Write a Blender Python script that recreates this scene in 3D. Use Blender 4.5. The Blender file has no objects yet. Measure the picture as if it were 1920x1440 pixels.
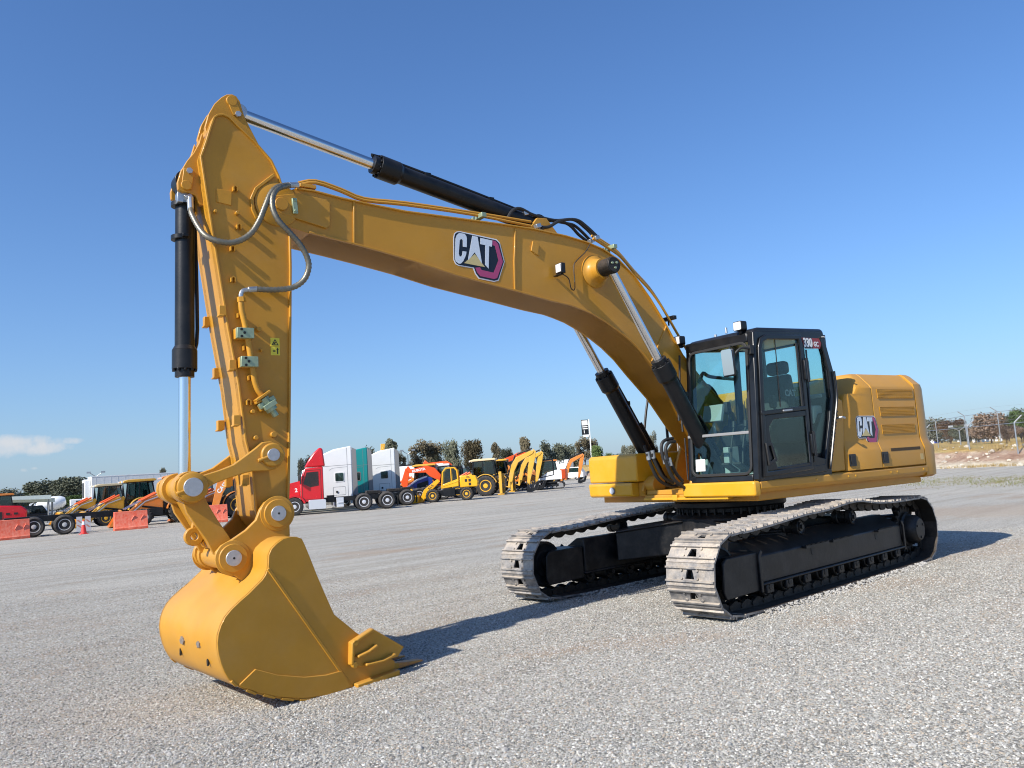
import bpy, bmesh, math, random
from mathutils import Vector, Matrix
R = math.radians
S = bpy.context.scene
COL = S.collection
# ------------------------------------------------------------------ camera
CAM = Vector((9.4521373, 6.24163734, 1.61464917))
FWD = Vector((-0.66648946, -0.73737717, 0.10984854)).normalized()
RGT = Vector((-0.74513106, 0.6636006, -0.06643754)).normalized()
UPV = RGT.cross(FWD).normalized()
FPX = 1498.8
PHI = -0.1202                      # slew angle of the excavator's upper body
cd = bpy.data.cameras.new('camera'); cam = bpy.data.objects.new('camera', cd); COL.objects.link(cam)
cam.matrix_world = Matrix(((RGT.x, UPV.x, -FWD.x, CAM.x), (RGT.y, UPV.y, -FWD.y, CAM.y), (RGT.z, UPV.z, -FWD.z, CAM.z), (0, 0, 0, 1)))
cd.sensor_width = 36; cd.lens = 36 * FPX / 1920; cd.clip_start = .1; cd.clip_end = 20000
S.camera = cam
# ------------------------------------------------------------------ light
SUN_AZ, SUN_EL = R(1.5), R(36.5)
w = bpy.data.worlds.new('World'); S.world = w; w.use_nodes = True
nt = w.node_tree; nt.nodes.clear()
sky = nt.nodes.new('ShaderNodeTexSky'); sky.sky_type = 'NISHITA'; sky.sun_disc = False
sky.sun_elevation = SUN_EL; sky.sun_rotation = math.pi / 2 - SUN_AZ
sky.altitude = 0; sky.air_density = 1.1; sky.dust_density = .65; sky.ozone_density = 10.0
bg = nt.nodes.new('ShaderNodeBackground'); bg.inputs[1].default_value = .120
wo = nt.nodes.new('ShaderNodeOutputWorld')
tint = nt.nodes.new('ShaderNodeMixRGB'); tint.blend_type = 'MULTIPLY'; tint.inputs[0].default_value = 1; tint.inputs[2].default_value = (.97, 1.02, 1.08, 1)
nt.links.new(sky.outputs[0], tint.inputs[1])
# pale haze low over the whole horizon
tcz = nt.nodes.new('ShaderNodeTexCoord'); spz = nt.nodes.new('ShaderNodeSeparateXYZ'); nt.links.new(tcz.outputs['Generated'], spz.inputs[0])
ml0 = nt.nodes.new('ShaderNodeMath'); ml0.operation = 'MULTIPLY'; ml0.inputs[1].default_value = -7.5; nt.links.new(spz.outputs[2], ml0.inputs[0])
ex0 = nt.nodes.new('ShaderNodeMath'); ex0.operation = 'EXPONENT'; ex0.use_clamp = True; nt.links.new(ml0.outputs[0], ex0.inputs[0])
ml1 = nt.nodes.new('ShaderNodeMath'); ml1.operation = 'MULTIPLY'; ml1.inputs[1].default_value = .62; nt.links.new(ex0.outputs[0], ml1.inputs[0])
hz0 = nt.nodes.new('ShaderNodeMixRGB'); nt.links.new(ml1.outputs[0], hz0.inputs[0]); nt.links.new(tint.outputs[0], hz0.inputs[1]); hz0.inputs[2].default_value = (2.65, 3.45, 4.45, 1)
# a low bank of fair-weather cloud to the left, fixed to its compass direction
def cdir(px, py):
    d = (FWD + RGT * ((px - 960) / FPX) - UPV * ((py - 720) / FPX)).normalized(); return d
def W(kind, **k):
    n_ = nt.nodes.new(kind)
    for a_, v_ in k.items(): setattr(n_, a_, v_)
    return n_
tcw = W('ShaderNodeTexCoord'); last = hz0.outputs[0]
for cx_, cy_, rx_, ry_, thr in ((-10, 838, .085, .0150, .30), (75, 841, .035, .0075, .36), (40, 826, .035, .010, .36), (138, 826, .013, .0055, .52), (45, 882, .007, .004, .60), (63, 878, .006, .003, .66)):
    c_ = cdir(cx_, cy_); u_ = Vector((c_.y, -c_.x, 0)).normalized(); v3 = u_.cross(c_).normalized()
    nzw = W('ShaderNodeTexNoise'); nzw.inputs['Scale'].default_value = 46; nzw.inputs['Detail'].default_value = 7; nzw.inputs['Roughness'].default_value = .6; nt.links.new(tcw.outputs['Generated'], nzw.inputs['Vector'])
    acc = None
    for ax_, r_ in ((u_, rx_), (v3, ry_)):
        dt = W('ShaderNodeVectorMath', operation='DOT_PRODUCT'); nt.links.new(tcw.outputs['Generated'], dt.inputs[0]); dt.inputs[1].default_value = ax_ / r_
        sq = W('ShaderNodeMath', operation='MULTIPLY'); nt.links.new(dt.outputs['Value'], sq.inputs[0]); nt.links.new(dt.outputs['Value'], sq.inputs[1])
        if acc is None: acc = sq
        else:
            ad_ = W('ShaderNodeMath', operation='ADD'); nt.links.new(acc.outputs[0], ad_.inputs[0]); nt.links.new(sq.outputs[0], ad_.inputs[1]); acc = ad_
    fr_ = W('ShaderNodeVectorMath', operation='DOT_PRODUCT'); nt.links.new(tcw.outputs['Generated'], fr_.inputs[0]); fr_.inputs[1].default_value = c_
    gt = W('ShaderNodeMath', operation='GREATER_THAN'); nt.links.new(fr_.outputs['Value'], gt.inputs[0]); gt.inputs[1].default_value = .5
    m1_ = W('ShaderNodeMath', operation='MULTIPLY_ADD'); nt.links.new(acc.outputs[0], m1_.inputs[0]); m1_.inputs[1].default_value = -.55; m1_.inputs[2].default_value = .62
    m2_ = W('ShaderNodeMath', operation='ADD'); nt.links.new(m1_.outputs[0], m2_.inputs[0]); nt.links.new(nzw.outputs[0], m2_.inputs[1])
    mr_ = W('ShaderNodeMapRange'); mr_.inputs[1].default_value = .62 + thr * .3; mr_.inputs[2].default_value = .98 + thr * .3; mr_.inputs[4].default_value = .62; nt.links.new(m2_.outputs[0], mr_.inputs[0])
    ml = W('ShaderNodeMath', operation='MULTIPLY'); nt.links.new(mr_.outputs[0], ml.inputs[0]); nt.links.new(gt.outputs[0], ml.inputs[1])
    mixc = W('ShaderNodeMixRGB'); nt.links.new(ml.outputs[0], mixc.inputs[0]); nt.links.new(last, mixc.inputs[1]); mixc.inputs[2].default_value = (4.6, 4.7, 4.9, 1); last = mixc.outputs[0]
nt.links.new(last, bg.inputs[0]); nt.links.new(bg.outputs[0], wo.inputs[0])
sd = bpy.data.lights.new('sun', 'SUN'); sd.energy = 5.0; sd.angle = R(.53); sd.color = (1, .95, .87)
so = bpy.data.objects.new('sun', sd); COL.objects.link(so)
sdir = Vector((math.cos(SUN_EL) * math.cos(SUN_AZ), math.cos(SUN_EL) * math.sin(SUN_AZ), math.sin(SUN_EL)))
so.rotation_euler = sdir.to_track_quat('Z', 'Y').to_euler()
S.view_settings.view_transform = 'Standard'; S.view_settings.look = 'None'
S.view_settings.exposure = .38; S.view_settings.gamma = 1; S.view_settings.use_curve_mapping = False
S.render.engine = 'CYCLES'; S.render.resolution_x = 1024; S.render.resolution_y = 768
S.cycles.filter_width = 1.1; S.cycles.max_bounces = 8; S.cycles.transparent_max_bounces = 16

# ------------------------------------------------------------------ survey helpers: sight lines of the photograph met with real planes
def ray(px, py):
    return (FWD + RGT * ((px - 960) / FPX) - UPV * ((py - 720) / FPX))
RI = Matrix.Rotation(-PHI, 3, 'Z')
CU = RI @ CAM
def P(px, py, y):                 # point on the plane Y=y of the upper body -> (x, z)
    d = RI @ ray(px, py); t = (y - CU.y) / d.y; q = CU + d * t
    return (q.x, q.z)
def PL(L, y): return [P(a, b, y) for a, b in L]
def G(px, py, z=0):               # point on the ground
    d = ray(px, py); t = (z - CAM.z) / d.z; q = CAM + d * t
    return Vector((q.x, q.y, z))
def far(px, py, D):               # point at horizontal distance D
    d = ray(px, py); t = D / math.hypot(d.x, d.y); return CAM + d * t

# ------------------------------------------------------------------ materials
MATS = {}
def mat(name, col, rough=.5, metal=0, var=0, vscale=3, bump=0, bscale=40, spec=.5, coat=0, col2=None, emit=0, dirt=None, coords='Object'):
    m = bpy.data.materials.new(name); m.use_nodes = True; n = m.node_tree; b = n.nodes['Principled BSDF']
    b.inputs['Base Color'].default_value = (*col, 1); b.inputs['Roughness'].default_value = rough
    b.inputs['Metallic'].default_value = metal; b.inputs['Specular IOR Level'].default_value = spec
    b.inputs['Coat Weight'].default_value = coat; b.inputs['Coat Roughness'].default_value = .08
    tc = n.nodes.new('ShaderNodeNewGeometry' if coords == 'Position' else 'ShaderNodeTexCoord'); src = 'Position' if coords == 'Position' else 'Object'
    last = None
    if var:
        nz = n.nodes.new('ShaderNodeTexNoise'); nz.inputs['Scale'].default_value = vscale; nz.inputs['Detail'].default_value = 8; nz.inputs['Roughness'].default_value = .65
        n.links.new(tc.outputs[coords], nz.inputs['Vector'])
        cr = n.nodes.new('ShaderNodeValToRGB'); cr.color_ramp.elements[0].position = .35; cr.color_ramp.elements[1].position = .68
        c2 = col2 or tuple(c * (1 - var) for c in col)
        cr.color_ramp.elements[0].color = (*c2, 1); cr.color_ramp.elements[1].color = (*col, 1)
        n.links.new(nz.outputs[0], cr.inputs[0]); n.links.new(cr.outputs[0], b.inputs['Base Color']); last = cr.outputs[0]
        mr = n.nodes.new('ShaderNodeMapRange'); mr.inputs[3].default_value = rough * .8; mr.inputs[4].default_value = min(1, rough * 1.25)
        n.links.new(nz.outputs[0], mr.inputs[0]); n.links.new(mr.outputs[0], b.inputs['Roughness'])
    if dirt:                       # (colour, amount, scale): dust on faces that look up, breaking up with noise
        g = n.nodes.new('ShaderNodeNewGeometry'); sp = n.nodes.new('ShaderNodeSeparateXYZ'); n.links.new(g.outputs['Normal'], sp.inputs[0])
        nz = n.nodes.new('ShaderNodeTexNoise'); nz.inputs['Scale'].default_value = dirt[2]; nz.inputs['Detail'].default_value = 9; nz.inputs['Roughness'].default_value = .7
        n.links.new(tc.outputs[src], nz.inputs['Vector'])
        a = n.nodes.new('ShaderNodeMath'); a.operation = 'MULTIPLY_ADD'; a.inputs[1].default_value = .25; a.inputs[2].default_value = 0
        n.links.new(sp.outputs[2], a.inputs[0])
        s = n.nodes.new('ShaderNodeMath'); s.operation = 'ADD'; n.links.new(a.outputs[0], s.inputs[0]); n.links.new(nz.outputs[0], s.inputs[1])
        r2 = n.nodes.new('ShaderNodeMapRange'); r2.inputs[1].default_value = .45; r2.inputs[2].default_value = .75; r2.inputs[4].default_value = dirt[1]
        n.links.new(s.outputs[0], r2.inputs[0])
        mx = n.nodes.new('ShaderNodeMixRGB'); n.links.new(r2.outputs[0], mx.inputs[0]); mx.inputs[2].default_value = (*dirt[0], 1)
        if last: n.links.new(last, mx.inputs[1])
        else: mx.inputs[1].default_value = (*col, 1)
        n.links.new(mx.outputs[0], b.inputs['Base Color'])
    if bump:
        nb = n.nodes.new('ShaderNodeTexNoise'); nb.inputs['Scale'].default_value = bscale; nb.inputs['Detail'].default_value = 5
        n.links.new(tc.outputs[src], nb.inputs['Vector'])
        bp = n.nodes.new('ShaderNodeBump'); bp.inputs['Strength'].default_value = bump; bp.inputs['Distance'].default_value = .01
        n.links.new(nb.outputs[0], bp.inputs['Height']); n.links.new(bp.outputs[0], b.inputs['Normal'])
    if emit:
        b.inputs['Emission Color'].default_value = (*col, 1); b.inputs['Emission Strength'].default_value = emit
    MATS[name] = m; return m
YEL = mat('yellow_paint', (.565, .270, .024), .40, var=.16, vscale=1.7, bump=.05, bscale=90, coat=.08, spec=.35, dirt=((.50, .34, .16), .16, 2.3))
YELH = mat('hood_yellow_paint', (.565, .270, .026), .40, var=.12, vscale=1.2, bump=.04, bscale=60, coat=.08, spec=.35, dirt=((.5, .35, .17), .16, 1.6))
YELB = mat('sunlit_yellow_paint', (.68, .335, .008), .35, var=.06, coat=.15, dirt=((.6, .45, .2), .15, 3))  # same machine yellow made lighter, direct sun put into the colour
BLK = mat('black_paint', (.007, .008, .010), .36, var=.3, vscale=4, spec=.35, bump=.06, bscale=50, dirt=((.10, .09, .08), .18, 3))
BLKC = mat('cab_black_paint', (.006, .007, .009), .3, spec=.4, coat=.1, dirt=((.08, .075, .07), .14, 4))
UND = mat('undercarriage_black', (.009, .010, .012), .45, var=.3, vscale=5, bump=.15, bscale=25, spec=.35, dirt=((.16, .135, .11), .22, 5))
RUB = mat('black_rubber', (.018, .018, .018), .6, bump=.1)
HOSE = mat('hose_wrap', (.24, .22, .17), .4, metal=.6, var=.3, vscale=30)
STEEL = mat('worn_shoe_steel', (.36, .34, .32), .5, metal=.35, var=.5, vscale=9, bump=.4, bscale=35, col2=(.13, .13, .135), dirt=((.58, .49, .38), .8, 7), coords='Position')
LINKM = mat('track_link_steel', (.022, .021, .020), .55, metal=.4, var=.4, vscale=15, bump=.3, bscale=50, dirt=((.20, .15, .11), .35, 6), coords='Position')
CHR = mat('chrome_rod', (.78, .77, .76), .16, metal=1)
GALV = mat('galvanised_steel', (.55, .57, .58), .38, metal=.9, var=.25, vscale=8)
PIN = mat('pin_steel', (.52, .52, .53), .38, metal=.6, var=.15, vscale=25)
ZINC = mat('zinc_green', (.38, .46, .30), .45, metal=.5, var=.2, vscale=20)
WHT = mat('white_paint', (.80, .80, .78), .35, var=.06, coat=.2)
GRY = mat('grey_trim', (.22, .22, .22), .5)
SEATM = mat('seat_fabric', (.030, .034, .038), .8, bump=.2, bscale=200)
INT = mat('cab_interior_grey', (.30, .33, .33), .6, var=.15)
MUST = mat('hot_orange_decal', (.75, .12, .03), .4)
def glass(name, tint, refl=1.0):
    m = bpy.data.materials.new(name); m.use_nodes = True; n = m.node_tree; n.nodes.clear()
    o = n.nodes.new('ShaderNodeOutputMaterial'); t = n.nodes.new('ShaderNodeBsdfTransparent'); t.inputs[0].default_value = (*tint, 1)
    g = n.nodes.new('ShaderNodeBsdfGlossy'); g.inputs['Roughness'].default_value = .04; g.inputs[0].default_value = (.9, 1, .97, 1)
    ge = n.nodes.new('ShaderNodeNewGeometry'); dp = n.nodes.new('ShaderNodeVectorMath'); dp.operation = 'DOT_PRODUCT'; n.links.new(ge.outputs['Normal'], dp.inputs[0]); n.links.new(ge.outputs['Incoming'], dp.inputs[1])
    ab = n.nodes.new('ShaderNodeMath'); ab.operation = 'ABSOLUTE'; n.links.new(dp.outputs['Value'], ab.inputs[0])
    om = n.nodes.new('ShaderNodeMath'); om.operation = 'SUBTRACT'; om.inputs[0].default_value = 1; n.links.new(ab.outputs[0], om.inputs[1])
    pw = n.nodes.new('ShaderNodeMath'); pw.operation = 'POWER'; pw.inputs[1].default_value = 5; n.links.new(om.outputs[0], pw.inputs[0])
    f = n.nodes.new('ShaderNodeMath'); f.operation = 'MULTIPLY_ADD'; f.inputs[1].default_value = .96; f.inputs[2].default_value = .04; n.links.new(pw.outputs[0], f.inputs[0])
    k = n.nodes.new('ShaderNodeMath'); k.operation = 'MULTIPLY'; k.inputs[1].default_value = refl
    mx = n.nodes.new('ShaderNodeMixShader'); n.links.new(f.outputs[0], k.inputs[0]); n.links.new(k.outputs[0], mx.inputs[0])
    n.links.new(t.outputs[0], mx.inputs[1]); n.links.new(g.outputs[0], mx.inputs[2]); n.links.new(mx.outputs[0], o.inputs[0])
    MATS[name] = m; return m
GLS = glass('cab_glass', (.84, .95, .92), .9)
GLD = glass('dark_door_glass', (.74, .82, .78), 1.2)
GLV = glass('vehicle_glass', (.35, .45, .45), 2)
LMP = mat('lamp_lens', (.85, .87, .9), .1, metal=.3)
MIR = mat('mirror_glass', (.85, .85, .85), .03, metal=1)

# ------------------------------------------------------------------ mesh helpers
def ax3(axis, a, b, c):           # (a,b) in-plane, c along the axis
    return {'y': (a, c, b), 'x': (c, a, b), 'z': (a, b, c)}[axis]
def catmull(pts, k=6):
    pts = [Vector(p) for p in pts]; out = []
    for i in range(len(pts) - 1):
        p0 = pts[max(i - 1, 0)]; p1 = pts[i]; p2 = pts[i + 1]; p3 = pts[min(i + 2, len(pts) - 1)]
        for j in range(k):
            t = j / k
            out.append(.5 * ((2 * p1) + (p2 - p0) * t + (2 * p0 - 5 * p1 + 4 * p2 - p3) * t * t + (3 * p1 - p0 - 3 * p2 + p3) * t ** 3))
    out.append(pts[-1]); return out
def arc(cx, cy, r, a0, a1, n=10):
    return [(cx + r * math.cos(R(a0 + (a1 - a0) * i / n)), cy + r * math.sin(R(a0 + (a1 - a0) * i / n))) for i in range(n + 1)]
def rrect(x0, y0, x1, y1, r, n=4):
    return arc(x1 - r, y1 - r, r, 0, 90, n) + arc(x0 + r, y1 - r, r, 90, 180, n) + arc(x0 + r, y0 + r, r, 180, 270, n) + arc(x1 - r, y0 + r, r, 270, 360, n)
SPLIT = {'hose_fitting', 'link_boss', 'hydraulic_hose', 'plug', 'pin', 'pin_bolts', 'oil_line', 'boom_pipe', 'wrapped_hose', 'pin_end', 'weld_seam', 'cylinder_band'}
class MB:
    def __init__(s): s.v = []; s.f = []; s.ch = []
    def add(s, vs, fs):
        s.ch.append((len(s.v), len(s.f))); o = len(s.v); s.v += [tuple(v) for v in vs]; s.f += [tuple(i + o for i in f) for f in fs]; return s
    def box(s, c, d, rot=None):
        x, y, z = (k / 2 for k in d); vs = [Vector((a * x, b * y, e * z)) for a in (-1, 1) for b in (-1, 1) for e in (-1, 1)]
        if rot is not None: vs = [rot @ v for v in vs]
        c = Vector(c)
        return s.add([v + c for v in vs], [(0, 1, 3, 2), (4, 6, 7, 5), (0, 4, 5, 1), (2, 3, 7, 6), (0, 2, 6, 4), (1, 5, 7, 3)])
    def b2(s, x0, x1, y0, y1, z0, z1): return s.box(((x0 + x1) / 2, (y0 + y1) / 2, (z0 + z1) / 2), (abs(x1 - x0), abs(y1 - y0), abs(z1 - z0)))
    def prism(s, poly, axis, a, b, poly2=None):
        n = len(poly); q = poly2 or poly
        return s.add([ax3(axis, *p, a) for p in poly] + [ax3(axis, *p, b) for p in q],
                     [tuple(range(n)), tuple(range(2 * n - 1, n - 1, -1))] + [(i, (i + 1) % n, n + (i + 1) % n, n + i) for i in range(n)])
    def cyl(s, p0, p1, r0, r1=None, n=20, caps=True):
        p0, p1 = Vector(p0), Vector(p1); r1 = r0 if r1 is None else r1; d = (p1 - p0).normalized()
        u = d.orthogonal().normalized(); w_ = d.cross(u); vs = []
        for p, r in ((p0, r0), (p1, r1)):
            for i in range(n):
                a = 2 * math.pi * i / n; vs.append(p + (u * math.cos(a) + w_ * math.sin(a)) * r)
        fs = [(i, (i + 1) % n, n + (i + 1) % n, n + i) for i in range(n)]
        if caps: fs += [tuple(range(n)), tuple(range(2 * n - 1, n - 1, -1))]
        return s.add(vs, fs)
    def tube(s, pts, r, n=8, k=6, rib=0, step=.012):
        pts = catmull(pts, k) if k else [Vector(p) for p in pts]
        if rib:
            q = [pts[0]]; acc = 0
            for a, b in zip(pts, pts[1:]):
                L = (b - a).length; t = step - acc
                while t < L: q.append(a + (b - a) * (t / L)); t += step
                acc = (acc + L) % step
            pts = q
        u = None; vs = []; N = len(pts)
        for i, p in enumerate(pts):
            d = (pts[min(i + 1, N - 1)] - pts[max(i - 1, 0)]).normalized()
            u = d.orthogonal().normalized() if u is None else (u - d * u.dot(d)).normalized()
            w_ = d.cross(u); rr = r * (1 + rib * (i % 2)) if rib else r
            for j in range(n):
                a = 2 * math.pi * j / n; vs.append(p + (u * math.cos(a) + w_ * math.sin(a)) * rr)
        fs = [(i * n + j, i * n + (j + 1) % n, (i + 1) * n + (j + 1) % n, (i + 1) * n + j) for i in range(N - 1) for j in range(n)]
        fs += [tuple(range(n)), tuple((N - 1) * n + j for j in reversed(range(n)))]
        return s.add(vs, fs)
    def lathe(s, prof, c, axis='y', n=32, closed=False):   # prof: [(radius, axial)]
        c = Vector(c); vs = []; m = len(prof)
        for r, h in prof:
            for i in range(n):
                a = 2 * math.pi * i / n; vs.append(c + Vector(ax3(axis, r * math.cos(a), r * math.sin(a), h)))
        rng = range(m) if closed else range(m - 1)
        fs = [(k * n + i, k * n + (i + 1) % n, ((k + 1) % m) * n + (i + 1) % n, ((k + 1) % m) * n + i) for k in rng for i in range(n)]
        if not closed:
            if prof[0][0] > 1e-4: fs.append(tuple(range(n)))
            if prof[-1][0] > 1e-4: fs.append(tuple((m - 1) * n + i for i in reversed(range(n))))
        return s.add(vs, fs)
    def ribbon(s, pts, wd, axis, a, b, closed=False, side=0):   # flat bar following a 2-D line
        P2 = [Vector(p) for p in pts]; N = len(P2); L = []; Rr = []
        for i in range(N):
            if closed: d0 = (P2[i] - P2[i - 1]).normalized(); d1 = (P2[(i + 1) % N] - P2[i]).normalized()
            else:
                d0 = (P2[i] - P2[i - 1]).normalized() if i else (P2[1] - P2[0]).normalized()
                d1 = (P2[i + 1] - P2[i]).normalized() if i < N - 1 else d0
            nn = Vector((-(d0 + d1).y, (d0 + d1).x))
            nn = nn.normalized() if nn.length > 1e-6 else Vector((-d0.y, d0.x))
            k = 1 / max(.5, nn.dot(Vector((-d0.y, d0.x))))
            lo, hi = (-.5, .5) if side == 0 else ((0, 1) if side > 0 else (-1, 0))
            L.append(P2[i] + nn * wd * hi * k); Rr.append(P2[i] + nn * wd * lo * k)
        vs = []
        for l, r in zip(L, Rr): vs += [ax3(axis, l.x, l.y, a), ax3(axis, r.x, r.y, a), ax3(axis, r.x, r.y, b), ax3(axis, l.x, l.y, b)]
        fs = []
        for i in range(N if closed else N - 1):
            j = (i + 1) % N
            for k in range(4): fs.append((i * 4 + k, i * 4 + (k + 1) % 4, j * 4 + (k + 1) % 4, j * 4 + k))
        if not closed: fs += [(0, 1, 2, 3), tuple((N - 1) * 4 + k for k in (3, 2, 1, 0))]
        return s.add(vs, fs)
    def mesh(s, name, m, ang=35, smooth=True):
        me = bpy.data.meshes.new(name); me.from_pydata(s.v, [], s.f)
        bm = bmesh.new(); bm.from_mesh(me); bmesh.ops.recalc_face_normals(bm, faces=bm.faces)
        ca = R(ang)
        for f in bm.faces: f.smooth = smooth
        if smooth:
            for e in bm.edges:
                if len(e.link_faces) != 2 or e.calc_face_angle(0) > ca: e.smooth = False
        bm.to_mesh(me); bm.free()
        if m: me.materials.append(m)
        return me
    def pieces(s):
        e = s.ch + [(len(s.v), len(s.f))]; out = []
        for (v0, f0), (v1, f1) in zip(e, e[1:]):
            q = MB(); q.add(s.v[v0:v1], [tuple(i - v0 for i in f) for f in s.f[f0:f1]]); out.append(q)
        return out
    def build(s, name, m, parent=None, bevel=0, ang=35, smooth=True, seg=2):
        if name in SPLIT and len(s.ch) > 1:
            os_ = [q.build(name, m, parent, bevel, ang, smooth, seg) for q in s.pieces()]
            if parent == EX:
                for o in os_[1:]: o.rotation_euler = (0, 0, PHI)
            return os_[0]
        o = bpy.data.objects.new(name, s.mesh(name, m, ang, smooth)); COL.objects.link(o)
        if parent: o.parent = parent
        if bevel:
            b = o.modifiers.new('bevel', 'BEVEL'); b.width = bevel; b.segments = seg; b.limit_method = 'ANGLE'; b.angle_limit = R(40); b.harden_normals = False
        return o
def thing(name, label, cat, loc=(0, 0, 0), rz=0, group=None, scale=1):
    o = bpy.data.objects.new(name, None); COL.objects.link(o); o.location = loc; o.rotation_euler = (0, 0, rz); o.scale = (scale,) * 3
    o.empty_display_size = .3; o['label'] = label; o['category'] = cat
    if group: o['group'] = group
    return o
def tag(o, label, cat, group=None):
    o['label'] = label; o['category'] = cat
    if group: o['group'] = group
    return o
def struct(o, kind='structure'): o['kind'] = kind; return o
def inst(name, me, parent=None, loc=(0, 0, 0), rot=(0, 0, 0), scale=None):
    o = bpy.data.objects.new(name, me); COL.objects.link(o)
    if parent: o.parent = parent
    o.location = loc; o.rotation_euler = rot
    if scale: o.scale = scale
    return o
def dup(root, loc, rz, label, group=None, scale=None):
    def cp(o, par):
        c = o.copy(); COL.objects.link(c); c.parent = par
        for ch in list(o.children): cp(ch, c)
        return c
    r = cp(root, None); r.location = loc; r.rotation_euler = (0, 0, rz); r['label'] = label
    if group: r['group'] = group
    if scale: r.scale = (scale,) * 3
    return r
# ================================================================== ground
def gravel_material():
    m = bpy.data.materials.new('gravel'); m.use_nodes = True; n = m.node_tree; b = n.nodes['Principled BSDF']; L = n.links.new
    g = n.nodes.new('ShaderNodeNewGeometry')
    def vor(scale, feat='F1'):
        v = n.nodes.new('ShaderNodeTexVoronoi'); v.inputs['Scale'].default_value = scale; v.feature = feat; L(g.outputs['Position'], v.inputs['Vector']); return v
    def noise(scale, det=6, rgh=.6):
        v = n.nodes.new('ShaderNodeTexNoise'); v.inputs['Scale'].default_value = scale; v.inputs['Detail'].default_value = det; v.inputs['Roughness'].default_value = rgh
        L(g.outputs['Position'], v.inputs['Vector']); return v
    def ramp(src, els):
        r = n.nodes.new('ShaderNodeValToRGB'); e = r.color_ramp.elements
        while len(e) < len(els): e.new(.5)
        for k, (p, c) in zip(e, els): k.position = p; k.color = (*c, 1)
        L(src, r.inputs[0]); return r
    def mix(fac, a, c, mode='MIX'):
        x = n.nodes.new('ShaderNodeMixRGB'); x.blend_type = mode
        for i, q in ((0, fac), (1, a), (2, c)):
            if isinstance(q, (int, float)): x.inputs[i].default_value = q
            elif isinstance(q, tuple): x.inputs[i].default_value = (*q, 1)
            else: L(q, x.inputs[i])
        return x.outputs[0]
    v1 = vor(84); v2 = vor(47)
    sep = n.nodes.new('ShaderNodeSeparateColor'); L(v1.outputs['Color'], sep.inputs[0])
    stone = ramp(sep.outputs[0], [(0, (.20, .20, .20)), (.3, (.40, .395, .385)), (.7, (.54, .535, .52)), (1, (.76, .75, .73))]).outputs[0]
    warm = ramp(sep.outputs[1], [(0, (1, 1, 1)), (.86, (1, 1, 1)), (1, (1.0, .86, .72))]).outputs[0]
    stone = mix(1.0, stone, warm, 'MULTIPLY')
    big = ramp(noise(.12, 5).outputs[0], [(.3, (.88, .88, .88)), (.7, (1.06, 1.05, 1.03))]).outputs[0]
    stone = mix(1.0, stone, big, 'MULTIPLY')
    mpt = n.nodes.new('ShaderNodeMapping'); mpt.inputs['Scale'].default_value = (.10, 1.9, 1); mpt.inputs['Rotation'].default_value = (0, 0, R(-18)); L(g.outputs['Position'], mpt.inputs[0])
    nst = n.nodes.new('ShaderNodeTexNoise'); nst.inputs['Scale'].default_value = 1; nst.inputs['Detail'].default_value = 5; L(mpt.outputs[0], nst.inputs[0])
    stone = mix(1.0, stone, ramp(nst.outputs[0], [(.36, (.86, .85, .83)), (.52, (1, 1, 1)), (.7, (1.06, 1.06, 1.05))]).outputs[0], 'MULTIPLY')
    # brown earth showing through in streaks
    mp = n.nodes.new('ShaderNodeMapping'); mp.inputs['Scale'].default_value = (.22, .75, 1); mp.inputs['Rotation'].default_value = (0, 0, R(28)); L(g.outputs['Position'], mp.inputs[0])
    ns = n.nodes.new('ShaderNodeTexNoise'); ns.inputs['Scale'].default_value = 1; ns.inputs['Detail'].default_value = 7; ns.inputs['Roughness'].default_value = .6; L(mp.outputs[0], ns.inputs[0])
    pf = ramp(ns.outputs[0], [(.55, (0, 0, 0)), (.68, (1, 1, 1))]).outputs[0]
    stone = mix(pf, stone, mix(.55, stone, (.36, .27, .20)))
    stone = mix(1.0, stone, (.92, .88, .785), 'MULTIPLY')
    for px_, py_, rx_, ry_ in ((1850, 958, 2.6, .55), (1810, 1030, 1.8, .30), (1640, 1095, 1.2, .14), (1560, 1165, .5, .08), (115, 1112, .55, .10), (700, 1035, 1.6, .12), (1200, 1200, 1.3, .07), (1010, 1218, .5, .05), (1400, 1000, 3, .3)):
        c_ = G(px_, py_); mpp = n.nodes.new('ShaderNodeMapping'); mpp.vector_type = 'POINT'; a_ = math.atan2(RGT.y, RGT.x)
        off = n.nodes.new('ShaderNodeVectorMath'); off.operation = 'SUBTRACT'; off.inputs[1].default_value = (c_.x, c_.y, 0); L(g.outputs['Position'], off.inputs[0])
        rt2 = n.nodes.new('ShaderNodeVectorRotate'); rt2.rotation_type = 'Z_AXIS'; rt2.inputs['Angle'].default_value = -a_; L(off.outputs[0], rt2.inputs[0])
        sc2 = n.nodes.new('ShaderNodeVectorMath'); sc2.operation = 'DIVIDE'; sc2.inputs[1].default_value = (rx_, ry_ * 5, 1); L(rt2.outputs[0], sc2.inputs[0])
        ln = n.nodes.new('ShaderNodeVectorMath'); ln.operation = 'LENGTH'; L(sc2.outputs[0], ln.inputs[0])
        ed = n.nodes.new('ShaderNodeMath'); ed.operation = 'MULTIPLY_ADD'; ed.inputs[1].default_value = 1.6; L(noise(2.2, 7, .7).outputs[0], ed.inputs[0]); L(ln.outputs['Value'], ed.inputs[2])
        ms = ramp(ed.outputs[0], [(0, (1, 1, 1)), (1, (1, 1, 1))]); ms.color_ramp.elements[0].position = 0
        mr3 = n.nodes.new('ShaderNodeMapRange'); mr3.inputs[1].default_value = 1.75; mr3.inputs[2].default_value = 1.25; mr3.inputs[4].default_value = .8; L(ed.outputs[0], mr3.inputs[0])
        stone = mix(mr3.outputs[0], stone, mix(.6, stone, (.40, .30, .21)))
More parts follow.
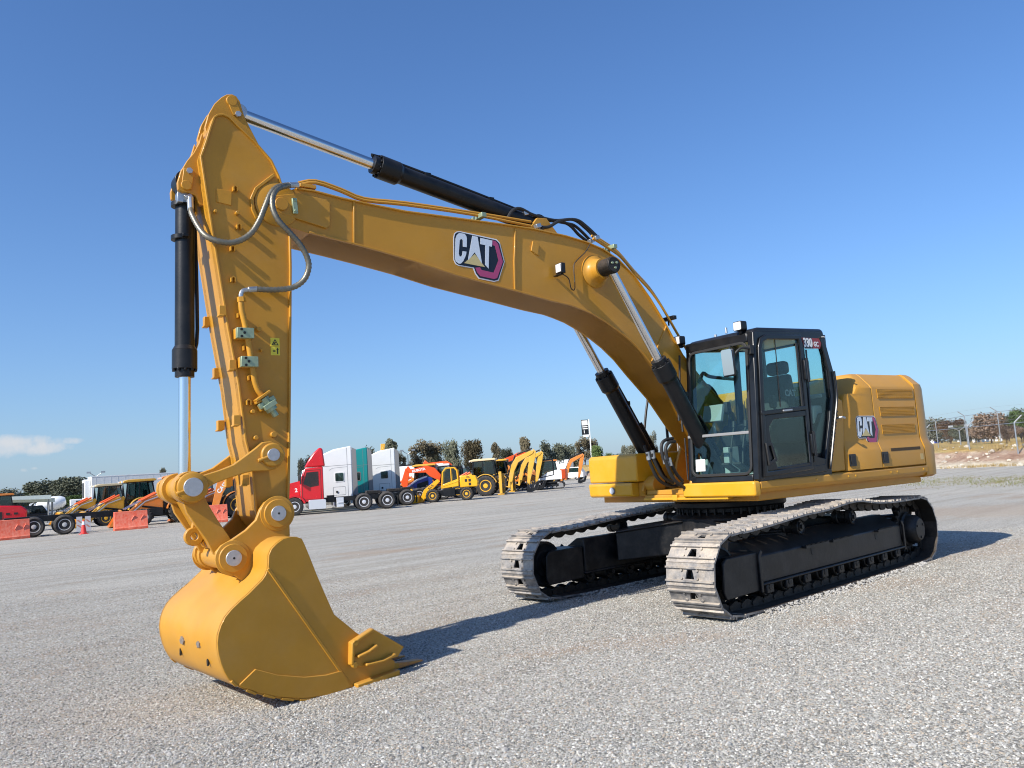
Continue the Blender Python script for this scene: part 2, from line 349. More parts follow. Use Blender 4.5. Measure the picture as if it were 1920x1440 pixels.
    L(stone, b.inputs['Base Color']); b.inputs['Roughness'].default_value = .9; b.inputs['Specular IOR Level'].default_value = .25
    ds = ramp(v1.outputs['Distance'], [(0, (1, 1, 1)), (.75, (0, 0, 0))]).outputs[0]
    d2 = ramp(v2.outputs['Distance'], [(0, (1, 1, 1)), (.75, (0, 0, 0))]).outputs[0]
    ad = mix(.45, ds, d2)
    ad = mix(.25, ad, noise(7, 5).outputs[0])
    bp = n.nodes.new('ShaderNodeBump'); bp.inputs['Strength'].default_value = .8; bp.inputs['Distance'].default_value = .022
    L(ad, bp.inputs['Height']); L(bp.outputs[0], b.inputs['Normal'])
    return m
GRAV = gravel_material()
def dip(x, y):                     # far left part of the yard falls away gently
    dx, dy = x - CAM.x, y - CAM.y; d = math.hypot(dx, dy); a = (math.atan2(dy, dx) + math.radians(360)) % (2 * math.pi)
    k = max(0, min(1, (a - R(252)) / R(10))) * max(0, min(1, (R(330) - a) / R(20)))
    bx, by = x - 6.45, y + .80; near = -.150 * math.exp(-(bx * bx + by * by) / (2 * 1.55 ** 2)) if d < 20 else 0
    s = max(0, min(1, (d - 56) / 100)); s = s * s * (3 - 2 * s) if d < 156 else 1
    return near - 1.15 * s * k * k * (3 - 2 * k)
RD = [0, 1.5, 3] + [3.4 + .4 * i for i in range(24)] + [13.5, 16, 20, 40, 56, 62, 70, 80, 90, 100, 115, 130, 145, 156, 180, 260, 500, 1200, 3000, 9000]
mb = MB(); vs = [(CAM.x, CAM.y, 0)]; NA_ = 180
for r_ in RD[1:]:
    for i in range(NA_):
        a = 2 * math.pi * i / NA_; x, y = CAM.x + r_ * math.cos(a), CAM.y + r_ * math.sin(a); vs.append((x, y, dip(x, y)))
fs = [(0, 1 + i, 1 + (i + 1) % NA_) for i in range(NA_)]
for k in range(len(RD) - 2):
    for i in range(NA_): fs.append((1 + k * NA_ + i, 1 + (k + 1) * NA_ + i, 1 + (k + 1) * NA_ + (i + 1) % NA_, 1 + k * NA_ + (i + 1) % NA_))
mb.add(vs, fs); ground = struct(mb.build('ground', GRAV, ang=80))
from mathutils import noise as mn
# loose stones lying on the yard near the camera (one mass nobody could count)
def stone_mesh(seed):
    r = random.Random(seed); bm = bmesh.new(); bmesh.ops.create_icosphere(bm, subdivisions=1, radius=1)
    for v in bm.verts: v.co *= r.uniform(.72, 1.12)
    for v in bm.verts: v.co.z *= .62; v.co.x *= r.uniform(.95, 1.1)
    me = bpy.data.meshes.new('stone'); bm.to_mesh(me); bm.free(); return me
def stones():
    protos = []
    cols = [(.20, .192, .17), (.38, .365, .33), (.48, .465, .42), (.66, .64, .585), (.43, .415, .375), (.45, .38, .30)]
    hid = bpy.data.collections.new('stone_kinds')
    for i, c in enumerate(cols):
        m = mat('stone_%d' % i, c, .85, var=.25, vscale=2.0, coords='Object')
        me = stone_mesh(i); me.materials.append(m); o = bpy.data.objects.new('stone_kind', me); hid.objects.link(o)
    # triangle of ground in front of the camera
    f2 = Vector((FWD.x, FWD.y, 0)).normalized(); r2 = Vector((-f2.y, f2.x, 0)) * -1
    base = Vector((CAM.x, CAM.y, 0)); rnd = random.Random(5)
    me = bpy.data.meshes.new('gravel_stones'); vs = []; 
    def w_(d): return d * .95 + .6
    rows = [3.6 + .38 * i for i in range(31)]; NC = 50
    for d in rows:
        for j in range(NC + 1):
            p = base + f2 * d + r2 * ((j / NC * 2 - 1) * w_(d)); vs.append(Vector((p.x, p.y, dip(p.x, p.y) + .002)))
    fs = [(i * (NC + 1) + j, i * (NC + 1) + j + 1, (i + 1) * (NC + 1) + j + 1, (i + 1) * (NC + 1) + j) for i in range(len(rows) - 1) for j in range(NC)]
    me.from_pydata(vs, [], fs)
    at = me.attributes.new('dens', 'FLOAT', 'FACE')
    for i in range(len(fs)): d = rows[i // NC]; at.data[i].value = max(.15, min(1, 1.0 - (d - 5) * .085))
    o = bpy.data.objects.new('gravel_stones', me); COL.objects.link(o); o['kind'] = 'stuff'
    ng = bpy.data.node_groups.new('scatter', 'GeometryNodeTree')
    ng.interface.new_socket('Geometry', in_out='INPUT', socket_type='NodeSocketGeometry'); ng.interface.new_socket('Geometry', in_out='OUTPUT', socket_type='NodeSocketGeometry')
    N = ng.nodes.new; L = ng.links.new
    gi = N('NodeGroupInput'); go = N('NodeGroupOutput'); dp = N('GeometryNodeDistributePointsOnFaces'); dp.inputs['Density'].default_value = 1500
    na = N('GeometryNodeInputNamedAttribute'); na.data_type = 'FLOAT'; na.inputs['Name'].default_value = 'dens'
    mu = N('ShaderNodeMath'); mu.operation = 'MULTIPLY'; mu.inputs[1].default_value = 2300; L(na.outputs['Attribute'], mu.inputs[0]); L(mu.outputs[0], dp.inputs['Density'])
    ip = N('GeometryNodeInstanceOnPoints'); ci = N('GeometryNodeCollectionInfo'); ci.inputs['Collection'].default_value = hid; ci.inputs['Separate Children'].default_value = True; ci.inputs['Reset Children'].default_value = True
    ip.inputs['Pick Instance'].default_value = True
    rv = N('FunctionNodeRandomValue'); rv.data_type = 'FLOAT_VECTOR'; rv.inputs[0].default_value = (-.5, -.5, 0); rv.inputs[1].default_value = (.5, .5, 6.28)
    rs = N('FunctionNodeRandomValue'); rs.data_type = 'FLOAT'; rs.inputs[2].default_value = .0045; rs.inputs[3].default_value = .0112
    L(gi.outputs[0], dp.inputs['Mesh']); L(dp.outputs['Points'], ip.inputs['Points']); L(ci.outputs[0], ip.inputs['Instance'])
    L(rv.outputs[0], ip.inputs['Rotation']); L(rs.outputs[1], ip.inputs['Scale']); L(ip.outputs[0], go.inputs[0])
    md = o.modifiers.new('scatter', 'NODES'); md.node_group = ng
stones()
def loose():
    rnd = random.Random(21); bm = bmesh.new(); bmesh.ops.create_icosphere(bm, subdivisions=1, radius=1); V = [v.co.copy() for v in bm.verts]; F = [[v.index for v in f.verts] for f in bm.faces]; bm.free()
    b = MB()
    def put(x, y, r, z=0):
        z += dip(x, y)
        e = (rnd.uniform(.8, 1.3), rnd.uniform(.8, 1.3), rnd.uniform(.5, .85)); a = rnd.uniform(0, 6.28); ca, sa = math.cos(a), math.sin(a)
        vs = []
        for v in V: k = r * rnd.uniform(.82, 1.1); vx, vy = v.x * e[0] * k, v.y * e[1] * k; vs.append((x + vx * ca - vy * sa, y + vx * sa + vy * ca, z + r * .3 + v.z * e[2] * k))
        b.add(vs, F)
    for yc_ in (1.60, .96, -.98, -1.6):            # spoil pushed up along the tracks
        for i in range(650):
            d = abs(rnd.gauss(0, .06)); x = rnd.uniform(-2.1, 2.0); sgn = 1 if yc_ in (1.60, -.98) else -1
            put(x, yc_ + sgn * d, rnd.uniform(.008, .017), max(0, .028 - d * .3))
    for i in range(260):
        q = G(rnd.uniform(0, 1920), rnd.uniform(1000, 1440)); put(q.x, q.y, rnd.uniform(.012, .022))
    struct(b.build('loose_stones', mat('loose_stone', (.56, .54, .50), .9, var=.45, vscale=9, col2=(.30, .28, .25), coords='Position'), smooth=False), 'stuff')
loose()
# ================================================================== excavator
EX = thing('excavator', 'large yellow crawler excavator with black cab parked on the gravel in the foreground', 'excavator')
YO, YI, YM = 1.581, 1.005, 1.293
# ---- tracks
TOPL = [(-2.17, .87), (-1.49, .875), (-.96, .905), (-.54, .955), (-.21, .96), (.14, .935), (.47, .915), (.9, .905), (1.37, .875), (1.77, .85), (2.2, .83)]
def track_path():
    r = .40; cf = (2.345, .437); cr = (-2.33, .45); pts = []
    pts += [(x, .035) for x in [-1.95 + 3.85 * i / 24 for i in range(25)]]         # ground run
    for i in range(1, 30):                                                         # front idler
        a = -78 + (170) * i / 29; pts.append((cf[0] + (r) * math.cos(R(a)), cf[1] + r * math.sin(R(a))))
    top = catmull([(x, z, 0) for x, z in reversed(TOPL)], 5); pts += [(p.x, p.y) for p in top]
    for i in range(0, 30):
        a = 84 + (360 - 102 - 84) * i / 29; pts.append((cr[0] + .415 * math.cos(R(a)), cr[1] + .415 * math.sin(R(a))))
    return pts
PTH = [Vector(p) for p in track_path()]
def resample(pts, N):
    P2 = pts + [pts[0]]; Ls = [(b - a).length for a, b in zip(P2, P2[1:])]; T = sum(Ls); out = []; i = 0; acc = 0
    for k in range(N):
        t = T * (k + .35) / N
        while acc + Ls[i] < t: acc += Ls[i]; i += 1
        out.append(P2[i] + (P2[i + 1] - P2[i]) * ((t - acc) / Ls[i]))
    return out, T / N
NSH = 56
SP, PITCH = resample(PTH, NSH)
def shoe_mesh():
    b = MB(); h = .29; a = PITCH * .5 + .012; t = .010
    # plate with a mud hole: outline ring + trapezoid hole, local x along track, y across, z out
    o = [(-a, -h), (a, -h), (a, h), (-a, h)]; q = [(-.045, -.055), (.045, -.032), (.045, .032), (-.045, .055)]
    vs = [(x, y, z) for z in (-t, t) for x, y in o + q]
    fs = []
    for i in range(4):
        j = (i + 1) % 4
        fs += [(i, j, 4 + j, 4 + i), (8 + i, 12 + i, 12 + j, 8 + j), (i, 8 + i, 8 + j, j), (4 + i, 4 + j, 12 + j, 12 + i)]
    b.add(vs, fs)
    for x, hh in ((-PITCH * .31, .034), (PITCH * .31, .034)):
        b.prism([(x - .013, 0), (x + .013, 0), (x + .008, hh), (x - .008, hh)], 'y', -h + .002, h - .002)
    b.prism([(-a, .0), (-a + .02, .0), (-a + .015, .018), (-a + .003, .018)], 'y', -h + .001, h - .001)
    for x in (-.04, .04):
        for y in (-.095, .095): b.cyl((x, y, t - .002), (x, y, t + .016), .015, n=6)
    me = b.mesh('track_shoe', STEEL); me.materials.append(LINKM)
    for p in me.polygons:
        if p.normal.z < -.5: p.material_index = 1  # inward faces get the dark steel: shade inside the track put into colour
    return me
def link_mesh():
    b = MB(); a = PITCH * .5
    for y in (-.085, .085):
        b.prism([(-a - .012, -.012), (-a * .3, -.012), (a + .012, -.012), (a + .015, -.06), (a * .6, -.085), (a * .2, -.105), (-a * .2, -.105), (-a * .7, -.085), (-a - .015, -.06)], 'y', y - .02, y + .02)
    b.cyl((a * .95, -.115, -.052), (a * .95, .115, -.052), .025, n=10)
    return b.mesh('track_link', LINKM)
SHM, LKM = shoe_mesh(), link_mesh()
def wheel_part(name, x, z, r, wd, y, par, m, hub=None):
    b = MB(); b.lathe([(0, -wd / 2), (r * .55, -wd / 2), (r * .6, -wd / 2 + .02), (r * .82, -wd / 2 + .015), (r * .9, -wd / 2), (r, -wd / 2 + .012), (r, -wd * .22), (r * .88, -wd * .18), (r * .88, wd * .18), (r, wd * .22), (r, wd / 2 - .012), (r * .9, wd / 2), (r * .82, wd / 2 - .015), (r * .6, wd / 2 - .02), (r * .55, wd / 2), (0, wd / 2)], (x, y, z), 'y', 28)
    if hub: b.cyl((x, y - hub / 2, z), (x, y + hub / 2, z), r * .3, n=16)
    return b.build(name, m, par)
for sg in (1, -1):
    yc = YM * sg
    tr = MB()
    # side frame: box beam with sloped top, bottom flange
    yo = 1.47; yi = 1.08
    prof = [(yo, .27), (yo, .555), (yi + .14, .70), (yi + .02, .70), (yi, .60), (yi, .27)]
    tr.prism([(p[0] * sg, p[1]) for p in prof], 'x', -1.80, 1.76)
    tr.b2(-1.85, 1.78, sg * (yi - .01), sg * (yo + .03), .245, .272)
    side = tr.build('track_frame', UND, EX, bevel=.012)
    g = MB()                                           # idler guard
    gp = [(1.79, .20), (2.42, .19), (2.46, .27), (2.44, .555), (2.38, .60), (1.79, .60)]
    g.prism(gp, 'y', sg * 1.44, sg * 1.475); g.prism(gp, 'y', sg * 1.09, sg * 1.115)
    g.prism([(1.79, .575), (2.3, .575), (2.3, .60), (1.79, .60)], 'y', sg * 1.116, sg * 1.439)
    g.build('idler_guard', UND, side, bevel=.01)
    g = MB(); g.ribbon([(1.79, .18), (1.79, .56), (1.75, .61)], .045, 'y', sg * 1.476, sg * 1.5); g.build('guard_flange', UND, side, bevel=.006)
    g = MB(); g.ribbon([(-1.84, .22), (-1.84, .55), (-1.80, .61)], .045, 'y', sg * 1.476, sg * 1.5); g.build('guard_flange', UND, side, bevel=.006)
    for x0, x1 in ((.32, .86), (-.32, .22), (-1.45, -1.0)):          # steps with serrated edge
        g = MB(); g.b2(x0, x1, sg * 1.471, sg * 1.53, .535, .56)
        k = int((x1 - x0) / .03)
        for i in range(k): g.b2(x0 + .03 * i + .006, x0 + .03 * i + .02, sg * 1.505, sg * 1.529, .56, .575)
        g.build('step', UND, side)
    for x in (.62, -1.05):
        g = MB(); g.prism(arc(x, .47, .035, 180, 360, 8) + [(x + .035, .515), (x - .035, .515)], 'y', sg * 1.4705, sg * 1.474); g.build('drain_slot', RUB, side)
    b = MB(); b.b2(.98, .99, 0, 0, 0, 0)
    for i in range(9):
        x = 1.62 - i * .405
        o = wheel_part('track_roller', x, .215, .105, .30, yc, EX, LINKM, .40)
        c = MB(); c.b2(x - .07, x + .07, sg * (YM + .152), sg * (YM + .195), .15, .245); c.build('roller_bracket', UND, o, bevel=.01)
    for x in (.80, -.50): wheel_part('carrier_roller', x, .775, .088, .26, sg * (YM + .04), EX, UND, .30)
    o = wheel_part('idler', 2.335, .437, .285, .14, yc, EX, UND, .3)
    # sprocket and final drive
    b = MB(); T = 21; pr = []
    for i in range(T * 4):
        a = 360 * i / (T * 4); pr.append((-2.33 + (.335 if i % 4 in (0, 1) else .275) * math.cos(R(a)), .45 + (.335 if i % 4 in (0, 1) else .275) * math.sin(R(a))))
    b.prism(pr, 'y', yc - .035, yc + .035); b.build('sprocket', LINKM, EX, bevel=.006)
    b = MB(); b.lathe([(0, -.32), (.2, -.32), (.22, -.05), (.235, .02), (.235, .06), (.20, .08), (.195, .17), (.165, .21), (.15, .225), (.148, .232), (0, .235)], (-2.33, yc, .45), 'y', 36) if sg > 0 else b.lathe([(0, .32), (.2, .32), (.22, .05), (.235, -.02), (.235, -.06), (.20, -.08), (.195, -.17), (.165, -.21), (0, -.235)], (-2.33, yc, .45), 'y', 36)
    b.b2(-1.83, -2.2, sg * 1.1, sg * 1.25, .28, .62)
    fd = b.build('final_drive', UND, EX, bevel=.006)
    b = MB()
    for i in range(3): b.cyl((-2.33 + .11 * math.cos(i * 2.1 + .5), sg * (YM + .23), .45 + .11 * math.sin(i * 2.1 + .5)), (-2.33 + .11 * math.cos(i * 2.1 + .5), sg * (YM + .243), .45 + .11 * math.sin(i * 2.1 + .5)), .018, n=6)
    b.build('plug', UND, fd)
    for k in range(NSH):
        p = SP[k]; q = SP[(k + 1) % NSH]; pr_ = SP[k - 1]
        t = (q - pr_).normalized(); ang = math.atan2(t.y, t.x)      # path runs counter-clockwise seen from +Y ... normal points outward
        rot = (0, -ang, 0)
        rj = random.Random(k * 7 + sg)
        nrm = Vector((t.y, -t.x))                                    # outward
        o = inst('track_shoe', SHM, EX, (p.x + nrm.x * .012, yc + rj.uniform(-.002, .002), p.y + nrm.y * .012), (math.pi, -ang + math.pi * 0, 0))
        o.rotation_euler = Matrix(((t.x, 0, nrm.x), (0, -1, 0), (t.y, 0, nrm.y))).to_euler() if True else rot
        l = inst('track_link', LKM, o, (0, 0, 0)); 
# ---- centre frame
b = MB()
b.lathe([(.78, .62), (.78, .86), (.70, .90), (.62, .93)], (0, 0, 0), 'z', 48); b.lathe([(0, .45), (.74, .45), (.78, .62)], (0, 0, 0), 'z', 48)
for sx in (1, -1):
    for sy in (1, -1):
        # box arm from hub to the side frame
        p0 = Vector((sx * .38, sy * .25)); p1 = Vector((sx * 1.05, sy * 1.12)); d = (p1 - p0).normalized(); nn = Vector((-d.y, d.x)) * .27
        for z0, z1, z2, z3 in ((.44, .84, .36, .72),):
            vs = []
            for pt, za, zb in ((p0, z0, z1), (p1, z2, z3)):
                for k in (-1, 1):
                    for z in (za, zb): vs.append((pt.x + nn.x * k, pt.y + nn.y * k, z))
            b.add(vs, [(0, 1, 3, 2), (4, 6, 7, 5), (0, 4, 5, 1), (2, 3, 7, 6), (0, 2, 6, 4), (1, 5, 7, 3)])
            vs = []
            for pt, zb in ((p0, z1), (p1, z3)):
                for k in (-1.12, 1.12):
                    for z in (zb + .002, zb + .025): vs.append((pt.x + nn.x * k, pt.y + nn.y * k, z))
            b.add(vs, [(0, 1, 3, 2), (4, 6, 7, 5), (0, 4, 5, 1), (2, 3, 7, 6), (0, 2, 6, 4), (1, 5, 7, 3)])
b.build('center_frame', UND, EX, bevel=.01)
b = MB(); b.lathe([(.60, .93), (.66, .93), (.66, .975), (.72, .98), (.74, 1.0), (.74, 1.055), (.60, 1.06)], (0, 0, 0), 'z', 64); sr = b.build('slew_ring', UND, EX)
b = MB()
for i in range(40):
    a = 2 * math.pi * i / 40; b.cyl((.69 * math.cos(a), .69 * math.sin(a), .90), (.69 * math.cos(a), .69 * math.sin(a), .985), .016, n=6)
struct(b.build('ring_bolts', BLK, sr), 'stuff')
# ================================================================== upper body (own axes: x ahead, y to the cab side)
def up(o): o.rotation_euler = (0, 0, PHI); return o
def U(b, name, m, bevel=0, ang=35, parent=None):
    o = b.build(name, m, parent or EX, bevel, ang)
    if parent is None: up(o)
    return o
YS = 1.42
# ---- deck and skirts
b = MB(); b.b2(-2.55, 1.02, -1.38, 1.30, 1.10, 1.25); b.prism([(1.02, -.42), (1.15, -.42), (1.15, .30), (1.02, .30)], 'z', 1.14, 1.20)
deck = U(b, 'deck_frame', YELH, .012)
b = MB(); b.prism([(YS, 1.245), (YS, 1.325), (YS - .03, 1.345), (1.25, 1.345), (1.25, 1.20), (YS - .05, 1.195)], 'x', -2.545, 1.10); U(b, 'side_skirt', YELH, .01)
b = MB()
for x in (-2.42, -1.75, -1.6, -.78, -.62, .05): b.cyl((x, YS - .001, 1.285), (x, YS + .006, 1.285), .013, n=8)
U(b, 'skirt_bolts', YELB)
b = MB(); b.prism(rrect(.32, 1.165, YS, 1.335, .03), 'x', 1.103, 1.215); U(b, 'front_step', YELB, .02)
b = MB(); b.b2(1.10, 1.19, -.40, 1.0, 1.135, 1.165); b.b2(1.12, 1.20, .12, .20, 1.13, 1.20); U(b, 'front_bumper_strip', YELB, .006)
# ---- right-hand tool box: two blocks with a groove
b = MB(); b.prism([(1.24, 1.385), (1.245, 1.72), (1.20, 1.755), (-.4, 1.755), (-.4, 1.385)], 'y', -1.40, -.435); tb = U(b, 'tool_box', YELB, .02)
b = MB(); b.prism([(1.20, 1.185), (1.235, 1.20), (1.25, 1.36), (1.235, 1.372), (-.4, 1.372), (-.4, 1.185)], 'y', -1.43, -.56); U(b, 'box_base', YELB, .022)
b = MB(); b.prism([(1.12, 1.185), (1.12, 1.372), (-.4, 1.372), (-.4, 1.185)], 'y', -.555, -.43); U(b, 'box_bracket', YELH, .01)
b = MB(); b.cyl((1.235, -.93, 1.275), (1.262, -.93, 1.275), .048, n=20); hl = U(b, 'headlight', GRY)
b = MB(); b.cyl((1.2625, -.93, 1.275), (1.266, -.93, 1.275), .040, n=20); U(b, 'lens', LMP, parent=hl)
b = MB(); b.b2(-1.6, -.45, -1.40, -.62, 1.25, 1.98); U(b, 'fuel_tank', YELH, .03)
b = MB()
for i in range(12): b.b2(-.455, -.43, -1.36 + i * .066, -1.36 + i * .066 + .05, 1.74, 2.06)
b.b2(-1.2, -.46, -1.38, -.60, 1.981, 2.05); U(b, 'ribbed_step', GRY, .006)
# hand rail posts beside the tank
b = MB()
p0 = P(1214, 757, -1.0); p1 = P(1207, 830, -1.0)
b.tube([(p1[0], -1.0, 1.95), (p0[0], -1.0, p0[1] + .02), (p0[0] - .15, -1.0, p0[1] + .25), (p0[0] - .9, -1.0, p0[1] + .25), (p0[0] - .95, -1.0, 2.05)], .018, 8, 4)
p2 = P(1250, 800, -.62); b.cyl((p2[0], -.62, 1.9), (p2[0], -.62, p2[1] + .1), .02, n=8)
U(b, 'handrail', BLK)
# ---- boom foot brackets and cylinder feet
b = MB()
fx, fz = P(1236, 893, -.56)
for y0, y1 in ((-.47, -.43), (-.70, -.66), (.02 + .34, .40), (.33, .33)):
    if y1 > y0: b.prism([(.2, 1.2), (1.12, 1.2), (1.16, 1.26), (1.10, 1.40), (.95, 1.47), (.55, 1.62), (.2, 1.95)], 'y', y0, y1)
b.prism([(-.3, 1.2), (.75, 1.2), (.62, 1.6), (.42, 1.98), (.05, 2.02), (-.3, 1.7)], 'y', .29, .33); b.prism([(-.3, 1.2), (.75, 1.2), (.62, 1.6), (.42, 1.98), (.05, 2.02), (-.3, 1.7)], 'y', -.33, -.29)
b.b2(.15, 1.1, -.43, .38, 1.2, 1.26); b.cyl((1.0, -.43, 1.33), (1.0, -.28, 1.33), .12, n=20)
U(b, 'boom_foot_bracket', YELH, .008)
# ---- boom
HB = .27
btop = PL([(516, 372), (528, 362), (556, 352), (590, 357), (640, 370), (700, 383), (760, 395), (820, 403), (880, 411), (940, 419), (1000, 428), (1060, 441), (1100, 453), (1130, 466), (1160, 486), (1190, 517), (1220, 560), (1250, 610), (1280, 665), (1320, 715), (1375, 775)], HB)
bbot = PL([(1270, 740), (1230, 693), (1206, 663), (1182, 639), (1160, 621), (1133, 602), (1111, 589), (1090, 580), (1071, 573), (1032, 564), (967, 546), (910, 531), (855, 516), (780, 491), (707, 470), (640, 452), (580, 437), (545, 425), (519, 404), (513, 388)], HB)
foot = [(-.02, 2.02), (0.03, 1.82), (.12, 1.7), (.25, 1.65), (.42, 1.68), (.62, 1.88), (.85, 2.15)]
outl = btop + foot + bbot
b = MB(); b.prism(outl, 'y', -HB + .012, HB - .012); boom = U(b, 'boom', YELH, .004)
b = MB(); b.ribbon(btop[2:] + foot[:1], .016, 'y', -HB - .012, HB + .012, side=1); U(b, 'top_plate', YELH, .003, parent=boom)
b = MB(); b.ribbon(foot[-3:] + bbot[:-3], .016, 'y', -HB - .012, HB + .012, side=1); U(b, 'bottom_plate', YELH, .003, parent=boom)
b = MB()                                                     # weld seams
for L in ([(967, 428), (965, 490), (966, 545)], [(664, 377), (664, 458)], [(1250, 612), (1238, 640), (1222, 680)]):
    b.ribbon(PL(L, HB), .02, 'y', HB - .013, HB + .002)
U(b, 'weld_seam', YELH, .004, parent=boom)
b = MB()
for L in ([(1000, 497 - 40), (1001, 475), (1012, 480), (1011, 462)],): b.prism(PL(L, HB), 'y', HB - .013, HB - .002)
b.prism(PL([(999, 452), (996, 470), (1008, 478), (1011, 459)], HB), 'y', HB - .012, HB + .003); U(b, 'cover_plate', YELH, .004, parent=boom)
# nose fork plate and pin retainer
for sg in (1, -1):
    b = MB(); c = P(527, 383, .285); 
    pl = [(c[0] + .085 * math.cos(R(a)), c[1] + .085 * math.sin(R(a))) for a in range(-60, 121, 20)]
    q = PL([(560, 362), (612, 374), (619, 380), (619, 422), (613, 428), (560, 411)], .285)
    b.prism(pl[::-1][:0] + [(c[0] + .09 * math.cos(R(a)), c[1] + .09 * math.sin(R(a))) for a in (90, 60, 30, 0, -30, -60, -90)][::1] + q[::-1], 'y', sg * .259, sg * .285)
    fk = U(b, 'nose_plate', YELH, .005, parent=boom)
    b = MB(); b.cyl((c[0], sg * .285, c[1]), (c[0], sg * .31, c[1]), .062, n=24); U(b, 'pin_cap', YELH, .005, parent=boom)
b = MB(); q = P(552, 387, .29); b.box((q[0], .30, q[1]), (.045, .03, .15), Matrix.Rotation(R(4), 3, 'Y'))
b.cyl((q[0], .31, q[1] + .05), (q[0], .325, q[1] + .05), .013, n=6); b.cyl((q[0], .31, q[1] - .05), (q[0], .325, q[1] - .05), .013, n=6); U(b, 'lock_bar', ZINC, .003, parent=boom)
# cylinder boss on the boom
cb = P(1119, 508, .30)
for sg in (1, -1):
    b = MB(); b.lathe([(.20, .255), (.20, .272), (.175, .285), (.15, .30), (.135, .36), (.12, .42), (.0, .42)], (cb[0], 0, cb[1]), 'y', 40) if sg > 0 else b.lathe([(.20, -.255), (.20, -.272), (.15, -.30), (.12, -.42), (0, -.42)], (cb[0], 0, cb[1]), 'y', 30)
    bs = U(b, 'cylinder_boss', YELH, parent=boom, ang=50)
    b = MB(); b.cyl((cb[0], sg * .42, cb[1]), (cb[0], sg * .60, cb[1]), .10, n=32); b.cyl((cb[0], sg * .60, cb[1]), (cb[0], sg * .615, cb[1]), .094, n=32); U(b, 'pin_end', LINKM, .006, parent=boom)
    b = MB()
    for i in range(3): b.cyl((cb[0] + .04 * math.cos(i * 2.09 + .4), sg * .615, cb[1] + .04 * math.sin(i * 2.09 + .4)), (cb[0] + .04 * math.cos(i * 2.09 + .4), sg * .632, cb[1] + .04 * math.sin(i * 2.09 + .4)), .014, n=6)
    U(b, 'pin_bolts', ZINC, parent=boom)
# ---- hydraulic cylinders
def cylinder(name, p0, p1, L, rb, rr, gl, lines=None):
    """barrel from foot p0 up to L of the way, rod on to p1"""
    p0, p1 = Vector(p0), Vector(p1); d = (p1 - p0); n_ = d.normalized(); pe = p0 + d * L
    b = MB(); b.cyl(p0, pe, rb, n=28); b.cyl(p0 - n_ * .02, p0 + n_ * .06, rb * 1.05, n=28)
    s_ = Vector((0, 1, 0)); b.cyl(p0 - s_ * .085, p0 + s_ * .085, rb * 1.25, n=24)
    o = U(b, name, BLK, .004)
    b = MB(); b.cyl(pe - n_ * gl, pe, rb * 1.27, n=32); b.cyl(pe - n_ * (gl + .04), pe - n_ * gl, rb * 1.0, rb * 1.27, n=32); b.cyl(pe, pe + n_ * .07, rb * .98, n=28)
    e1 = n_.orthogonal().normalized(); e2 = n_.cross(e1)
    for i in range(10):
        a = 2 * math.pi * i / 10; c = pe + (e1 * math.cos(a) + e2 * math.sin(a)) * rb * 1.12; b.cyl(c - n_ * .01, c + n_ * .018, .014, n=6)
    U(b, 'gland', BLK, .003, parent=o)
    b = MB(); b.cyl(pe + n_ * .06, p1, rr, n=28); U(b, 'rod', CHR, parent=o)
    b = MB(); b.cyl(p1 - s_ * .08, p1 + s_ * .08, rr * (1.5 if name == 'boom_cylinder' else 1.15), n=24); U(b, 'rod_eye', LINKM if name == 'boom_cylinder' else GALV, .004, parent=o)
    if lines:
        b = MB(); off, ln = lines; off = Vector(off)
        a0 = p0 + n_ * .25 + off; a1 = pe - n_ * .12 + off
        b.tube([p0 + n_ * .18 + off * .6, a0, a1, a1 + n_ * .06 - off * .45], .02, 8, 3)
        if ln > 1: b.tube([a0 + Vector((0, .05, 0)), p0.lerp(pe, .5) + off + Vector((0, .05, 0))], .02, 8, 2)
        for t in (.3, .7):
            c = p0.lerp(pe, t) + off * .8; b.box(c, (.06, .12, .05))
        U(b, 'oil_line', BLK, parent=o)
    return o
FT = P(1240, 902, -.52)
for yy in (.52, -.52):
    cylinder('boom_cylinder', (FT[0], yy, FT[1]), (cb[0], yy, cb[1]), .555, .098, .052, .19, ((-.10, 0, .08), 2))
# bucket cylinder, upright in front of the stick
ct = P(347, 345, 0); cl = P(361, 908, 0); cbt = P(341, 896, 0)
cylinder('bucket_cylinder', (ct[0], 0, ct[1]), (cbt[0] - .02, 0, cbt[1] - .05), .63, .083, .052, .17)
# stick cylinder on top of the boom
sr_ = P(446, 213, 0); sf = P(1005, 424, 0)
cylinder('stick_cylinder', (sf[0], 0, sf[1]), (sr_[0], 0, sr_[1]), .585, .098, .058, .22, ((.05, 0, .125), 1))
b = MB()
for y in (-.14, .10): b.prism([(sf[0] - .35, sf[1] - .26), (sf[0] + .28, sf[1] - .18), (sf[0] + .08, sf[1] + .05), (sf[0] - .06, sf[1] + .06)], 'y', y, y + .04)
U(b, 'cylinder_bracket', YELH, .005, parent=boom)
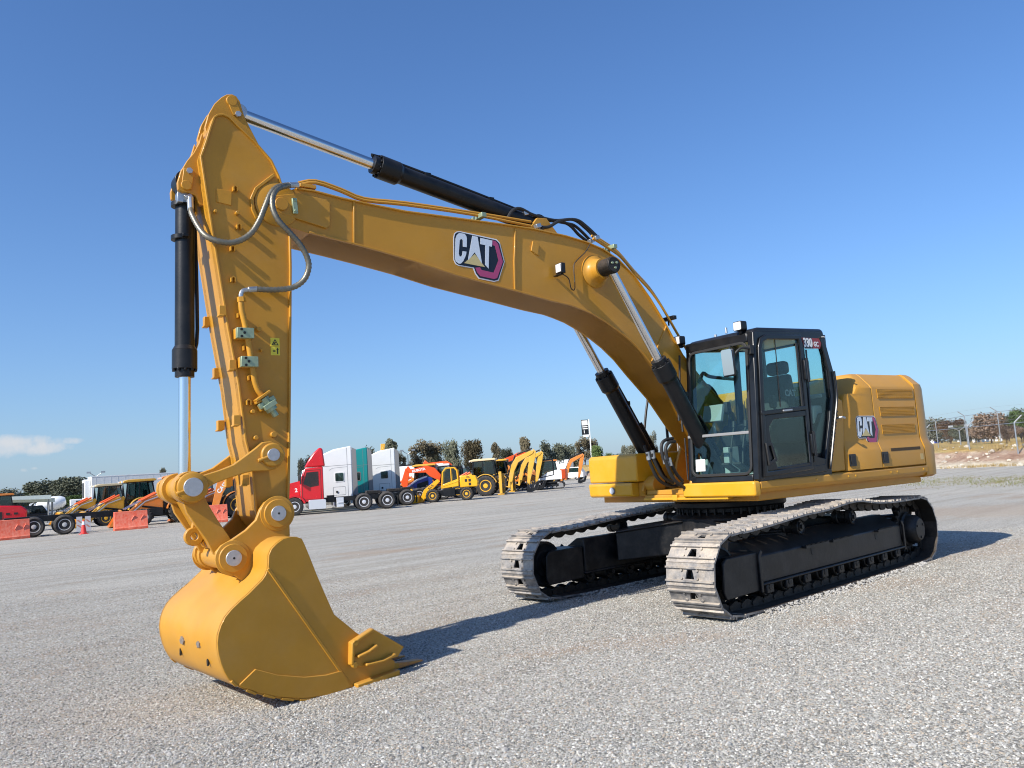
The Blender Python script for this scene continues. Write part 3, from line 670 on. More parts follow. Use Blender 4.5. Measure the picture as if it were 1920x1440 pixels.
# ---- pipes and hoses along the boom
b = MB()
for yy, ofs in ((.18, 0), (.12, -4)):
    L = [(560, 347), (592, 343), (640, 359), (683, 376), (760, 384), (890, 403), (995, 424 + ofs)]
    b.tube([(*((lambda q: (q[0], yy, q[1]))(P(x, y + ofs, yy))),) for x, y in L], .017, 8, 3)
U(b, 'boom_pipe', YELH, parent=boom)
b = MB()
for yy, ox in ((.2, 0), (.14, -5), (.08, -10)):
    L = [(1112, 447), (1145, 468), (1165, 483), (1192, 515), (1222, 548), (1245, 582), (1268, 622), (1290, 660)]
    b.tube([(*((lambda q: (q[0], yy, q[1]))(P(x + ox * .6, y + ox, yy))),) for x, y in L], .016, 8, 3)
U(b, 'boom_pipe', MUST if False else YELH, parent=boom)
for x, y in ((897, 408), (1142, 466), (1253, 598)):
    b = MB(); q = P(x, y, .15); b.box((q[0], .15, q[1]), (.06, .24, .05)); b.cyl((q[0], .15, q[1] - .09), (q[0], .15, q[1]), .012, n=8); U(b, 'pipe_clamp', ZINC if x < 1200 else BLK, .004, parent=boom)
b = MB()
for L, yy in (([(950, 413), (960, 396), (975, 391), (1000, 403), (1040, 413), (1075, 412), (1098, 428), (1116, 446)], .1), ([(1015, 426), (1030, 425), (1050, 414), (1080, 412), (1100, 425), (1120, 444)], .2), ([(975, 404), (1005, 412), (1060, 418), (1085, 440), (1100, 452)], .05), ([(1000, 408), (1058, 418), (1080, 425), (1108, 452)], .0)):
    b.tube([(*((lambda q: (q[0], yy, q[1]))(P(x, y, yy))),) for x, y in L], .019, 8, 5)
U(b, 'hydraulic_hose', RUB, parent=boom)
b = MB()
for x, y, yy in ((985, 400, .08), (1008, 424, .2), (1118, 446, .2), (1108, 452, .1), (1012, 428, .15)):
    q = P(x, y, yy); b.box((q[0], yy, q[1]), (.07, .06, .05), Matrix.Rotation(.3, 3, 'Y'))
U(b, 'hose_fitting', GALV, .006, parent=boom)
# work lamp on the boom with its cable
q = P(1050, 504, .36); b = MB(); b.box((q[0] + .0, .37, q[1]), (.06, .11, .12)); b.b2(q[0] - .02, q[0] + .03, .262, .40, q[1] - .075, q[1] - .062); wl = U(b, 'work_lamp', BLK, .008, parent=boom)
b = MB(); b.b2(q[0] + .031, q[0] + .037, .325, .415, q[1] - .045, q[1] + .05); U(b, 'lens', LMP, .002, parent=boom)
b = MB(); b.tube([(q[0] - .02, .35, q[1] - .05)] + [(*((lambda c: (c[0], .285, c[1]))(P(x, y, .285))),) for x, y in ((1066, 522), (1071, 541), (1078, 540), (1076, 500), (1082, 488), (1098, 472), (1106, 458))], .006, 6, 4); U(b, 'lamp_cable', RUB, parent=boom)
# ---- badge: hexagon badge with block letters
def badge(par, ox, oz, y, w_, rot=0, tri=True):
    cosr, sinr = math.cos(rot), math.sin(rot)
    def cv(L):                                  # design units in crop pixels of the boom badge
        out = []
        for X, Y in L:
            u = (X - 845) / 390; v = -(Y - 652 - (X - 845) * .235) / 390
            out.append((ox - (u * cosr - v * sinr) * w_, oz + (u * sinr + v * cosr) * w_ * 1.0))
        return out
    lay = [('badge_border', (.75, .76, .77), [(843, 690), (850, 664), (868, 653), (892, 652), (1175, 722), (1200, 748), (1236, 880), (1186, 1005), (1150, 1010), (1030, 978), (1004, 945), (988, 905), (880, 880), (858, 868), (843, 838)]),
           ('badge_ground', (.008, .012, .022), [(849, 692), (856, 668), (870, 659), (890, 658), (1170, 729), (1194, 752), (1229, 880), (1181, 998), (1150, 1003), (1034, 971), (1010, 940), (995, 900), (882, 874), (863, 862), (849, 836)]),
           ('badge_hexagon', (.42, .06, .16), [(1138, 728), (1165, 735), (1184, 755), (1220, 880), (1173, 986), (1148, 991), (1042, 962), (1018, 935), (1006, 903), (1040, 903), (1052, 922), (1146, 948), (1186, 868), (1160, 770), (1137, 758)])]
    for i, (nm, c, L) in enumerate(lay):
        b = MB(); b.prism(cv(L), 'y', y + .001 * i, y + .002 * (i + 1)); U(b, nm, mat(nm, c, .35), parent=par)
    wl_ = mat('badge_white', (.66, .72, .78), .35) if 'badge_white' not in MATS else MATS['badge_white']
    for L in ([(925, 672), (938, 688), (942, 705), (940, 762), (912, 757), (912, 716), (903, 706), (894, 706), (888, 716), (880, 800), (886, 818), (898, 822), (906, 812), (910, 786), (938, 792), (935, 812), (915, 850), (895, 868), (878, 866), (860, 852), (853, 832), (858, 700), (868, 676), (885, 664)],
              [(984, 688), (1024, 698), (1056, 884), (1028, 842), (1000, 800), (972, 830), (948, 852)],
              [(1046, 706), (1138, 730), (1134, 772), (1112, 766), (1106, 918), (1080, 890), (1083, 758), (1044, 748)]):
        b = MB(); b.prism(cv(L), 'y', y + .0055, y + .008); U(b, 'letter', wl_, parent=par)
    b = MB(); b.prism(cv([(1001, 812), (1078, 905), (920, 866)]), 'y', y + .0055, y + .008); U(b, 'triangle', mat('badge_gold', (.62, .50, .22), .4) if 'badge_gold' not in MATS else MATS['badge_gold'], parent=par)
a0 = P(640 + 845 / 4, 270 + 655 / 4, HB); a1 = P(640 + 1175 / 4, 270 + 722 / 4, HB)
wB = math.hypot(a1[0] - a0[0], a1[1] - a0[1]) / (330 / 390)
badge(boom, a0[0], a0[1], HB - .011, wB * .98, math.atan2(a1[1] - a0[1], a0[0] - a1[0]))
# ================================================================== stick
HS = .27
sout = [(374.8, 293.7), (385, 265), (393, 238), (400, 219), (407, 214), (418, 213), (430, 218), (444, 232), (480, 266), (510, 300.6), (524, 330), (533, 358), (538, 400), (545, 438), (546.5, 500), (546, 600), (545, 700), (544, 830), (543, 900), (541, 960), (536, 990), (505, 1000), (480, 966), (470.6, 885), (465, 850), (459, 827), (445.6, 720.6), (426, 616), (404, 480), (388.5, 385)]
so_ = PL(sout, HS)
b = MB(); b.prism(so_, 'y', -HS + .012, HS - .012); stick = U(b, 'stick', YEL, .004)
b = MB(); b.ribbon(PL([(480, 966), (470.6, 885), (465, 850), (459, 827), (445.6, 720.6), (426, 616), (404, 480), (388.5, 385), (374.8, 293.7), (385, 265), (393, 238), (400, 219)], HS), .018, 'y', HS - .085, HS + .012, side=1)
b.ribbon(PL([(480, 966), (470.6, 885), (465, 850), (459, 827), (445.6, 720.6), (426, 616), (404, 480), (388.5, 385), (374.8, 293.7), (385, 265), (393, 238), (400, 219)], HS), .018, 'y', -HS - .012, -HS + .085, side=1)
U(b, 'front_flange', YEL, .004, parent=stick)
b = MB(); b.ribbon(PL([(536, 990), (541, 960), (543, 900), (544, 830), (545, 700), (546, 600), (546.5, 500), (545, 438)], HS), .02, 'y', -HS - .01, HS + .014, side=-1)
b.ribbon(PL([(533, 358), (524, 330), (510, 300.6), (480, 266), (444, 232), (430, 218), (418, 213), (407, 214), (400, 219)], HS), .018, 'y', -HS - .01, HS + .01, side=-1)
U(b, 'rear_flange', YEL, .004, parent=stick)
# front face lugs
for sg in (1, -1):
    for x, y in ((413, 582), (432, 684), (440, 788), (456, 900)):
        q = P(x, y, HS); b = MB(); b.b2(q[0] - .05, q[0] + .012, sg * (HS - .05), sg * (HS + .014), q[1] - .045, q[1] + .045); b.b2(q[0] - .03, q[0] + .02, sg * (HS - .05), sg * (HS + .024), q[1] - .055, q[1] - .038); U(b, 'lug', YEL, .005, parent=stick)
# reinforcing arc round the boom pin
c = P(530, 384, HS)
b = MB(); b.ribbon([(c[0] + .30 * math.cos(R(a)), c[1] + .26 * math.sin(R(a))) for a in range(-60, 121, 12)][::1], .035, 'y', HS - .013, HS + .012); 
b.ribbon(PL([(514, 328), (498, 340), (480, 354), (472, 372), (474, 393), (482, 410)], HS), .03, 'y', HS - .012, HS + .014)
b2_ = MB(); b2_.ribbon(PL([(514, 328), (498, 340), (480, 354), (472, 372), (474, 393), (482, 410)], HS), .03, 'y', HS - .012, HS + .014); U(b2_, 'pin_arc', YEL, .005, parent=stick)
b = MB(); b.lathe([(.21, .255), (.21, .27), (.185, .282), (0, .282)], (c[0] + .05, 0, c[1]), 'y', 36); U(b, 'pin_boss', YEL, parent=stick)
# top clevis for the stick cylinder
ctop = [(400, 224), (395, 215), (402, 200), (414, 186), (424, 179), (434, 178), (442, 182), (449, 192), (452, 205), (455, 221), (480, 266), (440, 250), (418, 240)]
for y0, y1 in ((.11, .16), (-.16, -.11)):
    L = [(383, 240), (390, 215), (401, 196), (414, 184), (424, 178.5), (434, 178), (442, 182), (449, 192), (453, 206), (458, 222), (485, 274), (440, 300), (395, 290)]
    b = MB(); b.prism(PL(L, .14) if y0 > 0 else PL(L, .14), 'y', y0, y1); pt = U(b, 'cylinder_ear', YEL, .006, parent=stick)
    q = P(434, 190, .16); b = MB()
    if y0 > 0:
        r_ = P(445, 216, .16); b.ribbon([q, r_], .085, 'y', .161, .175); b.cyl((q[0], .15, q[1]), (q[0], .178, q[1]), .05, n=16); U(b, 'pin_keeper', YEL, .006, parent=stick)
        b = MB(); b.cyl((r_[0], .175, r_[1]), (r_[0], .20, r_[1]), .028, n=6); U(b, 'keeper_bolt', PIN, parent=stick)
# front clevis for the bucket cylinder
for y0, y1 in ((.11, .16), (-.16, -.11)):
    L = [(378, 250), (372, 270), (362, 288), (350, 302), (338, 322), (332, 342), (333, 356), (341, 361), (352, 362), (366, 368), (372, 385), (388, 388), (395, 300)]
    b = MB(); b.prism(PL(L, .14), 'y', y0, y1); U(b, 'cylinder_ear', YEL, .006, parent=stick)
    if y0 > 0:
        q = P(354, 322, .16); r_ = P(349, 348, .16); b = MB(); b.ribbon([(q[0], q[1] + .02), (r_[0], r_[1] - .03)], .09, 'y', .161, .178); b.cyl((r_[0], .15, r_[1]), (r_[0], .182, r_[1]), .045, n=16); U(b, 'pin_keeper', YEL, .005, parent=stick)
        b = MB(); b.cyl((q[0], .178, q[1]), (q[0], .20, q[1]), .027, n=6); U(b, 'keeper_bolt', PIN, parent=stick)
# small studs, tabs and plates welded on the side
for x, y in ((440, 355), (447, 426), (435, 467), (436, 525), (448, 592), (459, 653), (468, 709), (465, 755)):
    q = P(x, y, HS); b = MB(); b.ribbon([(q[0] - .016, q[1] - .022), (q[0] - .016, q[1] + .014), (q[0], q[1] + .026), (q[0] + .016, q[1] + .014), (q[0] + .016, q[1] - .022)], .010, 'y', HS - .014, HS + .035); U(b, 'hose_tab', YEL, parent=stick)
for x, y, r in ((403, 397, .014), (444, 400, .017), (484, 618, .022), (489, 657, .012), (473, 772, .018), (479, 821, .02), (512, 815, .026)):
    q = P(x, y, HS); b = MB(); b.cyl((q[0], HS - .014, q[1]), (q[0], HS + .035, q[1]), r, n=12); U(b, 'stud', YEL, .003, parent=stick)
q = PL([(406, 353), (406, 378), (434, 385), (435, 358)], HS); b = MB(); b.prism(q, 'y', HS - .014, HS - .003); U(b, 'cover_plate', YEL, .003, parent=stick)
# warning label
q0 = P(507.5, 633, HS); q1 = P(524.5, 633, HS); q2 = P(507.5, 665.5, HS)
LBY = mat('label_yellow', (.72, .60, .04), .4); LBK = mat('label_black', (.01, .01, .01), .5)
wx, hz = q0[0] - q1[0], q0[1] - q2[1]; x0, z0 = q0
for z1 in (z0, z0 - hz * .51):
    b = MB(); b.b2(x0 - wx, x0, HS - .013, HS - .009, z1 - hz * .49, z1); lb = U(b, 'warning_label', LBY, parent=stick)
cx = x0 - wx / 2; b = MB(); b.ribbon([(cx + wx * .32, z0 - hz * .40), (cx, z0 - hz * .1), (cx - wx * .32, z0 - hz * .40)], .007, 'y', HS - .0085, HS - .0075, closed=True)
b.ribbon([(cx - .005, z0 - hz * .25), (cx + .012, z0 - hz * .34)], .012, 'y', HS - .0085, HS - .0075)
b.ribbon([(cx + wx * .25, z0 - hz * .76), (cx, z0 - hz * .76)], .012, 'y', HS - .0085, HS - .0075); b.ribbon([(cx - wx * .25, z0 - hz * .93), (cx - wx * .25, z0 - hz * .62)], .01, 'y', HS - .0085, HS - .0075)
b.prism([(cx - wx * .25, z0 - hz * .56), (cx - wx * .38, z0 - hz * .68), (cx - wx * .12, z0 - hz * .68)], 'y', HS - .0085, HS - .0075); U(b, 'warning_symbol', LBK, parent=stick)
# auxiliary pipe down the side, clamps, shut-off valve
T3 = lambda L, y: [((lambda q: (q[0], y, q[1]))(P(a, c_, y))) for a, c_ in L]
b = MB(); b.tube(T3([(452, 560), (453, 580), (461, 616), (470, 668), (475, 699), (478, 716), (484, 732), (492, 742)], .33), .026, 12, 4); b.cyl(T3([(452, 557)], .33)[0], T3([(453, 566)], .33)[0], .036, n=6); U(b, 'auxiliary_pipe', YEL, parent=stick)
for x, y in ((458, 625.5), (466, 679)):
    q = P(x, y, .34); b = MB(); b.b2(q[0] - .075, q[0] + .075, HS - .01, .335, q[1] - .047, q[1] + .047); cl_ = U(b, 'pipe_clamp', YEL, .005, parent=stick)
    b = MB(); b.b2(q[0] - .074, q[0] + .074, .3355, .385, q[1] - .046, q[1] + .046); U(b, 'clamp_block', ZINC, .004, parent=stick)
    b = MB()
    for dx, dz in ((.045, .03), (.02, -.0), (.045, -.032)): b.cyl((q[0] + dx - .01, .385, q[1] + dz), (q[0] + dx - .01, .391, q[1] + dz), .012, n=10)
    U(b, 'clamp_bolts', LBK, parent=stick)
b = MB(); v0 = T3([(494, 746)], .34)[0]; v1 = T3([(518, 780)], .34)[0]; v0, v1 = Vector(v0), Vector(v1); dv = (v1 - v0)
b.cyl(v0, v0 + dv * .35, .045, n=6); b.cyl(v0 + dv * .3, v0 + dv * .7, .052, n=12); b.cyl(v0 + dv * .7, v1, .03, n=8)
b.box(v0 + dv * .25, (.16, .05, .05), Matrix.Rotation(R(32), 3, 'Y')); b.box(v0 + dv * .42 + Vector((0, .03, 0)), (.12, .05, .045), Matrix.Rotation(R(32), 3, 'Y')); U(b, 'shut_off_valve', ZINC, .004, parent=stick)
b = MB(); b.box(v0 - dv * .1, (.15, .10, .02), Matrix.Rotation(R(35), 3, 'Y')); b.ribbon(PL([(477, 757), (496, 748)], .3), .02, 'y', HS - .01, .36); b.ribbon(PL([(484, 760), (490, 771)], .3), .02, 'y', HS - .01, .34); U(b, 'valve_bracket', YEL, .003, parent=stick)
# spiral-wrapped hoses
b = MB(); b.tube([(p[0], y, p[1]) for p, y in ((P(358, 392, .15), .15), (P(360, 402, .19), .19), (P(372, 425, .25), .25), (P(386, 442, .32), .32), (P(405, 451, .36), .36), (P(430, 455, .38), .38), (P(452, 450, .39), .39), (P(472, 436, .40), .40), (P(486, 414, .41), .41), (P(496, 390, .42), .42), (P(507, 364, .41), .41), (P(520, 351, .38), .38), (P(542, 347, .33), .33))], .024, 10, 8, rib=.20, step=.016)
b.tube([(p[0], y, p[1]) for p, y in ((P(545, 347, .30), .30), (P(530, 350, .36), .36), (P(518, 356, .40), .40), (P(511, 371, .43), .43), (P(512, 392, .45), .45), (P(522, 413, .47), .47), (P(541, 434, .47), .47), (P(560, 455, .46), .46), (P(573, 476, .45), .45), (P(579, 497, .44), .44), (P(574, 518, .42), .42), (P(562, 532, .40), .40), (P(545, 540, .38), .38), (P(520, 543, .37), .37), (P(498, 543, .36), .36), (P(480, 542, .35), .35))], .024, 10, 8, rib=.20, step=.016)
U(b, 'wrapped_hose', HOSE, parent=stick, ang=80)
b = MB(); b.tube(T3([(482, 542), (465, 543)], .35), .026, 10, 2); b.tube(T3([(466, 543), (456, 545), (452, 552), (452, 558)], .34), .020, 10, 4); b.tube(T3([(357, 370), (357, 380), (358, 396)], .14), .03, 8, 2); b.tube(T3([(542, 347), (560, 347)], .31), .026, 10, 2)
q = P(345, 372, .1); b.box((q[0], .08, q[1]), (.12, .10, .09)); b.tube(T3([(348, 372), (356, 368), (358, 376)], .13), .03, 8, 3); U(b, 'hose_fitting', GALV, .004, parent=stick)
b = MB(); b.box((q[0], .2, P(590, 352, .2)[1]), (.001, .001, .001))
q = P(574, 352, .2); b = MB(); b.box((q[0], .18, q[1] + .0), (.16, .16, .035)); U(b, 'pipe_bracket', YELH, .004, parent=boom)
# stop rings on the bucket cylinder
b = MB()
for y in (385, 447):
    q = P(341, y, 0); b.cyl((q[0], 0, q[1] - .02), (q[0], 0, q[1] + .02), .092, n=24); b.b2(q[0] - .03, q[0] + .02, -.13, .13, q[1] - .014, q[1] + .014)
U(b, 'cylinder_band', BLK, .003)
b = MB(); q = P(341, 430, 0); b.tube([(q[0] - .1, -.03, q[1] + .25), (q[0] - .12, -.03, q[1]), (q[0] - .12, -.03, q[1] - .9), (q[0] - .09, -.03, q[1] - 1.1)], .017, 8, 3); U(b, 'oil_line', BLK)
# ================================================================== linkage
A_ = P(511, 853, .36); B_ = P(361, 913.5, .36); C_ = P(435, 1046, .36); D_ = P(518.5, 962.5, .36)
LK = [(465, 851), (480, 839.6), (492.5, 829), (507, 827), (521.7, 833), (530, 844), (532, 858), (528, 871), (515, 880), (501, 883), (471.7, 884), (451, 889.6), (426, 898), (405, 906), (392, 913), (383, 925), (371.7, 935), (359, 939.6), (340, 936.5), (330, 929), (326, 917), (328, 902), (336, 895), (349, 892), (363, 892), (384, 890), (413, 881), (438, 871)]
for sg in (1, -1):
    b = MB(); b.prism(PL(LK, .36), 'y', sg * .305, sg * .36); il = U(b, 'idler_link', YEL, .008)
    b = MB(); b.lathe([(.105, .355), (.105, .375), (.095, .385), (0, .385)], (A_[0], 0, A_[1]), 'y', 32) if sg > 0 else b.cyl((A_[0], -.36, A_[1]), (A_[0], -.385, A_[1]), .1, n=28)
    if sg > 0: b.lathe([(.125, .355), (.125, .375), (.11, .385), (0, .385)], (B_[0], 0, B_[1]), 'y', 32)
    if sg > 0:
        for c, e in ((A_, P(485, 864, .38)), (B_, P(332, 926, .38))): b.tube([(c[0], .375, c[1]), ((c[0] + e[0]) / 2, .375, (c[1] + e[1]) / 2), (e[0], .37, e[1])], .018, 8, 2)
    U(b, 'link_boss', YEL, .004, parent=il)
    b = MB()
    for c, r in ((A_, .055), (B_, .078)): b.cyl((c[0], sg * .384, c[1]), (c[0], sg * .40, c[1]), r, n=32)
    U(b, 'pin', PIN, .004, parent=il)
b = MB(); b.cyl((B_[0], -.30, B_[1]), (B_[0], -.17, B_[1]), .135, n=32); b.cyl((B_[0], .17, B_[1]), (B_[0], .30, B_[1]), .135, n=32); b.cyl((B_[0], -.30, B_[1]), (B_[0], .30, B_[1]), .10, n=32)
b.cyl((C_[0], -.255, C_[1]), (C_[0], .255, C_[1]), .105, n=32)
plk = PL([(342, 932), (352, 962), (372, 990), (390, 1015), (403, 1040), (418, 1046), (433, 1040), (444, 1026), (430, 1003), (412, 978), (395, 950), (382, 925), (362, 905)], .28)
for sg in (1, -1): b.prism(plk, 'y', sg * .20, sg * .25)
pw = PL([(352, 940), (404, 1030), (420, 1030), (372, 935)], .25); b.prism(pw, 'y', -.19, .19)
pk = U(b, 'power_link', YEL, .006)
le = PL([(366, 982), (375, 990), (379, 1005), (376, 1020), (360, 1022), (350, 1014), (347, 1002), (352, 990)], .0); c = P(363, 1006, 0)
e1 = P(364, 978, 0); e2 = P(385, 1022, 0)
b = MB(); cx, cz = c; ring = [(cx + .055 * math.cos(R(a)), cz + .055 * math.sin(R(a))) for a in range(-100, 200, 20)]
b.ribbon([(cx + .055 * math.cos(R(a)), cz + .055 * math.sin(R(a))) for a in range(0, 360, 20)], .05, 'y', -.03, .03, closed=True); b.prism([(e1[0], e1[1] + .05), (cx + .02, cz + .065), (cx - .075, cz - .02), (cx - .05, cz - .06), (e2[0], e2[1] - .02)], 'y', -.028, .028); U(b, 'lifting_eye', YEL, .008, parent=pk)
# ================================================================== bucket
WB = .70
BETA = R(6.0); PIV = Vector((6.45, 0, 0))     # the bucket sits a few degrees askew of the stick
RB = Matrix.Rotation(-BETA, 3, 'Z')
def PB(px, py, y):
    c = RB @ (CU - PIV); d = RB @ (RI @ ray(px, py)); t = (y - c.y) / d.y; q = c + d * t; return (q.x + PIV.x, q.z)
def PLB(L, y): return [PB(a, b, y) for a, b in L]
BK = [(566, 1010), (556, 1006.5), (545, 1006), (531, 1010), (519, 1018.6), (509, 1029), (504, 1040.7), (502.5, 1065.6), (498, 1078), (491.5, 1087.6), (479, 1100), (466.7, 1112.5), (450, 1127), (433.5, 1143), (422, 1157), (414, 1173), (409, 1189), (407, 1206), (409, 1226), (414, 1245), (420, 1260), (428, 1274), (440, 1284), (455.6, 1292), (483, 1301.6), (519, 1309.5), (545, 1312.5), (566, 1312.6), (590, 1310.5), (614, 1306), (640, 1299), (662.6, 1292)]
bp = PLB(BK, WB)
lip = PB(738, 1262, WB); front = PLB([(740, 1240), (706, 1212), (668, 1186), (645, 1167), (626.7, 1152.5), (610, 1115), (593.6, 1076.6), (582, 1047), (571.5, 1021.5)], WB)
b = MB(); b.ribbon(bp + [lip], .03, 'y', -WB, WB, side=-1)
shell = U(b, 'bucket_shell', YEL, .004, ang=25)
shell.rotation_euler = (0, 0, PHI + BETA); shell.location = Matrix.Rotation(PHI, 3, 'Z') @ (PIV - Matrix.Rotation(BETA, 3, 'Z') @ PIV)
for sg in (1, -1):
    inner = [(x, z) for x, z in bp]
    b = MB(); b.prism(inner + [lip] + front, 'y', sg * (WB - .03), sg * (WB + .003)); sp_ = U(b, 'side_plate', YEL, .004, parent=shell)
    b = MB(); b.ribbon(PLB([(502, 1066), (560, 1148), (620, 1233), (660, 1290)], WB), .028, 'y', sg * (WB - .006), sg * (WB + .012)); U(b, 'edge_rib', YEL, .006, parent=shell)
    wp = PLB([(446, 1285), (478, 1254), (520, 1265), (570, 1269), (610, 1265), (640, 1257), (657, 1288), (614, 1303), (566, 1309), (519, 1306), (483, 1298)], WB)
    b = MB(); b.prism(wp, 'y', sg * (WB - .005), sg * (WB + .016)); U(b, 'wear_plate', YEL, .005, parent=shell)
    b = MB(); b.prism([PB(x, y, WB) for x, y in ((662, 1281), (742, 1253), (742, 1265), (672, 1297), (664, 1295))], 'y', sg * (WB - .004), sg * (WB + .075)); U(b, 'heel_shroud', YEL, .01, parent=shell)
    # bolted side cutter
    cut = PLB([(655, 1247), (656, 1204), (672, 1193), (696, 1177.5), (756, 1212), (745, 1231), (720, 1238), (676, 1250)], WB + .03)
    b = MB(); b.prism(cut, 'y', sg * (WB + .0), sg * (WB + .045)); sc = U(b, 'side_cutter', YEL, .006, parent=shell)
    b = MB(); b.ribbon(PLB([(657, 1246), (658, 1206), (673, 1195), (696, 1180)], WB + .04), .03, 'y', sg * (WB + .044), sg * (WB + .085)); b.ribbon(PLB([(667, 1231), (688, 1221), (704, 1209)], WB + .05), .026, 'y', sg * (WB + .044), sg * (WB + .10)); b.ribbon(PLB([(682, 1246), (715, 1238), (738, 1226)], WB + .05), .026, 'y', sg * (WB + .044), sg * (WB + .10)); U(b, 'cutter_rib', YEL, .01, parent=shell)
    b = MB()
    for x, y in ((664, 1205), (663, 1246)): q = PB(x, y, WB + .05); b.cyl((q[0], sg * (WB + .04), q[1]), (q[0], sg * (WB + .085), q[1]), .028, n=12)
    U(b, 'cutter_bolt', YEL, .008, parent=shell)
    # weld tabs along the bottom edge
    for x, y, x2, y2 in ((433, 1277, 443, 1286), (461, 1294, 480, 1301), (493, 1303, 515, 1308), (527, 1310, 550, 1312), (561, 1312, 586, 1311), (597, 1309, 618, 1305), (629, 1301, 650, 1295)):
        p_, q_ = PB(x, y, WB), PB(x2, y2, WB); b = MB(); b.ribbon([(p_[0], p_[1]), (q_[0], q_[1])], .02, 'y', sg * (WB - .02), sg * (WB + .016)); U(b, 'weld_tab', YEL, .004, parent=shell)
# lip with five teeth
b = MB(); b.prism([lip, (lip[0] + .22, lip[1] - .0), (lip[0] + .22, lip[1] + .045), (lip[0] - .04, lip[1] + .035)], 'y', -WB + .036, WB - .036); U(b, 'lip_plate', YEL, .006, parent=shell)
TIP = PB(793, 1250, .70)
for i in range(5):
    yy = -.60 + i * .30
    b = MB(); x0, z0 = lip[0], lip[1]; x0 -= 0
    b.prism([(x0 + .12, z0 + .0), (x0 + .12, z0 + .07), (x0 - .02, z0 + .085), (x0 - .10, z0 + .06), (x0 - .10, z0 + .015), (x0, z0 + .0)], 'y', yy - .05, yy + .05); ad = U(b, 'tooth_adapter', YEL, .008, parent=shell)
    b = MB(); b.prism([(x0 - .095, z0 + .065), (x0 - .095, z0 + .01), (x0 - .36, z0 + .025), (x0 - .36, z0 + .04), (x0 - .22, z0 + .05)], 'y', yy - .045, yy + .045); U(b, 'tooth', mat('tooth_rust', (.42, .19, .09), .5, metal=.3, var=.4, vscale=14, col2=(.6, .28, .05)) if 'tooth_rust' not in MATS else MATS['tooth_rust'], .008, parent=shell)
# ears
EAR = [(488, 954), (496.7, 941.7), (511, 935.4), (526, 936.5), (536, 946), (540, 958), (543.5, 985), (544, 1004), (540, 1016), (520, 1040), (508, 1080), (480, 1098), (455, 1089.6), (438, 1077), (421.7, 1073), (409, 1062.5), (404, 1050), (405, 1035.4), (415.4, 1023), (434, 1012.5), (461, 994), (480, 975)]
for sg in (1, -1):
    y0, y1 = (.335, .385) if sg > 0 else (-.385, -.335)
    b = MB(); b.prism(PL(EAR, .385), 'y', y0, y1); er = U(b, 'bucket_ear', YEL, .008)
    b = MB()
    for c, r in ((C_, .145), (D_, .15)):
        b.lathe([(r, sg * .38), (r, sg * .392), (r * .8, sg * .395), (r * .8, sg * .41), (0, sg * .41)], (c[0], 0, c[1]), 'y', 36)
    U(b, 'ear_boss', YEL, .003, parent=er)
    b = MB()
    for c in (C_, D_): b.cyl((c[0], sg * .409, c[1]), (c[0], sg * .425, c[1]), .066, n=32)
    U(b, 'pin', PIN, .004, parent=er)
    b = MB()
    for c in (C_, D_): b.cyl((c[0], sg * .4248, c[1]), (c[0], sg * .4262, c[1]), .010, n=10)
    U(b, 'grease_hole', LBK, parent=er)
b = MB(); b.cyl((C_[0], -.335, C_[1]), (C_[0], -.26, C_[1]), .12, n=28); b.cyl((C_[0], .26, C_[1]), (C_[0], .335, C_[1]), .12, n=28); b.cyl((D_[0], -.335, D_[1]), (D_[0], .335, D_[1]), .12, n=28); U(b, 'pin_tube', YEL, .004, parent=er)
# bare scrapes and drain holes on the back of the bucket
RST = mat('bare_metal', (.35, .30, .26), .5, metal=.4, var=.4, vscale=30)
def text(name, s, loc, size, m, parent=None, rot=(math.pi / 2, 0, math.pi), off=0, xs=1, extr=.002, align='CENTER'):
    cu = bpy.data.curves.new('lettering', 'FONT'); cu.body = s; cu.size = size; cu.offset = off; cu.extrude = extr; cu.align_x = align; cu.align_y = 'CENTER'; cu.resolution_u = 3
    t = bpy.data.objects.new('lettering', cu); COL.objects.link(t); bpy.context.view_layer.update()
    me = bpy.data.meshes.new_from_object(t.evaluated_get(bpy.context.evaluated_depsgraph_get())); bpy.data.objects.remove(t)
    me.materials.clear(); me.materials.append(m); o = bpy.data.objects.new(name, me); COL.objects.link(o)
    o.location = loc; o.rotation_euler = rot; o.scale = (xs, 1, 1)
    if parent: o.parent = parent
    return o
# ================================================================== cab
LEAN = lambda z: -.15 * (z - 1.34) / 1.74
def lean(b): b.v = [(x + LEAN(z), y, z) for x, y, z in b.v]; return b
cab = MB(); cab.b2(-.3, 1.06, .36, 1.41, 1.33, 1.40); cab.b2(-.17, .1, .36, 1.38, 1.40, 1.55)
cab.prism([(.12, 1.55), (-.2, 1.55), (-.36, 1.95), (-.42, 2.1), (-.30, 2.1)], 'y', .38, 1.36)
cab = U(cab, 'cab', BLKC, .01)
REAR = [(-.40, 3.08), (-.50, 2.62), (-.50, 2.30), (-.40, 1.98), (-.19, 1.42)]
CB = cab
b = MB(); b.prism([(.97, 3.04), (.95, 3.10), (.85, 3.125), (-.38, 3.165), (-.44, 3.14), (-.44, 3.05), (-.3, 3.03), (.9, 3.02)], 'y', .40, 1.415); U(b, 'roof', BLKC, .03, parent=CB)
for y0, y1, nm in ((1.355, 1.42, 'side_frame'), (.37, .42, 'side_frame')):
    b = MB(); b.ribbon([(1.05, 1.37), (.90, 3.03), (-.37, 3.08)] + REAR[1:], .10, 'y', y0, y1, closed=True)
    b.ribbon([(.05, 3.06), (.11, 1.38)], .11, 'y', y0 + .002, y1 - .002)
    U(b, nm, BLKC, .012, parent=CB)
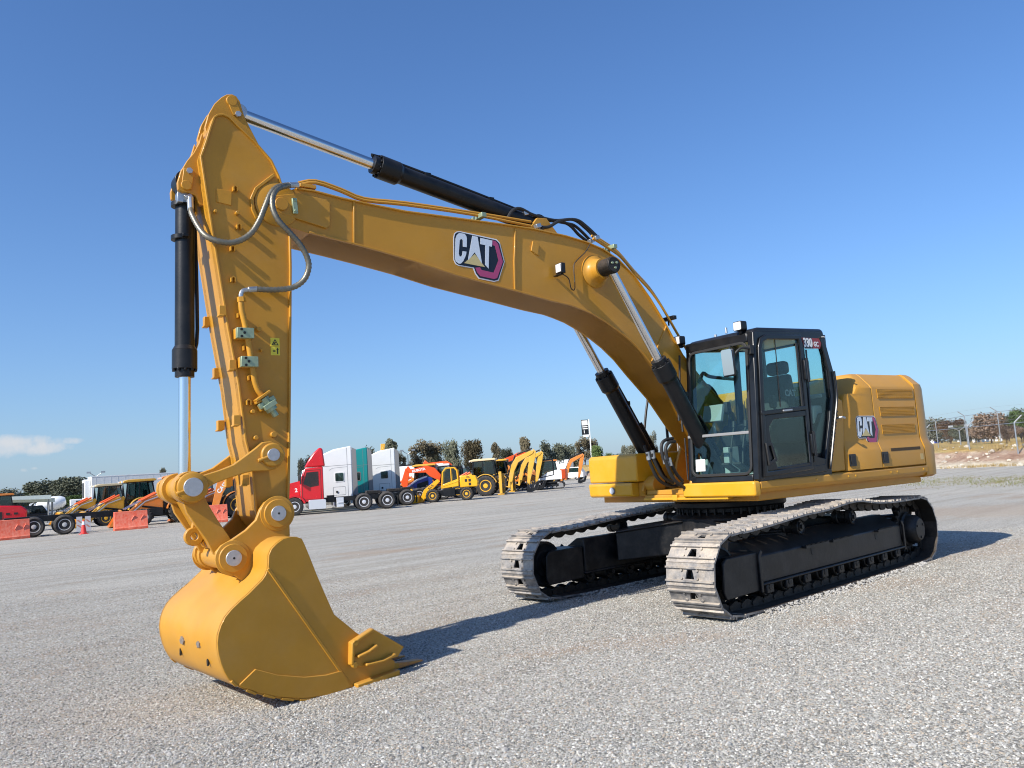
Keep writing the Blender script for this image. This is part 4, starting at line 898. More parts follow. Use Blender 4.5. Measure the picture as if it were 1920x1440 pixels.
b = MB(); b.ribbon([(-.01, 2.88), (.03, 2.2), (.06, 1.5)], .03, 'y', 1.4195, 1.432); b.prism([(.16, 1.42), (-.17, 1.42), (-.22, 1.52), (-.02, 1.56), (.02, 1.75), (.16, 1.75)], 'y', 1.36, 1.418); U(b, 'rear_panel', BLKC, .006, parent=CB)
# corner post and windscreen frame
b = MB(); b.prism([(1.33, 1.34), (1.425, 1.34), (1.425, 3.07), (1.33, 3.07)], 'x', 1.03, 1.12); b.prism([(.34, 1.34), (.40, 1.34), (.44, 3.07), (.36, 3.07)], 'x', 1.03, 1.115)
b.prism([(.36, 2.97), (1.33, 2.955), (1.33, 3.07), (.36, 3.09)], 'x', 1.04, 1.12); b.prism([(.36, 1.33), (1.33, 1.33), (1.33, 1.41), (.36, 1.41)], 'x', 1.04, 1.118)
U(lean(b), 'front_frame', BLKC, .014, parent=CB)
b = MB(); b.ribbon(rrect(.42, 1.42, 1.32, 2.955, .09), .035, 'x', 1.112, 1.135, closed=True); U(lean(b), 'window_seal', RUB, .006, parent=CB)
b = MB(); b.ribbon([(.37, 1.905), (1.31, 1.895)], .035, 'x', 1.11, 1.14); U(lean(b), 'windscreen_bar', GRY, .006, parent=CB)
b = MB(); b.prism(rrect(.40, 1.40, 1.33, 1.885, .06), 'x', 1.108, 1.112); U(lean(b), 'windscreen', GLS, parent=CB)
b = MB(); b.prism(rrect(.40, 1.915, 1.33, 2.97, .06), 'x', 1.108, 1.112); U(lean(b), 'windscreen', GLS, parent=CB)
b = MB(); b.b2(1.1125, 1.116, .47, .62, 1.475, 1.62); U(lean(b), 'notice', WHT, parent=CB)
# door
DO = [(1.025, 1.40), (.90, 2.87), (.86, 2.965), (.76, 3.005), (.12, 3.03), (.145, 1.44)]
b = MB(); b.ribbon(DO, .062, 'y', 1.421, 1.452, closed=True); dr = U(b, 'door', BLKC, .012, parent=CB)
b = MB(); b.ribbon([(1.0, 2.10), (.14, 2.16)], .05, 'y', 1.421, 1.455); b.prism([(1.0, 1.44), (1.0, 1.98), (.93, 2.08), (.14, 2.13), (.14, 2.06), (.78, 2.03), (.88, 1.94), (.86, 1.62), (.80, 1.47), (.16, 1.50), (.16, 1.44)], 'y', 1.423, 1.446); U(b, 'door_panel', BLKC, .008, parent=dr)
b = MB(); b.prism([(.98, 2.12), (.895, 2.86), (.85, 2.94), (.76, 2.97), (.17, 2.99), (.18, 2.17)], 'y', 1.428, 1.432); U(b, 'door_window', GLS, parent=dr)
b = MB(); b.prism([(.86, 1.47), (.90, 1.95), (.80, 2.05), (.16, 2.08), (.17, 1.49)], 'y', 1.424, 1.428); U(b, 'lower_window', GLD, parent=dr)
b = MB(); b.ribbon([(.20, 2.95), (.20, 2.18)], .03, 'y', 1.433, 1.45); b.ribbon([(.60, 2.98), (.62, 2.17)], .012, 'y', 1.4325, 1.438); U(b, 'slide_rail', RUB, parent=dr)
b = MB(); b.ribbon([(.62, 2.125), (.45, 2.135)], .02, 'y', 1.455, 1.475); U(b, 'latch_plate', PIN, .004, parent=dr)
b = MB(); b.ribbon([(.98, 1.74), (.90, 1.74), (.84, 1.56), (.96, 1.52)], .035, 'y', 1.446, 1.47, closed=True); U(b, 'handle', RUB, .006, parent=dr)
for z, x in ((2.62, .07), (1.72, .09)):
    b = MB(); b.b2(x - .04, x + .05, 1.44, 1.475, z - .12, z + .12); b.cyl((x, 1.47, z - .15), (x, 1.47, z + .15), .02, n=10); U(b, 'hinge', BLKC, .006, parent=dr)
b = MB(); b.prism([(-.04, 3.0), (-.34, 3.02), (-.44, 2.62), (-.44, 2.32), (-.34, 2.02), (-.2, 1.6), (.0, 1.6)], 'y', 1.375, 1.38); U(b, 'rear_side_window', GLS, parent=CB)
b = MB(); b.prism([(1.0, 1.42), (.87, 2.99), (-.34, 3.03), (-.44, 2.62), (-.44, 2.32), (-.16, 1.5)], 'y', .39, .395); U(b, 'right_window', GLS, parent=CB)
b = MB(); b.ribbon([(.42, 2.32), (.42, 3.06), (1.36, 3.06), (1.36, 2.32)], .07, 'x', -.50, -.44, closed=True); b.b2(-.48, -.44, .42, 1.36, 2.0, 2.32); U(b, 'rear_frame', BLKC, .01, parent=CB)
b = MB(); b.b2(-.466, -.462, .45, 1.33, 2.33, 3.03); U(b, 'rear_window', GLS, parent=CB)
# outer grab bar along the rear pillar
b = MB(); b.tube([(-.53, 1.44, 2.62), (-.53, 1.44, 2.3), (-.42, 1.44, 1.96), (-.26, 1.44, 1.5), (-.24, 1.43, 1.40)], .014, 8, 4); U(b, 'pillar_trim', BLKC, parent=CB)
b = MB()
for i in range(14): z = 1.52 + i * .045; x = -.19 - (z - 1.42) * .375; b.box((x - .045, 1.425, z), (.07, .02, .018))
struct(U(b, 'vent_slats', RUB, parent=CB), 'stuff')
# model plate on the rear pillar
b = MB(); b.prism([(.045, 3.03), (-.31, 3.035), (-.345, 2.97), (-.31, 2.905), (.0, 2.895), (.02, 2.93)], 'y', 1.4202, 1.4225); U(b, 'model_plate', mat('plate_red', (.30, .03, .03), .4), parent=CB)
b = MB(); b.prism([(.035, 3.025), (-.16, 3.028), (-.16, 2.905), (.0, 2.903)], 'y', 1.4226, 1.4232); U(b, 'model_plate_ground', BLKC, parent=CB)
text('model_number', '330', (-.068, 1.4245, 2.966), .150, WHT, CB, off=.006, xs=.80, extr=.001); text('model_letters', 'GC', (-.235, 1.4245, 2.955), .085, WHT, CB, off=.003, xs=.8, extr=.001)
for o in list(CB.children): pass
# inside
b = MB(); b.prism([(.0, 1.98), (.13, 1.98), (.10, 2.4), (.02, 2.62), (-.06, 2.62), (-.10, 2.3)], 'y', .72, 1.16); b.prism(rrect(-.1, 1.78, .5, 1.96, .06), 'y', .68, 1.2); b.prism(rrect(-.14, 2.63, .0, 2.80, .05), 'y', .80, 1.08); b.b2(-.02, .35, .78, 1.1, 1.4, 1.78)
st = U(b, 'seat', SEATM, .04, parent=CB)
text('seat_lettering', 'CAT', (.03, 1.163, 2.37), .11, mat('seat_lettering', (.35, .37, .38), .6), CB, off=.004, extr=.001)
b = MB(); b.prism([(-.1, 1.75), (.55, 1.75), (.62, 1.9), (.50, 2.03), (-.1, 2.06)], 'y', 1.21, 1.31); b.prism([(-.1, 1.75), (.55, 1.75), (.62, 1.9), (.50, 2.03), (-.1, 2.06)], 'y', .46, .66); U(b, 'console', SEATM, .02, parent=CB)
for y in (.56, 1.26):
    b = MB(); b.cyl((.48, y, 2.0), (.5, y, 2.1), .05, .02, n=14); b.cyl((.5, y, 2.1), (.51, y, 2.2), .012, n=8); b.prism(rrect(.48, 2.18, .56, 2.33, .03), 'y', y - .03, y + .03); U(b, 'joystick', RUB, .006, parent=CB)
b = MB(); b.box((.78, .55, 2.18), (.05, .30, .22), Matrix.Rotation(-.3, 3, 'Y')); b.cyl((.72, .5, 1.9), (.76, .52, 2.1), .02, n=8); U(b, 'monitor', INT, .01, parent=CB)
b = MB()
for y in (.80, .98): b.box((.86, y, 1.50), (.2, .11, .03), Matrix.Rotation(-.5, 3, 'Y')); b.tube([(.84, y, 1.5), (.80, y, 1.75), (.72, y, 1.98)], .014, 8, 3); b.cyl((.72, y - .0, 1.98), (.71, y, 2.06), .025, n=10)
U(b, 'pedals', RUB, .004, parent=CB)
b = MB(); b.b2(-.1, 1.0, .42, 1.33, 1.405, 1.42); b.prism([(.9, 1.42), (1.0, 1.42), (.96, 1.9), (.92, 1.9)], 'y', .44, .56); b.b2(.55, .75, .62, .70, 1.42, 1.75); U(b, 'floor_mat', INT, .008, parent=CB)
b = MB(); b.b2(-.4, -.2, .45, 1.3, 1.6, 2.2); b.b2(-.44, -.41, .5, 1.3, 2.3, 2.35); U(b, 'rear_shelf', GRY, .02, parent=CB)
# mirror, lamps, wiper
m0 = (1.30, 1.30, 2.715)
b = MB(); b.prism(rrect(m0[1] - .105, m0[2] - .17, m0[1] + .07, m0[2] + .155, .03), 'x', 1.27, 1.30); mr = U(b, 'mirror', BLKC, .01, parent=CB)
b = MB(); b.prism(rrect(m0[1] - .095, m0[2] - .16, m0[1] + .06, m0[2] + .145, .025), 'x', 1.3055, 1.309); b.v = [(x + (z - 2.715) * .06, y, z) for x, y, z in b.v]; gl = U(b, 'mirror_glass', MIR, parent=mr)
b = MB(); b.tube([(1.27, 1.34, 2.78), (1.2, 1.40, 2.86), (1.06, 1.41, 2.86)], .014, 8, 3); b.tube([(1.27, 1.3, 2.82), (1.1, 1.15, 2.88), (1.0, 1.1, 2.95)], .008, 6, 3); b.b2(1.0, 1.06, 1.36, 1.43, 2.80, 2.9); U(b, 'mirror_arm', RUB, parent=mr)
for y, z in ((1.25, 3.155), (.27, 3.15)):
    b = MB(); b.prism(rrect(y - .065, z - .055, y + .065, z + .06, .02), 'x', .93, 1.03); b.b2(.93, .99, y - .02, y + .02, z - .09, z - .05); b.b2(.93, .96, min(y, .45), max(y, .45), z - .085, z - .07) if y < 1 else None
    wl = U(b, 'work_light', BLK, .008, parent=CB)
    b = MB(); b.prism(rrect(y - .055, z - .045, y + .055, z + .05, .015), 'x', 1.0305, 1.034); U(b, 'lens', LMP, parent=wl)
b = MB(); b.tube([(1.13, .335, 1.98), (1.10, .31, 2.4), (1.06, .33, 2.95)], .013, 8, 3); b.tube([(1.15, .31, 2.12), (1.13, .30, 2.45), (1.12, .34, 2.5)], .016, 8, 3); b.tube([(1.12, .34, 1.38), (1.10, .33, 1.9)], .01, 6, 3); U(b, 'wiper', RUB, parent=CB)
b = MB(); b.cyl((.93, 1.0, 3.12), (.93, 1.0, 3.19), .015, n=8); b.cyl((-.38, 1.36, 3.06), (-.38, 1.46, 3.05), .014, n=8); b.cyl((.6, .55, 3.12), (.6, .55, 3.2), .02, n=8); U(b, 'antenna', GALV, parent=CB)
# curved pipes seen behind the cab
b = MB(); b.tube([(.7, .30, 2.62), (.5, .2, 2.75), (.25, .1, 2.72), (-.3, .05, 2.70)], .025, 8, 4); b.tube([(.6, .2, 2.4), (.35, .1, 2.6), (.1, .05, 2.45), (.05, .05, 2.1)], .028, 8, 4); b.tube([(.45, .1, 2.72), (.3, .1, 2.3), (.25, .1, 1.9)], .022, 8, 3); U(b, 'hydraulic_hose', RUB, parent=boom)
# hoses at the boom foot
b = MB()
for L, yy in (([(1244, 862), (1240, 838), (1246, 826), (1262, 822)], .30), ([(1252, 864), (1248, 842), (1254, 830), (1266, 828)], .34), ([(1247, 862), (1258, 890), (1270, 905), (1285, 915)], .36), ([(1256, 864), (1268, 888), (1280, 902)], .33), ([(1213, 850), (1222, 875), (1236, 900), (1260, 912), (1280, 905)], .1), ([(1222, 850), (1230, 870), (1244, 895), (1262, 905)], .15), ([(1208, 835), (1213, 850)], -.3)):
    b.tube([(*((lambda q: (q[0], yy, q[1]))(P(x, y, yy))),) for x, y in L], .021, 8, 5)
U(b, 'hydraulic_hose', RUB)
b = MB()
for x, y, yy in ((1246, 862, .3), (1255, 866, .34), (1215, 855, .1), (1224, 852, .15)): q = P(x, y, yy); b.cyl((q[0], yy, q[1] + .05), (q[0] - .01, yy, q[1] - .05), .028, n=10)
U(b, 'hose_fitting', GALV)
# ================================================================== engine hood, doors, counterweight
def hprof(yb=1.42, yu=1.375, ztop=2.63, z0=1.35):
    return [(yb, z0), (yb, 1.58), (yb - .012, 1.62), (yu + .005, 1.70), (yu, 1.74), (yu, 2.42), (yu - .015, 2.45), (yu - .15, ztop - .03), (yu - .19, ztop), (.9, ztop + .01), (.9, z0)]
def hood(nm, x0, x1, **k):
    b = MB(); b.prism(hprof(**k), 'x', x0, x1); return U(b, nm, YELH, .012, ang=28)
h2 = hood('hood_door', -2.505, -1.428)
# front door: profile in x is cut back above (step down behind the cab)
b = MB(); fp = [(-.63, 1.355), (-.645, 1.60), (-.70, 2.0), (-.80, 2.34), (-.845, 2.365), (-1.0, 2.34), (-1.06, 2.36), (-1.20, 2.60), (-1.26, 2.63), (-1.412, 2.63), (-1.412, 1.355)]
def yy_(z): 
    for (a, za), (c, zc) in zip(hprof()[:-2], hprof()[1:-1]):
        if za <= z <= zc: return a + (c - a) * (z - za) / max(1e-6, zc - za)
    return 1.15
# build as horizontal slices so the side follows the same section as the rear door
def xfront(z):
    if z <= 2.34:
        P_ = [(1.355, -.63), (1.60, -.645), (2.0, -.70), (2.30, -.785), (2.34, -.82)]
    else: P_ = [(2.34, -1.02), (2.40, -1.07), (2.58, -1.19), (2.63, -1.26)]
    for (za, a), (zc, c) in zip(P_, P_[1:]):
        if z <= zc: return a + (c - a) * (z - za) / (zc - za)
    return P_[-1][1]
zs = [1.355, 1.58, 1.62, 1.70, 1.74, 2.0, 2.2, 2.30, 2.34, 2.341, 2.40, 2.42, 2.46, 2.59, 2.63]
def slices(x1, xf, yin, zs_):
    b = MB(); vs = []; r = .05
    for z in zs_:
        y = yy_(z); x = xf(z); vs += [(x1, yin, z), (x1, y, z), (x - r * 1.2, y, z), (x - r * .35, y - r * .35, z), (x, y - r * 1.2, z), (x, yin, z)]
    n = 6; fs = [(i * n + j, i * n + (j + 1) % n, (i + 1) * n + (j + 1) % n, (i + 1) * n + j) for i in range(len(zs_) - 1) for j in range(n)]
    fs += [tuple(range(n)), tuple((len(zs_) - 1) * n + j for j in reversed(range(n)))]
    return b.add(vs, fs)
h1 = U(slices(-1.412, xfront, .95, zs), 'hood_door', YELH, 0, ang=30)
b = MB(); b.prism([(-.19, 1.355), (-.29, 1.55), (-.45, 1.95), (-.575, 2.28), (-.60, 2.30), (-.72, 2.25), (-.695, 2.0), (-.63, 1.60), (-.615, 1.355)], 'y', .95, 1.395); U(b, 'corner_panel', YELH, .02)
b = MB(); b.prism([(-.45, 1.4), (-.95, 1.4), (-.95, 2.58), (-.7, 2.50), (-.6, 2.3)], 'y', .45, .949); b.b2(-2.5, -.95, -1.38, .899, 1.30, 2.59); b.b2(-.95, -.6, -1.3, .44, 1.3, 2.45)
hd = U(b, 'engine_hood', YELH, .03)
b = MB()
for i in range(3): b.b2(-.5995, -.597, -.9 + i * .42, -.89 + i * .42, 1.5, 2.4)
U(b, 'panel_gap', LBK, parent=hd)
b = MB(); b.b2(-2.2, -1.5, -.6, .6, 2.59, 2.66); U(b, 'hood_top_cover', YELH, .03, parent=hd)
# louvred grilles let into the rear door
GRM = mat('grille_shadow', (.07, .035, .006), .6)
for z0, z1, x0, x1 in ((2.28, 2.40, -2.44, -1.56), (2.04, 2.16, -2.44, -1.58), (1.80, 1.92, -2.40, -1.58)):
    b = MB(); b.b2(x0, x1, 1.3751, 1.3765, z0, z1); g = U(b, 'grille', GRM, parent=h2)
    b = MB(); n = 34
    for i in range(n + 1): x = x0 + (x1 - x0) * i / n; b.b2(x - .004, x + .004, 1.3766, 1.3815, z0, z1)
    for i in range(7): z = z0 + (z1 - z0) * i / 6; b.b2(x0, x1, 1.3766, 1.3812, z - .003, z + .003)
    struct(U(b, 'mesh_bars', YELH, parent=g), 'stuff')
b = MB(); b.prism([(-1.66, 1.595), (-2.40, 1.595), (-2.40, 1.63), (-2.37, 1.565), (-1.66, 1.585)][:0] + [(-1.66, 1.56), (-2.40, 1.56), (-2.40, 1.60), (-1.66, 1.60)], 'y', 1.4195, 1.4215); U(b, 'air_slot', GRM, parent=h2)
for x, h in ((-.745, h1), (-1.50, h2)):
    b = MB(); b.prism(rrect(x - .075, 1.405, x + .075, 1.56, .01), 'y', 1.4195, 1.428); l = U(b, 'latch', BLKC, .003, parent=h)
    b = MB(); b.prism(rrect(x - .05, 1.43, x + .045, 1.535, .008), 'y', 1.4285, 1.436); U(b, 'latch_flap', RUB, .004, parent=h)
b = MB(); b.b2(-2.46, -2.38, 1.4195, 1.4208, 1.42, 1.50); U(b, 'sticker', mat('sticker_tan', (.60, .42, .16), .5), parent=h2)
b = MB(); b.tube([(-.52, 1.40, 2.02), (-.54, 1.47, 2.03), (-.60, 1.47, 2.02)], .016, 8, 3); U(b, 'grab_handle', GALV)
badge(h1, -.985, 2.035, 1.3765, .50, 0)
# counterweight with rounded rear corners
def cw(z, yb):
    r = .36; xb = -3.12; o = []
    o += [(-2.52, yb), (-2.62, yb)]
    for i in range(1, 9):
        a = R(90 * i / 8); o.append((-2.66 - .40 * math.sin(a), yb - .34 * (1 - math.cos(a))))
    for i in range(0, 7): t = i / 6; o.append((-3.06 - .07 * math.sin(math.pi * (t * .5 + .0)) , (yb - .34) * (1 - t)))
    return o
zz = [(1.17, 1.36), (1.20, 1.41), (1.60, 1.42), (1.66, 1.40), (1.74, 1.378), (2.42, 1.372), (2.48, 1.36), (2.61, 1.24), (2.64, 1.19)]
b = MB(); vs = []; n = None
for z, yb in zz:
    h = cw(z, yb); full = h + [(x, -y) for x, y in reversed(h[:-1])]; n = len(full); sh = (0 if z < 2.45 else (z - 2.45) * .2) + (0 if z < 1.62 else .05)
    vs += [(x + (sh if x < -2.6 else 0), y, z) for x, y in full]
fs = [(i * n + j, i * n + (j + 1) % n, (i + 1) * n + (j + 1) % n, (i + 1) * n + j) for i in range(len(zz) - 1) for j in range(n)] + [tuple(range(n)), tuple((len(zz) - 1) * n + j for j in reversed(range(n)))]
b.add(vs, fs); U(b, 'counterweight', YELH, 0, ang=28)
# ================================================================== surroundings
def view_az(px):
    d = ray(px, 886); return math.atan2(d.y, d.x)
def gpos(px, dist):
    a = view_az(px); x, y = CAM.x + dist * math.cos(a), CAM.y + dist * math.sin(a); return Vector((x, y, dip(x, y)))
DIRT = mat('dirt_bank', (.46, .33, .21), .95, var=.5, vscale=.8, bump=.8, bscale=6, col2=(.22, .14, .09), coords='Object')
DRYG = mat('dry_grass', (.42, .30, .12), .9, var=.4, vscale=3)
GRS = mat('green_grass', (.14, .17, .04), .8, var=.5, vscale=2, col2=(.20, .17, .06))
TYRE = mat('tyre', (.022, .022, .023), .75, var=.3, vscale=6, bump=.3, bscale=30, dirt=((.18, .15, .12), .35, 5))
RIMW = mat('white_rim', (.62, .62, .60), .4, var=.2, vscale=8)
RIMA = mat('aluminium_rim', (.72, .72, .74), .35, metal=.35)
RIMY = mat('yellow_rim', (.80, .42, .03), .4)
RED = mat('red_truck_paint', (.62, .012, .02), .25, coat=.5, var=.05)
TEAL = mat('teal_truck_paint', (.005, .26, .25), .28, coat=.5)
WTP = mat('white_truck_paint', (.86, .86, .84), .3, coat=.3, var=.04)
OR1 = mat('orange_machine_paint', (.78, .24, .03), .4, var=.12, coat=.2, dirt=((.5, .35, .2), .3, 2))
ORR = mat('red_orange_machine_paint', (.85, .10, .015), .35, var=.08, coat=.2)
YL2 = mat('backhoe_yellow_paint', (.78, .42, .04), .42, var=.12, coat=.15, dirt=((.5, .38, .2), .35, 2))
CREAM = mat('cream_roof', (.72, .58, .34), .45)
ORB = mat('barrier_plastic', (.85, .13, .06), .5, var=.12, vscale=4, dirt=((.9, .5, .35), .4, 6))
BLU = mat('blue_paint', (.02, .05, .28), .3, coat=.3)
CHB = mat('brushed_tank', (.75, .76, .78), .35, metal=.5)
CONC = mat('container_white', (.70, .71, .70), .5, var=.1)
_w = {}
def wheel(name, par, x, y, r, wd, rim, hub=.5, lugs=False):
    k = (r, wd, rim.name, lugs)
    if k not in _w:
        b = MB(); h = wd / 2; ri = r * hub * 1.12
        b.lathe([(ri, -h * .8), (r * .82, -h), (r * .96, -h * .85), (r, -h * .55), (r, h * .55), (r * .96, h * .85), (r * .82, h), (ri, h * .8)], (0, 0, 0), 'y', 28)
        if lugs:
            for i in range(20):
                a = 2 * math.pi * i / 20
                for s in (-1, 1):
                    aa = a + s * .08; M = Matrix.Rotation(-aa, 3, 'Y'); b.box(M @ Vector((r * 1.0, 0, 0)) + Vector((0, s * h * .45, 0)), (r * .09, h * .9, r * .09), M @ Matrix.Rotation(s * .6, 3, 'X'))
        c = MB(); c.lathe([(ri * 1.02, -h * .75), (ri * 1.04, h * .85), (ri * .92, h * .85), (ri * .88, h * .62), (ri * .45, h * .55), (ri * .40, h * .85), (ri * .15, h * .9), (0, h * .9)], (0, 0, 0), 'y', 24)
        _w[k] = (b.mesh(name, TYRE), c.mesh('rim', rim))
    o = inst(name, _w[k][0], par, (x, y, r), (0, 0, 0 if y > 0 else math.pi)); inst('rim', _w[k][1], o)
    return o
def part(b, name, m, par, bevel=0, ang=35): return b.build(name, m, par, bevel, ang)
# ---------------- lorry tractors
def tractor(label, px, dist, paint, sleeper, rear=(-3.9, -5.25), rim=RIMA, tilt=0):
    t = thing('lorry_tractor', label, 'truck', gpos(px, dist), view_az(px) + math.pi / 2 + tilt, 'lorry tractors parked side by side')
    b = MB(); hw = 1.05
    b.prism([(1.25, .5), (1.3, 1.0), (1.15, 1.65), (-.35, 1.95), (-.35, .75), (-.55, .75), (-.55, .6), (.62, .6), (.62, .75)][:4] + [(-.35, 1.95), (-.35, 1.05), (.55, 1.05), (.6, .5)], 'y', -.72, .72); part(b, 'hood', paint, t, .05)
    b = MB()
    for s in (1, -1): b.ribbon(arc(0, .5, .60, 0, 165, 12), .12, 'y', s * .70, s * 1.12)
    part(b, 'mudguard', paint, t, .02)
    b = MB(); cabx = -1.65
    b.prism([(-.36, .95), (-.36, 1.95), (-.62, 2.62), (cabx, 2.68), (cabx, .72), (-.5, .72)], 'y', -hw, hw); cb_ = part(b, 'cab', paint, t, .05)
    for s in (1, -1):
        b = MB(); b.prism([(-.52, 1.75), (-.72, 2.40), (-1.38, 2.42), (-1.38, 1.62), (-.9, 1.55)], 'y', s * hw, s * (hw + .012)); part(b, 'side_window', GLV, cb_)
        b = MB(); b.ribbon([(-.46, 1.0), (-.46, 1.9), (-.66, 2.5), (-1.5, 2.52), (-1.5, .85), (-.6, .85)], .02, 'y', s * hw, s * (hw + .006), closed=True); part(b, 'door_gap', RUB, cb_)
        b = MB(); b.b2(-.42, -.34, s * (hw + .05), s * (hw + .28), 1.75, 2.35); b.b2(-.42, -.38, s * hw, s * (hw + .1), 2.2, 2.24); part(b, 'mirror', RUB, t, .02)
    b = MB(); b.prism([(-.9, 1.9), (-.9, 1.95), (.9, 1.95), (.9, 1.9)][:0] + [(-.95, 2.0), (.95, 2.0), (.85, 2.5), (-.85, 2.5)], 'x', -.50, -.46); part(b, 'windscreen', GLV, cb_)
    if sleeper:
        b = MB(); x1 = -3.6; w0 = 1.12
        b.prism([(-1.62, .78), (-1.62, 2.7), (-.75, 2.72), (-1.1, 3.05), (-1.7, 3.45), (-2.5, 3.78), (x1, 3.95), (x1, .78)], 'y', -w0, w0); sl = part(b, 'sleeper', paint, t, .07)
        for s in (1, -1):
            b = MB(); b.prism(rrect(-3.1, 1.75, -2.5, 2.35, .08), 'y', s * w0, s * (w0 + .02)); part(b, 'window_frame', WTP if paint is WTP else GRY, sl)
            b = MB(); b.prism(rrect(-3.05, 1.80, -2.55, 2.30, .06), 'y', s * (w0 + .02), s * (w0 + .03)); part(b, 'side_window', GLV, sl)
            b = MB(); b.ribbon(rrect(-3.15, .95, -2.4, 1.45, .06), .018, 'y', s * w0, s * (w0 + .006), closed=True); b.ribbon([(-3.3, .8), (-3.3, 3.85)], .018, 'y', s * w0, s * (w0 + .006)); b.ribbon([(-1.75, 2.75), (-3.6, 2.78)], .02, 'y', s * w0, s * (w0 + .006)); b.ribbon([(-2.2, 2.5), (-2.4, 2.62), (-3.3, 2.66)], .016, 'y', s * w0, s * (w0 + .006)); part(b, 'panel_gap', GRY, sl)
            b = MB(); b.cyl((-2.62, s * (w0 + .0), 1.15), (-2.62, s * (w0 + .04), 1.15), .07, n=12); part(b, 'locker_handle', RUB, sl)
        b = MB()
        for s in (1, -1): b.prism([(x1 - .01, .9), (x1 - .3, .9), (x1 - .28, 3.7), (x1 - .01, 3.85)], 'y', s * (w0 - .06), s * w0)
        part(b, 'side_fairing', GRY, sl, .01); back = x1 - .3
    else:
        b = MB(); vs = []
        b.prism([(-.62, 2.69), (-.85, 3.1), (-1.15, 3.5), (-1.5, 3.8), (-1.68, 3.72), (-1.78, 2.69)], 'y', -.95, .95); part(b, 'roof_fairing', paint, t, .08)
        back = cabx
    b = MB(); b.b2(rear[-1] - .7, .9, .36, .50, .62, .88); b.b2(rear[-1] - .7, .9, -.50, -.36, .62, .88); b.b2(rear[-1] - .72, rear[-1] - .6, -.5, .5, .55, .9)
    for x in rear: b.cyl((x, -.9, .5), (x, .9, .5), .11, n=10)
    b.b2(back - .6, back - .2, -.6, .6, .6, 1.0); fr = part(b, 'chassis', BLK, t, .01)
    b = MB(); c_ = (rear[0] + rear[-1]) / 2; b.prism([(c_ - .5, .92), (c_ + .5, .92), (c_ + .45, 1.12), (c_ - .3, 1.10)], 'y', -.45, .45); part(b, 'fifth_wheel', LINKM, t, .02)
    for s in (1, -1):
        wheel('wheel', t, 0, s * .98, .50, .30, rim)
        for x in rear: wheel('wheel', t, x, s * .82, .50, .58, rim)
        b = MB(); b.cyl((-.75, s * .80, .62), (-1.85, s * .80, .62), .30, n=24) if sleeper else b.prism(rrect(-1.75, .28, -.78, .82, .08), 'y', s * .55, s * 1.08); part(b, 'fuel_tank', CHB, t, .01)
        b = MB(); b.b2(-2.75, -2.35, s * .6, s * 1.02, .3, .85)
        for z in (.32, .55): b.b2(-2.72, -2.38, s * 1.02, s * 1.08, z, z + .03)
        part(b, 'step_box', CHB if s > 0 else GRY, t, .01)
    b = MB(); b.b2(1.2, 1.36, -1.1, 1.1, .35, .72); part(b, 'bumper', CHB, t, .03)
    b = MB(); b.prism([(-.6, .95), (.6, .95), (.55, 1.6), (-.55, 1.6)], 'x', 1.19, 1.31); part(b, 'grille', RUB, t)
    for s in (1, -1):
        b = MB(); b.b2(1.05, 1.24, s * .68, s * .95, .95, 1.2); part(b, 'headlight', LMP, t, .03)
        b = MB(); b.b2(rear[-1] - .62, rear[-1] - .6, s * .62, s * 1.1, .15, .75); part(b, 'mudflap', RUB, t)
    return t
rt = tractor('glossy red day cab lorry tractor with tall red roof fairing and chrome fuel tank', 550, 48.6, RED, False)
b = MB(); b.b2(0, .01, 0, 0, 0, 0)
text('lot_number', '2', (-.12, 1.0 + .13, 1.42), .3, WTP, rt, off=.01)
tractor('white sleeper lorry tractor parked right behind the red day cab', 548, 52, WTP, True, (-5.6, -6.95))
tractor('teal green sleeper lorry tractor between the two white sleeper tractors', 586, 55.6, TEAL, True, (-5.6, -6.95))
tractor('white sleeper lorry tractor at the far end of the tractor row beside the teal one', 645, 59, WTP, True, (-5.6, -6.95), RIMW)
